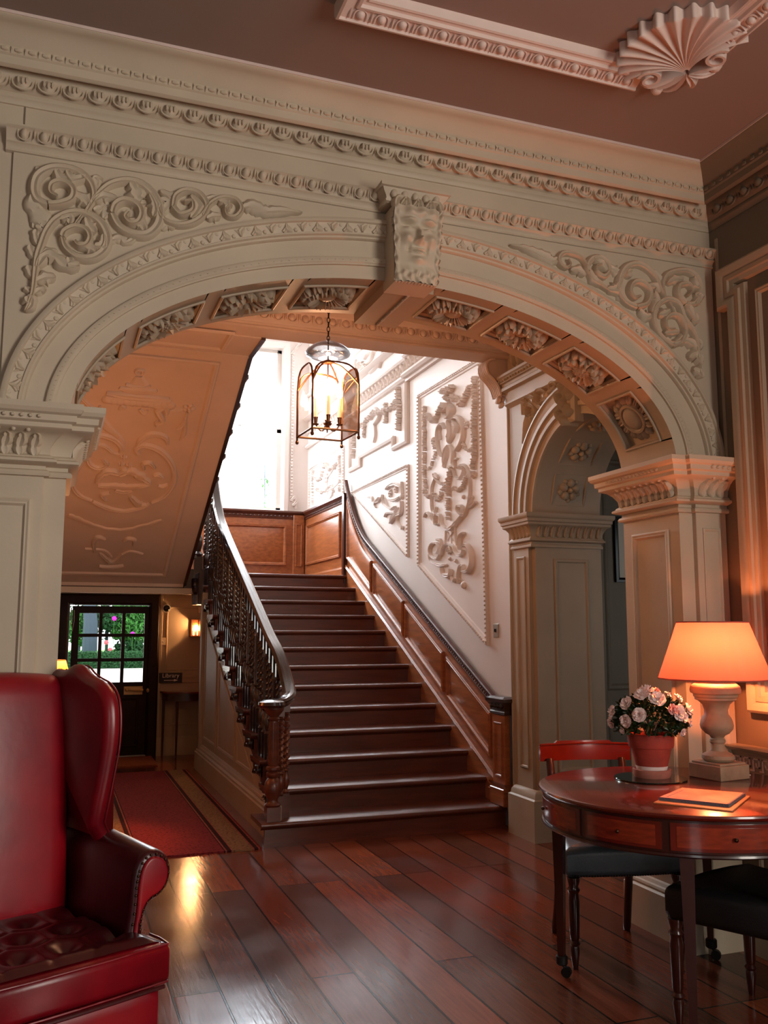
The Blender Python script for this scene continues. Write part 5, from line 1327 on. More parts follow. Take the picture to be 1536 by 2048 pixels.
# newel on the bottom step
nw = MB(); nx, ny = 1.535, 6.52; z0 = RI
nw.box(nx-.05, ny-.05, z0, nx+.05, ny+.05, z0+.10)
nw.lathe([(.052, .10), (.058, .115), (.04, .13), (.036, .15), (.058, .19), (.064, .235), (.055, .275), (.034, .30), (.05, .32), (.05, .335), (.036, .345), (.052, .36), (.052, .375), (.036, .385), (.041, .40), (.033, .70), (.046, .715), (.034, .73), (.05, .75), (.07, .775), (.075, .80), (.07, .81)], c=(nx, ny, z0), n=20)
for k in range(12):
    a = 2*pi*k/12; nw.tube([(nx+.037*cos(a), ny+.037*sin(a), z0+.41), (nx+.031*cos(a), ny+.031*sin(a), z0+.69)], .006, n=5)
nw.build('newel_post', 'stair_oak', bl, smooth=40)
for k, (bx, by, hh) in enumerate(((1.60, 6.56, .85), (1.655, 6.62, .88), (1.665, 6.72, .94))):
    m = twist_baluster(hh-.035, r=.026); m.xf(Matrix.Translation((bx, by, RI))); m.build('twisted_baluster', 'stair_oak', bl, smooth=45, label='paler barley-twist baluster behind the newel')
# landing newel + first balusters of the upper flight
m = MB(); m.box(1.50, 10.50, 1.80, 1.60, 10.60, 2.36)
m.lathe([(.045, 2.36), (.055, 2.39), (.03, 2.42), (.05, 2.5), (.05, 2.58), (.03, 2.62), (.035, 2.66), (.028, 3.2), (.045, 3.22), (.03, 3.25)], c=(1.55, 10.55, 0), n=16); m.box(1.50, 10.50, 3.25, 1.60, 10.60, 3.44)
m.build('landing_newel', 'dark_oak', bl)
m = MB(); m.box(1.40, LY-.04, 1.92, 1.66, LY+.06, LAND+.03); m.build('landing_nosing', 'dark_oak', bl)
m = MB(); m.bbox(Fr((1.58,0,0),(0,1,0),(0,0,1),(-1,0,0)), LY-.30, 1.80, LY+.06, LAND-.02, 0, .06, .01); stroke(m, Fr((1.52,0,0),(0,1,0),(0,0,1),(-1,0,0)), [(LY-.05,2.1),(LY-.1,2.0),(LY-.2,1.93)], [.06,.1,.05], .04, lobes=2); m.build('landing_bracket', 'dark_oak', bl)
ubal = thing('upper_balustrade', 'dark balusters and rail starting up the second flight, left of the landing', 'balustrade', (1.43, LY, LAND))
for i in range(14):
    y = LY-.06-i*.20; zf = LAND+.168*(int((LY-y)/.343)+1)
    o = protoA.copy(); COL.objects.link(o); o.parent = ubal; o.location = V3((1.44, y, zf))-ubal.location; o.scale = (1, 1, .86)
m = MB(); sweep3(m, crv([(1.52, 10.52, 3.40), (1.44, 10.3, 3.42), (1.44, 9.9, 3.62), (1.44, 8.5, 4.30), (1.44, 7.2, 4.93)], 5), rail_prof()); m.build('handrail', 'handrail_wood', ubal, smooth=40)

# ============================================================ oak panelling up the stair wall
DX = 3.385
FD = Fr((DX, 0, 0), (0,1,0), (0,0,1), (-1,0,0))
dd = thing('stair_panelling', 'reddish oak raised-panel dado climbing the right side of the stairs', 'wall panelling', (DX, N1Y, 0))
dtop = lambda y: nose(y)+.72
ramp = lambda y: dtop(y) if y < 9.75 else dtop(y)+.42*((y-9.75)/.83)**2.3
ys = [6.62+(10.60-6.62)*i/60 for i in range(61)]
m = MB(); bot = [(y, nose(y)-.18) for y in ys]; top = [(y, ramp(y)-.02) for y in ys]
vs = [FD(a, b, 0) for a, b in bot]+[FD(a, b, 0) for a, b in top]; n = len(ys)
m.add(vs, [(i, i+1, n+i+1, n+i) for i in range(n-1)])
m.build('backboard', 'oak_panel', dd, recalc=False)
capm = MB()
mould(capm, FD, [(y, ramp(y)) for y in reversed(ys)], [(-.018, 0), (-.018, .035), (-.010, .042), (.0, .040), (.010, .034), (.018, .026), (.050, .022), (.054, .027), (.062, .027), (.066, .012), (.066, 0)])
rp = capm
L = [(y, ramp(y)-.035) for y in ys]
for i in range(len(L)-1):
    for j in range(2):
        t = (j+.5)/2; a = L[i][0]+(L[i+1][0]-L[i][0])*t; b = L[i][1]+(L[i+1][1]-L[i][1])*t
        blob(rp, FD, a, b, .017, .016, ry=.009, n=6, m=3, ang=1.2, base=.026)
rp.build('dado_rail', 'rail_oak', dd, smooth=40)
m = MB(); mould(m, FD, [(y, nose(y)+.115) for y in reversed([6.62, 8, 9.5, 10.60])], [(0,0),(0,.022),(.006,.03),(.014,.024),(.022,.034),(.032,.030),(.04,.02),(.05,.018),(.052,.012),(.30,.012),(.30,0)])
m.build('string_moulding', 'oak_panel', dd, smooth=30)
for (a, b) in ((6.70,7.545),(7.65,8.57),(8.655,9.545),(9.65,10.54)):
    q = [(a, nose(a)+.22), (b, nose(b)+.22), (b, nose(b)+.555), (a, nose(a)+.555)]
    if b > 10.2:
        tp = [(y, ramp(y)-.17) for y in [10.54-(10.54-9.65)*i/8 for i in range(9)]]
        q = [(a, nose(a)+.22), (b, nose(b)+.22)]+tp
    pm = MB()
    mould(pm, FD, q, [(-.012,0),(-.012,.022),(-.004,.03),(.006,.026),(.012,.03),(.022,.016),(.03,.012),(.034,0)], closed=True)
    i1 = inset(q, .034); i2 = inset(q, .075); k = len(q)
    pm.add([FD(x, y, .002) for x, y in i1]+[FD(x, y, .014) for x, y in i2], [(j, (j+1)%k, k+(j+1)%k, k+j) for j in range(k)]+[tuple(range(k, 2*k))])
    pm.build('raised_panel', 'oak_panel', dd, smooth=25)
# end newel of the dado
m = MB()
m.bbox(FD, 6.39, RI, 6.62, .30, 0, .07, .006)
mould(m, FC, [(DX, 6.66), (DX-.07, 6.66), (DX-.07, 6.37), (DX+.02, 6.37)][::-1], [(0,.34),(-.006,.335),(-.012,.32),(-.02,.315),(-.022,.30),(-.022,.28),(0,.28)])
m.bbox(FD, 6.40, .28, 6.61, .86, 0, .045, .004)
panel_frame(m, Fr((DX-.045,0,0),(0,1,0),(0,0,1),(-1,0,0)), 6.44, .38, 6.57, .80, .02, .01)
m.build('end_post', 'oak_panel', dd)
m = MB(); mould(m, FC, [(DX+.03, 6.39), (DX-.045, 6.39), (DX-.045, 6.62), (DX, 6.62)], [(0,.86),(.01,.87),(.012,.88),(.006,.89),(.012,.93),(.03,.955),(.036,.96),(.036,.985),(0,1.0)]) 
m.box(DX-.05, 6.39, .86, DX+.03, 6.62, 1.0)
for k in range(4): m.ell((DX-.062, 6.42+k*.055, .925), .016, .018, .022, n=8, m=4)
m.build('post_cap', 'dark_oak', dd)
# landing panelling, right wall and back wall
lp = thing('landing_panelling', 'reddish oak panelling under the window and round the half landing', 'wall panelling', (3.3, WY, LAND))
m = MB()
m.box(DX, 10.60, LAND, XR, WY, 3.20); m.box(XL, WY-.03, LAND, XR, WY, 3.20); m.build('backboard', 'oak_panel', lp)
m = MB(); mould(m, FC, [(XL, WY-.03), (DX, WY-.03), (DX, 10.60)][::-1], [(0,3.10),(.014,3.105),(.018,3.12),(.01,3.13),(.012,3.155),(.03,3.17),(.045,3.185),(.05,3.19),(.05,3.215),(-.03,3.22)])
for i in range(34): m.ell((DX-.018, 10.66+i*.057, 3.143), .012, .02, .014, n=6, m=3)
for i in range(30): m.ell((1.5+i*.06, WY-.048, 3.143), .02, .012, .014, n=6, m=3)
m.build('dado_rail', 'rail_oak', lp)
def rpanel(fr, a0, b0, a1, b1, nm='raised_panel', par=lp):
    pm = MB(); q = [(a0,b0),(a1,b0),(a1,b1),(a0,b1)]
    mould(pm, fr, q, [(-.012,0),(-.012,.022),(-.004,.03),(.006,.026),(.012,.03),(.022,.016),(.03,.012),(.034,0)], closed=True)
    i1 = inset(q, .034); i2 = inset(q, .075)
    pm.add([fr(x, y, .002) for x, y in i1]+[fr(x, y, .014) for x, y in i2], [(j, (j+1)%4, 4+(j+1)%4, 4+j) for j in range(4)]+[(4,5,6,7)])
    pm.build(nm, 'oak_panel', par, smooth=25)
FB = Fr((0, WY-.03, 0), (1,0,0), (0,0,1), (0,-1,0))
rpanel(FD, 10.86, 2.44, 12.46, 3.00); rpanel(FB, 1.3, 2.44, 3.09, 3.00); rpanel(FB, .1, 2.44, 1.15, 3.00)
m = MB(); m.bbox(FB, 3.20, LAND, 3.36, 3.16, 0, .035, .004); panel_frame(m, Fr((0,WY-.065,0),(1,0,0),(0,0,1),(0,-1,0)), 3.235, 2.42, 3.325, 3.03, .014, .008); m.build('corner_stile', 'oak_panel', lp)
m = MB(); mould(m, FC, [(DX, 10.60), (DX, 12.59)], [(0,2.30),(.01,2.295),(.02,2.28),(.03,2.27),(.03,2.184),(0,2.184)]); mould(m, FC, [(XL, 12.59), (3.2, 12.59)][::-1], [(0,2.30),(.01,2.295),(.02,2.28),(.03,2.27),(.03,2.184),(0,2.184)])
m.build('skirting', 'oak_panel', lp)
m = MB(); m.bbox(FD, 10.58, LAND-.1, 10.66, 3.2, 0, .05, .006); m.build('angle_post', 'dark_mahogany', lp)
# ============================================================ doorway, passage under the landing
DY = 11.45
dw = MB(); dw.box(XL, DY, 0, .07, DY+.2, 1.99); dw.box(1.225, DY, 0, 3.5, DY+.2, 1.99); dw.box(.07, DY, 1.93, 1.225, DY+.2, 1.99)
struct(dw.build('wall_north', 'hall_paint'), 'cream wall holding the garden door')
FDr = Fr((0, DY, 0), (1,0,0), (0,0,1), (0,-1,0))
door = bpy.data.objects.new('door_1', None); COL.objects.link(door); door.location = (.66, DY, 0); door['kind'] = 'structure'; door['label'] = 'dark wooden half-glazed garden door standing slightly ajar'
m = MB(); mould(m, FDr, [(.055,0),(.055,1.945),(1.235,1.945),(1.235,0)][::-1], [(0,0),(0,.03),(.02,.045),(.10,.045),(.115,.03),(.13,-.02),(.13,-.16)])
m.build('door_frame', 'door_wood', door)
m = MB(); ddx0, ddx1, dzt, dyy = .215, 1.115, 1.80, DY+.02
px_ = [(.305+.0, .505), (.545+.0, .745), (.785, .985)]
px_ = [(.225+.07+i*.268, .225+.07+i*.268+.228) for i in range(3)]
pz = [(1.47, 1.715), (1.175, 1.43), (.885, 1.135)]
xsn = [ddx0, px_[0][0], px_[0][1], px_[1][0], px_[1][1], px_[2][0], px_[2][1], ddx1]
for i in (0, 2, 4, 6): m.box(xsn[i], dyy, .02, xsn[i+1], dyy+.045, dzt)
for z0_, z1_ in ((pz[0][1], dzt), (pz[1][1], pz[0][0]), (pz[2][1], pz[1][0]), (.02, pz[2][0])): m.box(ddx0, dyy+.001, z0_, ddx1, dyy+.044, z1_)
m.build('door_leaf', 'door_wood', door)
m = MB(); panel_frame(m, Fr((0,dyy,0),(1,0,0),(0,0,1),(0,-1,0)), .32, .12, .66, .70, .03, .012); panel_frame(m, Fr((0,dyy,0),(1,0,0),(0,0,1),(0,-1,0)), .72, .12, 1.02, .70, .03, .012); m.build('door_panel', 'door_wood', door)
for a, b in px_:
    for c_1, d_1 in pz:
        q = MB(); q.box(a-.004, dyy+.018, c_1-.004, b+.004, dyy+.022, d_1+.004); q.build('door_pane', 'window_glass', door)
m = MB(); fh = Fr((0, dyy, 0), (1,0,0), (0,0,1), (0,-1,0)); m.bbox(fh, .84, .735, 1.06, .835, 0, .018, .004)
m.build('lock_case', 'brass', door)
m = MB(); m.tube([fh(.875,.80,.02), fh(.875,.80,.055), fh(.90,.805,.07), fh(.97,.80,.072), fh(1.06,.79,.066)], [.018,.018,.02,.024,.016], n=10); m.ell(fh(1.135,.785,.04), .035, .025, .032); m.ell(fh(.875,.80,.06), .022, .022, .022); m.build('door_handle', 'brass', door, smooth=50)
m = MB(); m.tube([fh(.20,1.78,.03), fh(.205,1.6,.03), fh(.22,1.5,.03), fh(.235,1.62,.03), fh(.23,1.75,.03)], .006, n=5)
for i in range(60): m.ell(fh(.155, .9+i*.014, .05), .006, .006, .006, n=5, m=3)
m.build('door_chain', 'steel', door)
struct(MB().box(.07, DY-.02, 0, 1.225, DY+.2, .02).build('trim_21', 'steel'), 'metal door threshold')
# wall panelling right of the door
m = MB()
mould(m, FDr, [(3.4, .92), (1.24, .92)], [(-.035,0),(-.035,.02),(-.02,.03),(.0,.022),(.03,.014),(.05,.014),(.055,0)])
panel_frame(m, FDr, 1.30, .36, 2.2, .76, .02, .01); panel_frame(m, FDr, 1.32, 1.02, 2.4, 1.80, .02, .01)
mould(m, FDr, [(3.4,.22),(1.24,.22)], [(0,0),(0,.02),(.02,.03),(.22,.03),(.22,0)]); mould(m, FDr, [(3.4,1.99),(1.24,1.99)], [(0,0),(0,.05),(.03,.04),(.05,.015),(.08,.01),(.08,0)])
m.bbox(FDr, 1.236, 0, 1.27, 1.95, 0, .02, .004)
struct(m.build('trim_22', 'hall_paint'), 'dado and panel mouldings beside the door')
# doormat and rug
mt = MB(); mt.box(.12, 10.62, 0, 1.18, 11.38, .014); tag(mt.build('doormat', 'doormat'), 'rusty orange coir doormat on the floor at the garden door', 'doormat')
mt = MB(); mt.add([], []); mt.box(-.54, -1.88, 0, .54, 1.88, .012); rg = mt.build('rug', 'rug_wool'); rg.location = (.90, 8.30, 0)
tag(rg, 'long red hall runner with tan borders beside the staircase', 'rug')
# wall lantern
sl = thing('wall_lantern', 'glowing square wall lantern on the panelled wall beside the garden door', 'wall lamp', (1.70, DY-.02, 1.52))
a0, b0 = FDr.px(378, 1272); a1_, b1 = FDr.px(413, 1236)
a0, a1_, b0, b1 = a0, a0+.20, b0, b0+.20
m = MB()
for a in (a0, a1_-.008, (a0+a1_)/2-.004):
    m.bbox(FDr, a, b0, a+.008, b1, .09, .10)
m.bbox(FDr, a0, b0, a0+.008, b1, .0, .01); m.bbox(FDr, a1_-.008, b0, a1_, b1, 0, .01)
m.bbox(FDr, a0, b0-.008, a1_, b0, .0, .10); m.bbox(FDr, a0, b1, a1_, b1+.008, 0, .10); m.bbox(FDr, a0, b0, a1_, b1, 0, .006)
m.build('lantern_frame', 'lantern_brass', sl)
m = MB(); m.bbox(FDr, a0+.006, b0, a1_-.006, b1, .091, .094); m.bbox(FDr, a0+.002, b0, a0+.005, b1, .006, .094); m.bbox(FDr, a1_-.005, b0, a1_-.002, b1, .006, .094); m.build('glass_pane', 'lantern_glass', sl)
for k in (-1, 0, 1):
    m = MB(); m.lathe([(.009, 0), (.009, .05), (.014, .06), (.012, .09), (0, .12)], c=tuple(FDr((a0+a1_)/2+k*.05, b0+.01, .05)), n=10); m.build('candle_bulb', 'sconce_glow', sl)
point('wall_lantern_light', tuple(FDr((a0+a1_)/2, (b0+b1)/2, .075)), 46.0, (1, .50, .20), .035)
m = MB(); m.bbox(FDr, 1.70, 1.72, 1.80, 1.80, 0, .02, .004); tag(m.build('junction_box', 'cream_paint'), 'small blank cream box on the wall just above the wall lantern', 'wall box')
a, b = FDr.px(333, 1217)
m = MB(); M_ = Matrix(((1,0,0),(0,0,-1),(0,1,0)))
sp_ = thing('alarm_sounder', 'round dark dome with pale rim high on the wall right of the garden door', 'alarm', tuple(FDr(a, b, 0)))
mm = MB(); mm.tube([FDr(a, b, 0), FDr(a, b, .02)], .052, n=24); mm.build('rim', 'white_plastic', sp_)
mm = MB(); mm.ell(FDr(a, b, .018), .042, .03, .042, n=18, m=8); mm.build('dome', 'dark_glass', sp_, smooth=60)
a, b = FDr.px(325, 1283); mm = MB(); mm.bbox(FDr, a-.04, b-.045, a+.04, b+.045, 0, .01, .003); q_ = thing('wall_switch', 'small cream switch plate on the wall between door frame and wall lantern', 'light switch', tuple(FDr(a, b, 0))); mm.build('plate', 'cream_paint', q_)
mm = MB(); mm.ell(FDr(a, b, .012), .012, .008, .012); mm.build('button', 'steel', q_)
# sign
a0s, b0s = FDr.px(317, 1366); a1s, b1s = FDr.px(364, 1346)
sg_ = thing('direction_sign', 'black sign reading Library with an arrow, beside the garden door', 'sign', tuple(FDr(a0s, b0s, 0)))
m = MB(); m.bbox(FDr, a0s, b0s, a1s, b1s+.006, 0.022, .034, .002); m.build('board', 'sign_black', sg_)
tx = bpy.data.curves.new('lettering', 'FONT'); tx.body = 'Library'; tx.size = .072; tx.extrude = .001; tx.align_x = 'CENTER'; tx.materials.append(MAT['sign_white'])
tmp_ = bpy.data.objects.new('tmp', tx); COL.objects.link(tmp_); bpy.context.view_layer.update(); me_ = bpy.data.meshes.new_from_object(tmp_.evaluated_get(bpy.context.evaluated_depsgraph_get())); bpy.data.objects.remove(tmp_); me_.materials.clear(); me_.materials.append(MAT['sign_white']); to = bpy.data.objects.new('lettering', me_); COL.objects.link(to); to.parent = sg_; to.location = FDr((a0s+a1s)/2, b0s+.066, .036)-sg_.location; to.rotation_euler = (radians(90), 0, 0)
m = MB(); yq = b0s+.032; fa = Fr((0, DY-.035, 0), (1,0,0), (0,0,1), (0,-1,0)); m.bbox(fa, a0s+.06, yq-.004, a1s-.08, yq+.004, 0, .002); m.poly(fa, [(a1s-.10, yq-.014), (a1s-.05, yq), (a1s-.10, yq+.014)], 0, .002); m.build('arrow', 'sign_white', sg_)
# console table
ct = thing('console_table', 'small half-round mahogany side table against the wall under the Library sign', 'side table', (1.62, DY-.04, 0))
def half(mb, r, z0, z1, n=20):
    P = [(1.62+r*cos(pi+pi*i/n), DY-.035+r*.85*sin(pi+pi*i/n)) for i in range(n+1)]
    return mb.poly(FC, P, z0, z1)
half(MB(), .36, .755, .775).build('table_top', 'mahogany', ct); half(MB(), .335, .665, .755).build('apron', 'dark_mahogany', ct)
for th in (185, 236, 304, 355):
    a = radians(th); x, y = 1.62+.315*cos(a), DY-.05+.27*sin(a)
    m = MB(); m.lathe([(.028,0),(.03,.0)], n=4)
    m = MB(); m.lathe([(.014, 0), (.026, .66)], c=(x, y, 0), n=4, a0=pi/4); m.build('leg', 'dark_mahogany', ct)
# pleated lamp behind the armchair, on its little table
LX_, LY_ = .03, 6.9
lt = thing('lamp_table', 'small round side table hidden behind the red armchair, carrying the pleated lamp', 'side table', (LX_, LY_, 0))
MB().lathe([(.0,.66),(.19,.66),(.20,.67),(.19,.685),(0,.685)], c=(LX_, LY_, 0), n=24).build('table_top', 'mahogany', lt); MB().lathe([(.12,0),(.12,.02),(.03,.05),(.02,.3),(.035,.4),(.02,.5),(.03,.66)], c=(LX_, LY_, 0), n=16).build('pedestal', 'mahogany', lt)
pl = thing('pleated_lamp', 'small lit lamp with an orange pleated shade peeping over the red armchair', 'table lamp', (LX_, LY_, .685))
MB().lathe([(.05,0),(.055,.015),(.02,.03),(.015,.1),(.035,.16),(.04,.22),(.02,.3),(.012,.36),(.012,.42)], c=(LX_, LY_, .685), n=16).build('lamp_base', 'brass', pl)
def plt(u, v):
    a = 2*pi*u; r = (.067+(.112-.067)*(1-v))*(1+.022*cos(a*26)); return V3((LX_+r*cos(a), LY_+r*sin(a), 1.14+.165*v))
MB().grid(plt, 208, 2, cu=True).build('lamp_shade', 'pleated_shade', pl, smooth=60)
m = MB(); m.tube([(LX_+.068*cos(2*pi*i/32), LY_+.068*sin(2*pi*i/32), 1.305) for i in range(33)], .0035, n=5, cap=False); m.build('shade_rim', 'leaf_green' if False else 'dark_mahogany', pl)
MB().ell((LX_, LY_, 1.21), .02, .02, .03).build('bulb', 'sconce_glow', pl)
point('pleated_lamp_light', (LX_, LY_, 1.290), 62, (1, .36, .10), .02)
# ---- garden
struct(MB().box(-40, 12.85, -.35, 60, 90, -.05).build('floor', 'gravel'), 'pale sunlit drive outside the door')
FG = Fr((0, 41, 0), (1,0,0), (0,0,1), (0,-1,0))
gx = lambda px, y=41: hit((0, y, 0), (0,1,0), px, 1250).x
gz = lambda py, y=41: hit((0, y, 0), (0,1,0), 210, py).z
def foliage(mb, c, rx, ry, rz, n, s, rnd):
    for i in range(n):
        while True:
            p = V3((rnd.uniform(-1,1), rnd.uniform(-1,1), rnd.uniform(-1,1)))
            if p.length < 1: break
        q = V3((c[0]+p.x*rx, c[1]+p.y*ry, c[2]+p.z*rz)); a = V3((rnd.gauss(0,1), rnd.gauss(0,1), rnd.gauss(0,1))).normalized(); b = a.orthogonal().normalized(); k = s*rnd.uniform(.6, 1.4)
        mb.add([q-a*k, q+b*k*.5, q+a*k, q-b*k*.5], [(0,1,2,3)])
    return mb
rg_ = random.Random(11)
hx0, hx1, hz1 = gx(60, 38), gx(330, 38), gz(1303, 38)
tag(MB().box(gx(40), 39.3, -.05, gx(340), 70, -.01).build('lawn', 'grass'), 'strip of bright lawn behind the clipped hedge, seen through the garden door', 'lawn', kind='stuff')
hd_ = thing('clipped_hedge', 'low clipped green hedge across the garden, seen through the middle door panes', 'hedge', ((hx0+hx1)/2, 38, -.05))
m = MB(); m.box(hx0, 38, -.05, hx1, 39, hz1-.03); m.build('hedge_core', 'hedge_green', hd_)
m = MB()
for i in range(3600):
    q = V3((rg_.uniform(hx0, hx1), 38-rg_.random()*.10, rg_.uniform(-.02, hz1)))
    a = V3((rg_.gauss(0,1), rg_.gauss(0,1)*.4, rg_.gauss(0,1))).normalized(); b = a.orthogonal().normalized(); k = .07
    m.add([q-a*k, q+b*k*.6, q+a*k, q-b*k*.6], [(0,1,2,3)])
m.build('hedge_leaves', 'hedge_green', hd_, smooth=0)
for (px, py, rx, rz_, n, mt_, lab) in ((160, 1252, .85, .75, 1000, 'bush_green', 'light green shrub behind the hedge, in the top left door pane'), (215, 1236, 1.0, .55, 900, 'hedge_green', 'dark green shrub behind the hedge, in the top middle door pane'),
                                       (264, 1242, 1.1, 1.1, 2200, 'bush_green', 'broad leafy shrub behind the hedge, in the top right door pane'), (265, 1297, .8, .42, 700, 'hedge_green', 'low spiky shrub just above the hedge, in the right door panes'),
                                       (215, 1180, 6.0, 2.2, 3000, 'hedge_green', 'tall distant trees beyond the garden shrubs'), (172, 1284, .35, .2, 160, 'bush_green', 'small leafy sprig above the hedge at the left middle pane')):
    x, z = gx(px, 42), gz(py, 42)
    t = thing('garden_shrub', lab, 'shrub', (x, 42, -.05))
    m = MB(); foliage(m, (x, 42, z), rx, .7, rz_, n, .11, rg_); m.build('foliage', mt_, t, smooth=0)
    m = MB(); m.tube([(x, 42.2, -.05), (x, 42.2, z)], .07, n=6); m.build('stem', 'trunk_grey', t)
xt = gx(181, 41)
m = MB(); m.tube([(xt, 41, -.05), (xt, 41, 1.8), (xt-.25, 41, 4.2)], [.34, .30, .2], n=10); tag(m.build('tree_trunk', 'trunk_grey'), 'blue-grey tree trunk seen through the top left door pane', 'tree trunk')
for k, (px, py, c) in enumerate(((228, 1237, 'flower_magenta'), (266, 1268, 'flower_magenta'), (214, 1285, 'flower_rose'), (222, 1300, 'flower_rose'))):
    x, z = gx(px, 40.5), gz(py, 40.5)
    t = thing('garden_flower', ['magenta flower seen in the top middle door pane', 'magenta flower low in the top right door pane', 'rose pink flower head in the centre door pane', 'rose pink flower lower in the centre door pane'][k], 'flower', (x, 40.5, -.05))
    m = MB(); m.ell((x, 40.5, z), .075, .06, .075, n=12, m=8)
    for i in range(7): m.ell((x+.07*cos(i*.9), 40.5, z+.07*sin(i*.9)), .04, .04, .04, n=7, m=4)
    m.build('bloom', c, t); m = MB(); m.tube([(x, 40.55, -.05), (x, 40.55, z)], .01, n=5); m.build('stem', 'bush_green', t)
# leaves outside the stair window
cr_ = thing('window_creeper', 'sprigs of green creeper outside the foot of the stair window', 'creeper', (1.9, 13.0, 3.2))
m = MB(); foliage(m, (2.12, 13.25, 3.42), .10, .05, .16, 26, .035, rg_); foliage(m, (2.93, 13.25, 3.62), .07, .05, .40, 34, .03, rg_); m.build('foliage', 'bush_green', cr_, smooth=0)
m = MB(); m.tube([(2.12, 13.27, -.05), (2.14, 13.27, 3.5)], .006, n=5); m.tube([(2.95, 13.27, -.05), (2.92, 13.27, 4.0)], .006, n=5); m.build('stems', 'trunk_grey', cr_)

# ============================================================ hanging lantern
HX, HY = 1.513, 5.14
hl = thing('hanging_lantern', 'arched glass and brass lantern with lit candles hanging on a chain before the stairs', 'hanging lantern', (HX, HY, 2.70))
aL = radians(3); ca, sa_ = cos(aL), sin(aL); hw = .146; zb_, zs_, zt_ = 2.70, 2.99, 3.13
def lp_(x, y, z): return V3((HX+x*ca-y*sa_, HY+x*sa_+y*ca, z))
m = MB(); cr4 = [(-hw,-hw),(hw,-hw),(hw,hw),(-hw,hw)]
for i in range(4):
    (ax, ay), (bx, by) = cr4[i], cr4[(i+1)%4]
    m.tube([lp_(ax, ay, zb_), lp_(bx, by, zb_)], .0065, n=6)
    m.tube([lp_(ax, ay, zb_-.03), lp_(ax, ay, zs_)], .0065, n=6); m.ell(lp_(ax, ay, zb_-.035), .011, .011, .013)
    P = []
    for k in range(15):
        t = k/14; s_ = -1+2*t; P.append(lp_(ax+(bx-ax)*t, ay+(by-ay)*t, zs_+.125*max(0, 1-abs(s_)**3.2)**(1/2.2)))
    m.tube(P, .006, n=6)
    P = []
    for k in range(9):
        t = k/8; P.append(lp_(ax*(1-t), ay*(1-t), zs_+.16*sin(t*pi/2)))
    m.tube(P, .0055, n=6)
m.build('frame', 'lantern_brass', hl, smooth=45)
for i in range(4):
    (ax, ay), (bx, by) = cr4[i], cr4[(i+1)%4]; m = MB(); vs = []; fs = []
    for k in range(15):
        t = k/14; s_ = -1+2*t; vs += [lp_(ax+(bx-ax)*t, ay+(by-ay)*t, zb_), lp_(ax+(bx-ax)*t, ay+(by-ay)*t, zs_+.125*max(0, 1-abs(s_)**3.2)**(1/2.2))]
    for k in range(14): fs.append((2*k, 2*k+2, 2*k+3, 2*k+1))
    m.add(vs, fs); m.build('glass_pane', 'lantern_glass', hl, recalc=False)
m = MB(); m.tube([lp_(0,0,zb_+.06), lp_(0,0,zs_+.19)], .005, n=6); m.lathe([(.0,0),(.03,.004),(.034,.014),(.02,.024),(0,.026)], c=(HX, HY, zs_+.15), n=16); m.lathe([(.0,0),(.02,.0),(.028,.012),(0,.02)], c=(HX, HY, zb_+.055), n=14); m.build('stem', 'lantern_brass', hl, smooth=45)
for k in range(4):
    a = aL+pi/4+k*pi/2+.5; r = .072
    cx, cy = HX+r*cos(a), HY+r*sin(a)
    m = MB(); m.tube([(HX+r*t*cos(a), HY+r*t*sin(a), zb_+.06-.04*sin(pi*t)) for t in (0,.2,.4,.6,.8,1)], .004, n=6)
    m.lathe([(.018,.058),(.02,.064),(.010,.068),(.013,.10),(.015,.105)], c=(cx, cy, zb_), n=12); m.build('candle_arm', 'lantern_brass', hl, smooth=45)
    m = MB(); m.lathe([(.0105,.10),(.0105,.225)], c=(cx, cy, zb_), n=12); m.build('candle_tube', 'candle', hl)
    m = MB(); m.lathe([(.008,.225),(.018,.242),(.020,.262),(.013,.30),(.002,.335)], c=(cx, cy, zb_), n=12); m.build('candle_bulb', 'bulb_glow', hl, smooth=60)
point('lantern_light', (HX, HY, zb_+.375), 24, (1, .46, .25), .02)
m = MB(); m.lathe([(.015,.0),(.05,-.010),(.095,-.030),(.128,-.055),(.140,-.074),(.134,-.090),(.105,-.104),(.06,-.112),(.104,-.100),(.130,-.088),(.135,-.074),(.124,-.057),(.092,-.034),(.05,-.015),(.015,-.006)], c=(HX, HY, 3.285), n=40, cap=False); m.build('smoke_bell', 'smoke_bell_glass', hl, smooth=60)
m = MB(); z = zt_+.03; k = 0
m.tube([(HX, HY, zs_+.17), (HX, HY, zt_+.17)], .004, n=6)
z = zt_+.155
while z < LZ-.02:
    P = [(HX+(.009*cos(t) if k % 2 == 0 else 0), HY+(.009*cos(t) if k % 2 else 0), z+.018+.018*sin(t)) for t in [2*pi*i/10 for i in range(11)]]
    m.tube(P, .0026, n=5, cap=False); z += .029; k += 1
m.build('chain', 'black_iron', hl, smooth=50)
m = MB(); m.lathe([(.05,0),(.05,-.012),(.02,-.03),(.008,-.045)], c=(HX, HY, LZ), n=18); m.build('ceiling_rose', 'lantern_brass', hl)
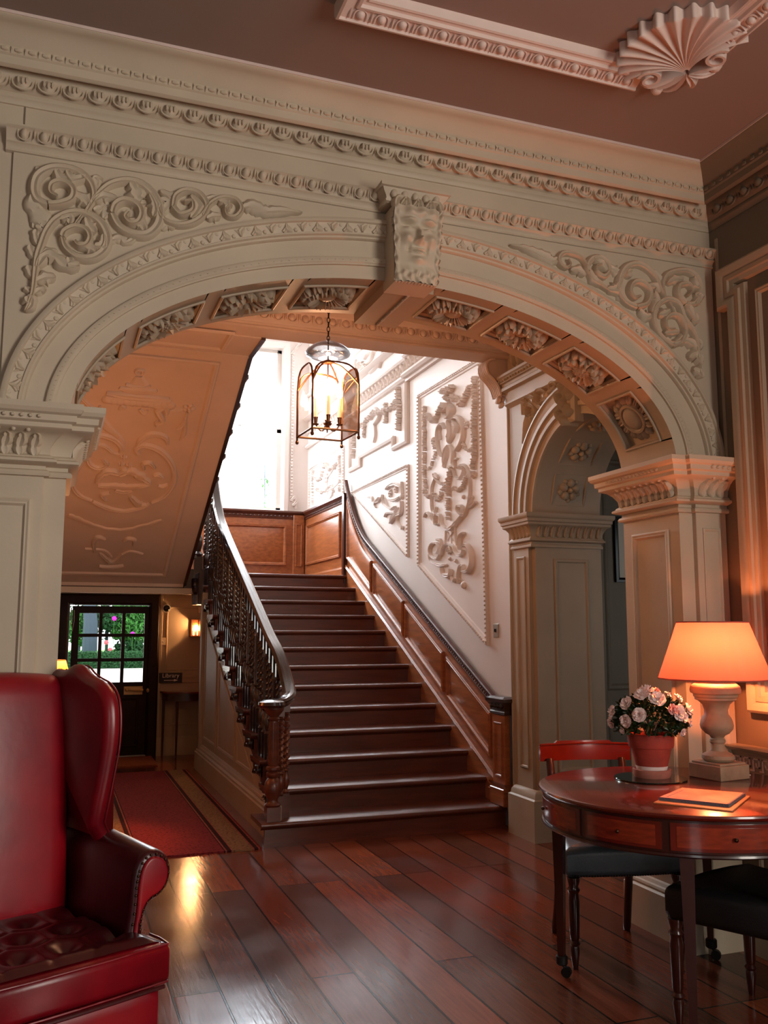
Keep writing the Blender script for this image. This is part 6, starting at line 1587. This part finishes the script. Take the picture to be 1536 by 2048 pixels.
# ============================================================ wing armchair
def rbox(cx, cy, cz, hx, hy, hz, r, n=8, fn=None):
    mb = MB(); idx = {}
    def key(p): return (round(p[0],5), round(p[1],5), round(p[2],5))
    for ax in range(3):
        for sgn in (-1, 1):
            for i in range(n):
                for j in range(n):
                    q = []
                    for (di, dj) in ((0,0),(1,0),(1,1),(0,1)):
                        a, b = -1+2*(i+di)/n, -1+2*(j+dj)/n
                        a = sin(a*pi/2)*.35+a*.65; b = sin(b*pi/2)*.35+b*.65
                        p = [0,0,0]; p[ax] = sgn; p[(ax+1)%3] = a; p[(ax+2)%3] = b; k = key(p)
                        if k not in idx:
                            idx[k] = len(mb.v); v = V3((p[0]*hx, p[1]*hy, p[2]*hz)); inn = V3((max(-hx+r, min(hx-r, v.x)), max(-hy+r, min(hy-r, v.y)), max(-hz+r, min(hz-r, v.z)))); d = v-inn
                            if d.length > 1e-9: v = inn+d.normalized()*r
                            if fn: v = fn(v)
                            mb.v.append(v+V3((cx, cy, cz)))
                        q.append(idx[k])
                    mb.f.append(tuple(q if sgn > 0 else reversed(q)))
    return mb
def pillow(mb, fn, pts, t, b, seg=4):
    layers = []
    for k in range(seg+1): ph = -pi/2+pi/2*k/seg; layers.append((b*(1-cos(ph)), -(t/2-b)+b*sin(ph)))
    for k in range(seg+1): ph = pi/2*k/seg; layers.append((b*(1-cos(ph)), (t/2-b)+b*sin(ph)))
    n = len(pts); vs = []; fs = []
    for ins, h in layers:
        q = inset(pts, ins) if ins > 1e-9 else pts; vs += [fn(x, y, h) for x, y in q]
    for k in range(len(layers)-1):
        for i in range(n): fs.append((k*n+i, k*n+(i+1)%n, (k+1)*n+(i+1)%n, (k+1)*n+i))
    fs += [tuple(reversed(range(n))), tuple(range((len(layers)-1)*n, len(layers)*n))]
    return mb.add(vs, fs)
ac = thing('wing_armchair', 'large glossy red leather wing armchair with buttoned seat in the left foreground', 'armchair', (.061, 2.984, 0), atan2(.405, .914))
# seat rail
m = rbox(0, .335, .255, .352, .335, .14, .03, 10, lambda v: V3((v.x*(1+.0), v.y-.012*cos(v.x*4.2)*(1 if v.y < 0 else 0), v.z)))
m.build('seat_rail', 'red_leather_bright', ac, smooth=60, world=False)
m = MB()
m.tube([(-.35+.7*i/20, -.014-.012*cos(4.2*(-.35+.7*i/20)), .392) for i in range(21)], .007, n=7); m.build('rail_piping', 'red_leather_dark', ac, world=False)
for sx in (-1, 1):
    m = MB(); m.lathe([(.018, 0), (.03, .12)], c=(sx*.29, .04, 0), n=4, a0=pi/4); m.build('leg', 'dark_mahogany', ac, world=False)
    m = MB(); m.lathe([(.018, 0), (.03, .12)], c=(sx*.27, .60, 0), n=4, a0=pi/4); m.build('leg', 'dark_mahogany', ac, world=False)
# T cushion with buttons
BT = [(x, y) for r_i, y in enumerate((.12, .27, .42)) for x in ([-.22,-.075,.075,.22] if r_i % 2 == 0 else [-.15,0,.15])]
def tuft(x, y):
    h = 0
    for bx, by in BT:
        d = sqrt((x-bx)**2+(y-by)**2); h -= .030*math.exp(-(d/.040)**2)
    d2 = sorted(sqrt((x-bx)**2+(y-by)**2) for bx, by in BT)
    h -= .012*math.exp(-((d2[1]-d2[0])/.016)**2)*math.exp(-(d2[0]/.10)**2)
    return h
tp = [(-.368,-.012),(.368,-.012),(.375,.0),(.372,.115),(.36,.125),(.275,.13),(.268,.14),(.262,.60),(-.262,.60),(-.268,.14),(-.275,.13),(-.36,.125),(-.372,.115),(-.375,.0)]
m = MB(); pillow(m, lambda x, y, h: V3((x, y-.012*cos(x*4.2)*(1 if y < .05 else 0), .458+h)), tp, .125, .028, 5)
m.build('seat_cushion', 'red_leather', ac, smooth=60, world=False)
def ctop(u, v):
    x = -.345+.69*u; y = .012+.57*v
    if y > .12: x = max(-.25, min(.25, x))
    e = min((x+.35)/.05, (.35-x)/.05, (y)/.04, 1); e = max(0, e)
    crown = .010*cos(x*3.6)*cos((y-.28)*4.2)
    return V3((x, y, .5185+crown*e+.022*e+max(tuft(x, y), -.034)*e))
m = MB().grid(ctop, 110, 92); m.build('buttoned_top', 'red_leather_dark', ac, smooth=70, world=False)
for bx, by in BT:
    m = MB(); m.ell((bx, by, .519), .011, .011, .006, n=10, m=5); m.build('button', 'red_leather_dark', ac, smooth=60, world=False)
m = MB()
for zz in (.516, .402): m.tube([(x, y-.012*cos(x*4.2)-.002, zz) for x, y in [(-.365+.73*i/24, -.006) for i in range(25)]]+[(.374,.06,zz),(.370,.118,zz)], .004, n=6)
m.build('cushion_piping', 'red_leather', ac, smooth=60, world=False)
# back
def bk(v):
    z = v.z; return V3((v.x*(1+.05*sin((z+.44)*1.6)), v.y+(z+.44)*.135-.035*cos(v.x*5)*max(0, cos(z*2.2)), z+(-.02*(abs(v.x)/.28)**2 if z > .35 else 0)))
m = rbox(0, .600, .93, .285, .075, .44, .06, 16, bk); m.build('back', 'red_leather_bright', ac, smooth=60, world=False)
# arms, wings
def arm_pt(u, z, h, s):
    v = .42+h; return V3((s*(u+.02*max(0, (v-.35))), v, z+.05*(v-.1)*max(0, min(1, (z-.5)/.2))))
AR = [(.262,.40),(.270,.50),(.285,.60),(.290,.68),(.300,.735),(.320,.772),(.352,.790),(.390,.785),(.420,.762),(.436,.722),(.432,.680),(.412,.648),(.384,.630),(.362,.622),(.346,.600),(.337,.56),(.338,.51),(.350,.46),(.358,.40)]
WG = [(.70,.72),(.44,.72),(.405,.75),(.393,.80),(.372,.87),(.352,.96),(.336,1.06),(.325,1.16),(.330,1.24),(.352,1.295),(.40,1.335),(.455,1.352),(.50,1.368),(.54,1.392),(.58,1.396),(.62,1.378),(.67,1.372),(.745,1.362),(.76,1.2),(.74,.9)]
for s in (1, -1):
    m = MB(); pillow(m, lambda u, z, h: arm_pt(u, z, h, s), crv(AR, 3, closed=True), .64, .022, 4)
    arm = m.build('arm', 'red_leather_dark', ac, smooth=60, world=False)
    ip = inset(crv(AR, 3, closed=True), .020)
    m = MB(); pillow(m, lambda u, z, h: V3((s*u, .098+h, z)), ip, .02, .009, 4); m.build('arm_facing', 'red_leather_bright', arm, smooth=60, world=False)
    m = MB(); P = inset(crv(AR, 3, closed=True), .014); L = 0
    for i in range(len(P)):
        a, b = P[i], P[(i+1)%len(P)]; d = sqrt((a[0]-b[0])**2+(a[1]-b[1])**2); L += d
        if L > .0135 and a[1] > .43: L = 0; m.ell((s*a[0], .0985, a[1]), .0048, .0045, .0048, n=8, m=4)
    m.build('nailhead_trim', 'antique_nail', arm, smooth=60, world=False)
    WGc = crv(WG, 3, closed=True)
    def wp(v, z, h):
        fl = max(0, .62-v)
        return V3((s*(.287+h+fl*(.03+.09*max(0, min(1, (z-.75)/.35)))+.07*max(0, min(1, (.84-z)/.09))), v, z))
    m = MB(); pillow(m, wp, WGc, .062, .03, 5); wing = m.build('wing', 'red_leather', ac, smooth=60, world=False)
    m = MB(); m.tube([wp(a, b, .028) for a, b in inset(crv(WG, 3), .006)[3:-6]], .004, n=6); m.build('wing_piping', 'red_leather', wing, smooth=60, world=False)

# ============================================================ round table and what stands on it
TCX, TCY, TZ, TR = 2.545, 3.27, .862, .60
tb = thing('round_table', 'round glossy mahogany drum-top table with frieze drawers on the right', 'table', (TCX, TCY, 0), radians(0))
m = MB(); m.lathe([(0,-.024),(TR-.015,-.024),(TR-.004,-.018),(TR,-.010),(TR-.002,-.003),(TR-.01,0),(0,0)], c=(TCX, TCY, TZ), n=120, cap=False); m.build('table_top', 'mahogany', tb, smooth=40)
AR_ = TR-.022
m = MB(); m.lathe([(AR_-.05,-.024),(AR_,-.024),(AR_,-.140),(AR_+.010,-.142),(AR_+.012,-.150),(AR_+.004,-.156),(AR_-.03,-.156)], c=(TCX, TCY, TZ), n=120, cap=False); m.build('apron', 'dark_mahogany', tb, smooth=30)
def tang(px, py, z):
    q = hit((0,0,z), (0,0,1), px, py); return math.degrees(atan2(q.y-TCY, q.x-TCX)) % 360
st_a = [tang(1131, 1650, .78), tang(1335, 1690, .74), tang(1470, 1690, .74)]
def arcpanel(mb, a0, a1, z0, z1, r0, r1, n=24):
    vs = []; fs = []
    for i in range(n+1):
        a = radians(a0+(a1-a0)*i/n)
        for r, z in ((r0, z0), (r1, z0), (r1, z1), (r0, z1)): vs.append(V3((TCX+r*cos(a), TCY+r*sin(a), z)))
    for i in range(n):
        for k in range(4): fs.append((4*i+k, 4*i+(k+1)%4, 4*i+4+(k+1)%4, 4*i+4+k))
    fs += [(0,1,2,3), (4*n, 4*n+3, 4*n+2, 4*n+1)]
    return mb.add(vs, fs)
sect = [(131, st_a[0]-1), (st_a[0]+1, st_a[1]-1.5), (st_a[1]+1.5, st_a[1]+46), (st_a[1]+50, st_a[1]+92), (20, 62), (66, 108)]
for i, (a0, a1) in enumerate(sect):
    m = MB(); arcpanel(m, a0, a1, TZ-.132, TZ-.034, AR_-.01, AR_+.005); dr_ = m.build('drawer', 'mahogany', tb, smooth=30)
    m = MB(); arcpanel(m, a0+2.2, a1-2.2, TZ-.120, TZ-.046, AR_, AR_+.0065); m.build('inlay_panel', 'mahogany_inlay', dr_, smooth=30)
    am_ = radians((a0+a1)/2); m = MB(); m.ell((TCX+(AR_+.016)*cos(am_), TCY+(AR_+.016)*sin(am_), TZ-.085), .008, .008, .008); m.build('knob', 'antique_nail', dr_)
for th in (131, 233, 318, 41):
    a = radians(th); x, y = TCX+.545*cos(a), TCY+.545*sin(a)
    m = MB(); m.lathe([(.019, .07), (.036, TZ-.156), (.036, TZ-.03)], c=(x, y, 0), n=4, a0=pi/4+a); lg = m.build('leg', 'dark_mahogany', tb)
    m = MB(); m.lathe([(.022,.055),(.026,.06),(.026,.09),(.022,.095)], c=(x, y, 0), n=12)
    m.tube([(x, y, .06), (x+.012, y-.006, .045), (x+.018, y-.01, .026)], .008, n=6); m.tube([(x+.008, y-.018, .024), (x+.026, y+.0, .024)], .022, n=14); m.build('caster', 'black_iron', lg)
# mirror mat
mx, my = 2.558, 3.50
m = MB(); m.lathe([(0,0),(.158,0),(.160,.003),(.158,.006),(0,.006)], c=(mx, my, TZ), n=64, cap=False); tag(m.build('glass_mat', 'mirror_glass', smooth=30), 'round greenish mirrored mat under the flower pot on the table', 'mat')
# pot
px0, py0 = 2.578, 3.515; pz0 = TZ+.006
fp = thing('potted_azalea', 'white azalea in a terracotta pot and saucer on the round table', 'potted plant', (px0, py0, pz0))
m = MB(); m.lathe([(0,0),(.078,0),(.083,.012),(.084,.034),(.078,.036),(.074,.014),(0,.012)], c=(px0, py0, pz0), n=40, cap=False); m.build('saucer', 'pale_terracotta', fp, smooth=40)
m = MB(); m.lathe([(0,.014),(.062,.014),(.066,.03),(.090,.130),(.098,.132),(.101,.142),(.104,.185),(.101,.192),(.094,.190),(.092,.165),(0,.160)], c=(px0, py0, pz0), n=44, cap=False); m.build('pot', 'terracotta', fp, smooth=35)
m = MB(); m.lathe([(.0665,.031),(.0705,.046),(.0715,.056),(.0705,.0565)], c=(px0, py0, pz0), n=44, cap=False); m.build('lime_stain', 'petal_white', fp)
m = MB(); m.ell((px0, py0, pz0+.155), .092, .092, .012); m.build('soil', 'soil', fp)
ra = random.Random(5)
m = MB(); fcx, fcy, fcz = px0, py0, pz0+.262
for i in range(16):
    a = ra.random()*6.28; r = ra.uniform(.03,.12); m.tube([(px0+.01*cos(a), py0+.01*sin(a), pz0+.16), (fcx+r*.5*cos(a), fcy+r*.5*sin(a), fcz-.03), (fcx+r*cos(a), fcy+r*sin(a), fcz+.02)], .003, n=5)
m.build('stems', 'trunk_grey', fp)
m = MB()
for i in range(1500):
    th = ra.random()*2*pi; ph = math.asin(ra.uniform(-.55, 1)); rr = ra.uniform(.72, 1.0)
    d = V3((cos(ph)*cos(th), cos(ph)*sin(th), sin(ph))); q = V3((fcx, fcy, fcz))+V3((d.x*.168, d.y*.168, d.z*.112+(-.012 if d.z < 0 else 0)))*rr
    t = (d+V3((ra.gauss(0,.5), ra.gauss(0,.5), ra.gauss(0,.5)))).normalized(); sdd = t.cross(V3((ra.gauss(0,1), ra.gauss(0,1), ra.gauss(0,1)))).normalized(); nn = t.cross(sdd); L = ra.uniform(.012,.02)
    m.add([q-t*L, q-t*L*.2+sdd*L*.52+nn*L*.15, q+t*L, q-t*L*.2-sdd*L*.52+nn*L*.15, q+nn*-.002], [(0,1,4),(1,2,4),(2,3,4),(3,0,4)])
m.build('leaves', 'leaf_green', fp, smooth=0)
def azalea(c, d, R):
    m = MB(); d = d.normalized(); e1 = d.orthogonal().normalized(); f = Fr(c, e1, d.cross(e1), d)
    for ring in range(3):
        nP = (6, 5, 4)[ring]; rr = R*(1, .7, .4)[ring]
        for k in range(nP):
            a = 2*pi*(k+.5*ring)/nP+ra.uniform(-.35,.35); cc, ss_ = cos(a), sin(a); up = (.15,.45,.75)[ring]*R
            w_ = rr*.62; pts = []
            for u, wv, hv in ((.1, .25, 0), (.5, .8, .35), (.85, 1, .8), (1.05, .6, .9)):
                for q in (-1, 0, 1): pts.append(f(cc*rr*u-ss_*q*w_*wv, ss_*rr*u+cc*q*w_*wv, up*hv+R*.15+abs(q)*R*.16+ra.uniform(-.16,.16)*R))
            m.add(pts, [(i*3+j, i*3+j+1, i*3+j+4, i*3+j+3) for i in range(3) for j in range(2)])
    return m
FLW = [(-.155,.025,.0,.026),(-.135,-.02,.03,.026),(-.10,.055,-.06,.030),(-.072,.02,-.12,.030),(-.045,.085,-.06,.034),(-.02,.10,-.03,.036),(.0,.075,-.10,.036),(-.115,-.005,-.09,.028),(.03,.11,.0,.022),(.08,.03,-.14,.032),(.055,.045,-.15,.026),(.095,.015,-.12,.026),(.11,.085,-.05,.024),(.145,.04,-.06,.028),(.16,.02,-.02,.024),(.15,-.02,-.07,.020),(.10,-.05,-.13,.018),(-.14,-.05,-.06,.016),(.07,.10,-.04,.018),(.10,.05,-.11,.018)]
rt, up_ = V3((CR.x, CR.y, 0)).normalized(), V3((0,0,1)); bk_ = V3((-rt.y, rt.x, 0))
for i, (a, b, c, R) in enumerate(FLW):
    d = rt*a+up_*b*1.2+bk_*min(c, -.03); p = V3((fcx, fcy, fcz))+rt*a+up_*b+bk_*c
    e = V3(((p-V3((fcx,fcy,fcz))).x/.168, (p-V3((fcx,fcy,fcz))).y/.168, (p.z-fcz)/.115)); 
    if e.length < 1.0: p = V3((fcx, fcy, fcz))+(p-V3((fcx, fcy, fcz)))/max(.2, e.length)*1.0
    azalea(p, d, R).build('blossom', 'petal_white' if i not in (10, 8) else 'bud_pink', fp, smooth=70)
# magazine on folder
def quad(mb, P, z0, z1): return mb.poly(FC, P, z0, z1)
fo = MB(); quad(fo, [(2.205,3.005),(2.475,3.195),(2.655,2.985),(2.375,2.765)], TZ, TZ+.006); tag(fo.build('folder', 'folder_tan', bevel=.002), 'tan leather folder lying flat under the booklet on the round table', 'folder')
mg = thing('booklet', 'pink covered booklet lying on the tan folder near the table edge', 'booklet', (2.43, 3.0, TZ+.006))
Pb = [(2.25,3.03),(2.475,3.175),(2.635,2.99),(2.405,2.82)]
m = MB(); quad(m, Pb, TZ+.006, TZ+.016); m.build('pages', 'paper_edge', mg); m = MB(); quad(m, Pb, TZ+.016, TZ+.0175); m.build('cover', 'paper_pink', mg)
m = MB(); quad(m, [(2.405,2.82),(2.635,2.99),(2.632,2.996),(2.402,2.826)], TZ+.006, TZ+.0178); quad(m, [(2.25,3.03),(2.262,3.018),(2.417,2.81),(2.405,2.82)][:0] or [(2.25,3.03),(2.254,3.033),(2.409,2.823),(2.405,2.82)], TZ+.006, TZ+.0178); m.build('spine', 'navy_ink', mg)
m = MB()
for k in range(9):
    t = .12+k*.075; p0 = (2.25+(2.475-2.25)*t, 3.03+(3.175-3.03)*t); m.box(p0[0]+.012, p0[1]-.020, TZ+.0175, p0[0]+.020, p0[1]-.014, TZ+.0179)
m.build('title_marks', 'navy_ink', mg)
# table lamp
TLX, TLY = 2.875, 3.425
tl = thing('table_lamp', 'turned stone-coloured baluster lamp with a large coral shade, lit, on the round table', 'table lamp', (TLX, TLY, TZ))
tip = radians(20)
m = MB(); M_ = Matrix.Translation((TLX, TLY, TZ)) @ Matrix.Rotation(radians(8), 4, 'Z'); m.box(-.092,-.092,0,.092,.092,.062); m.box(-.082,-.082,.062,.082,.082,.072); m.xf(M_); m.build('plinth', 'lamp_stone', tl, bevel=.002)
LPf = [(0,.072),(.062,.074),(.072,.085),(.071,.100),(.050,.112),(.036,.118),(.030,.132),(.030,.150),(.036,.158),(.034,.170),(.028,.176),(.034,.186),(.052,.196),(.070,.215),(.074,.232),(.070,.252),(.066,.262),(.064,.268),(.054,.280),(.052,.300),(.060,.325),(.078,.342),(.092,.348),(.092,.356),(.098,.362),(.098,.372),(.110,.378),(.113,.392),(.108,.408),(.094,.420),(.088,.424),(.088,.430),(.072,.434),(.070,.440),(0,.442)]
m = MB(); m.lathe(LPf, c=(TLX, TLY, TZ), n=48, cap=False); m.build('urn_base', 'lamp_stone', tl, smooth=35)
m = MB(); m.tube([(TLX, TLY, TZ+.44), (TLX, TLY, TZ+.56)], .008, n=10); m.lathe([(.014,.54),(.018,.55),(.016,.59),(.010,.60)], c=(TLX, TLY, TZ), n=12); m.tube([(TLX+.155*cos(a), TLY+.155*sin(a), TZ+.690) if k % 2 else (TLX, TLY, TZ+.69) for k, a in enumerate([0,0,0,2.1,2.1,4.2])], .0018, n=4); m.build('stem', 'brass', tl)
m = MB(); m.ell((TLX, TLY, TZ+.615), .03, .03, .038, n=16, m=8); m.build('bulb', 'sconce_glow', tl, smooth=60)
S0, S1, SZ0, SZ1 = .250, .158, TZ+.442, TZ+.700
m = MB(); m.grid(lambda u, v: V3((TLX+(S0+(S1-S0)*v)*cos(2*pi*u), TLY+(S0+(S1-S0)*v)*sin(2*pi*u), SZ0+(SZ1-SZ0)*v)), 96, 4, cu=True); m.build('lamp_shade', 'lamp_shade_fabric', tl, smooth=60)
m = MB()
for r, z in ((S0, SZ0), (S1, SZ1)): m.tube([(TLX+r*cos(2*pi*i/64), TLY+r*sin(2*pi*i/64), z) for i in range(65)], .0035, n=6, cap=False)
m.build('shade_trim', 'lamp_shade_fabric', tl, smooth=60)
point('table_lamp_light', (TLX-.022, TLY-.036, TZ+.565), 46, (1, .25, .085), .02)
cs = thing('cord_switch', 'tiny white cord switch lying behind the table lamp base', 'switch', (2.98, 3.45, TZ))
m = MB(); m.ell((2.985, 3.43, TZ+.011), .022, .011, .010); m.build('switch_body', 'white_plastic', cs, smooth=60); m = MB(); m.tube([(2.94,3.45,TZ+.005),(2.985,3.43,TZ+.006),(3.03,3.40,TZ+.005),(3.05,3.46,TZ+.005)], .003, n=5); m.build('cord', 'white_plastic', cs)

# ============================================================ dining chairs
def dining_chair(loc, rz, leather, label):
    t = thing('dining_chair', label, 'chair', loc, rz, 'dark leather chairs drawn up to the round table')
    FL_, RL_ = .27, .185
    P = [(-.285,-.235),(-.15,-.25),(0,-.255),(.15,-.25),(.285,-.235),(.292,-.21),(.21,.20),(.20,.215),(-.20,.215),(-.21,.20),(-.292,-.21)]
    m = MB(); pillow(m, lambda x, y, h: V3((x, y, .462+h+(.028*cos(x*4.5)*cos(y*5) if h > 0 else 0)+.05*max(0, -(y)-.0)*0)), P, .13, .035, 5); m.build('seat', leather, t, smooth=60, world=False)
    m = MB()
    for i in range(44):
        x = -.27+.54*i/43; m.ell((x, -.252+.02*(abs(x)/.27)**2, .408), .0045, .004, .0045, n=6, m=3)
    m.build('nailhead_trim', 'black_iron', t, world=False)
    for sx in (-1, 1):
        m = MB(); m.lathe([(.012,0),(.016,.03),(.022,.085),(.018,.10),(.026,.112),(.018,.124),(.022,.14),(.026,.30),(.022,.33),(.030,.345),(.022,.36),(.030,.385),(.030,.40)], c=(sx*FL_*.93, -.215, 0), n=14); m.build('leg', 'dark_mahogany', t, smooth=45, world=False)
        m = MB(); m.tube(crv([(sx*(RL_+.005), .275, .0), (sx*RL_, .235, .15), (sx*RL_, .205, .32), (sx*RL_, .205, .46), (sx*(RL_+.005), .24, .65), (sx*(RL_+.01), .285, .86)], 5), [.017]+[.021]*24+[.018], n=8); m.build('leg', 'dark_mahogany', t, smooth=50, world=False)
    def crest(z0, z1, ex, th):
        m = MB(); n = 24; vs = []; fs = []
        for i in range(n+1):
            u = -1+2*i/n; x = u*ex; y = .285+.045*(1-u*u)
            top = z1-(.0 if abs(u) < .62 else .018*min(1, (abs(u)-.62)/.05)) 
            vs += [V3((x, y, z0)), V3((x, y+th, z0)), V3((x, y+th, top)), V3((x, y, top))]
        for i in range(n):
            for k in range(4): fs.append((4*i+k, 4*i+(k+1)%4, 4*i+4+(k+1)%4, 4*i+4+k))
        fs += [(0,1,2,3), (4*n, 4*n+3, 4*n+2, 4*n+1)]
        return m.add(vs, fs)
    m = crest(.845, .945, .245, .022); m.tube([(-.245+.49*i/12, .283+.045*(1-(-1+i/6)**2), .93) for i in range(13)], .006, n=6); m.build('crest_rail', 'mahogany', t, smooth=40, world=False)
    m = crest(.66, .70, .19, .018); m.build('cross_rail', 'mahogany', t, smooth=40, world=False)
    return t
dining_chair((2.59, 3.90, 0), radians(-13), 'grey_leather', 'grey-seated chair behind the table, red crest rail showing left of the flower pot')
dining_chair((2.66, 2.965, 0), radians(196.5), 'black_leather', 'black-seated chair at the bottom right, in front of the table')

# ============================================================ right wall of the front room
FR = Fr((3.24, 0, 0), (0,-1,0), (0,0,1), (-1,0,0))     # a = -y
m = MB()
o = [(-3.585,1.13),(-1.2,1.13),(-1.2,3.20),(-1.13,3.20),(-1.13,3.40),(-3.66,3.40),(-3.66,3.18),(-3.585,3.18)]
prf = [(0,0),(0,.045),(.012,.055),(.03,.05),(.05,.035),(.055,.04),(.075,.04),(.08,.028),(.10,.022),(.105,0)]
mould(m, FR, o, prf, closed=True)
panel_frame(m, FR, -3.42, 1.28, -1.35, 3.22, .03, .02)
m.bbox(FR, -3.70, 2.40, -3.68, 3.6, 0, .004)
struct(m.build('trim_23', 'hall_paint', smooth=30), 'eared picture-panel moulding on the right wall')
m = MB()
mould(m, FR, [(3.5, .965), (-3.742, .965)], [(0,0),(0,.075),(.008,.08),(.02,.07),(.03,.045),(.04,.04),(.045,.034),(.12,.030),(.125,.036),(.135,.036),(.14,.045),(.15,.05),(.16,.04),(.175,.02),(.20,.015),(.20,0)])
struct(m.build('trim_24', 'hall_paint', smooth=30), 'dado rail on the right wall')
gk = MB(); ff = Fr((3.24-.03, 0, 0), (0,-1,0), (0,0,1), (-1,0,0))
for i in range(52):
    a = -3.70+i*.062; z0 = .850; w_ = .007; hh_ = .008
    for (x0_, y0_, x1_, y1_) in ((0,0,w_,.062),(0,.062-w_,.045,.062),(.045-w_,.018,.045,.062),(.018,.018,.045,.018+w_),(.018,.018,.018+w_,.040),(-.017,0,.0,w_)):
        gk.bbox(ff, a+x0_, z0+y0_, a+x1_, z0+y1_, 0, hh_)
tag(gk.build('fretwork_band', 'ceiling_plaster', smooth=0), 'Greek key fretwork running along the dado rail behind the table lamp', 'fretwork')
m = MB(); mould(m, FC, [(3.24, -3.4), (3.24, W-.03)], sk_prof); struct(m.build('baseboard_right', 'hall_paint'))
panel_b = MB(); panel_frame(panel_b, FR, -3.60, .32, -2.2, .70, .025, .012); struct(panel_b.build('trim_25', 'hall_paint'))
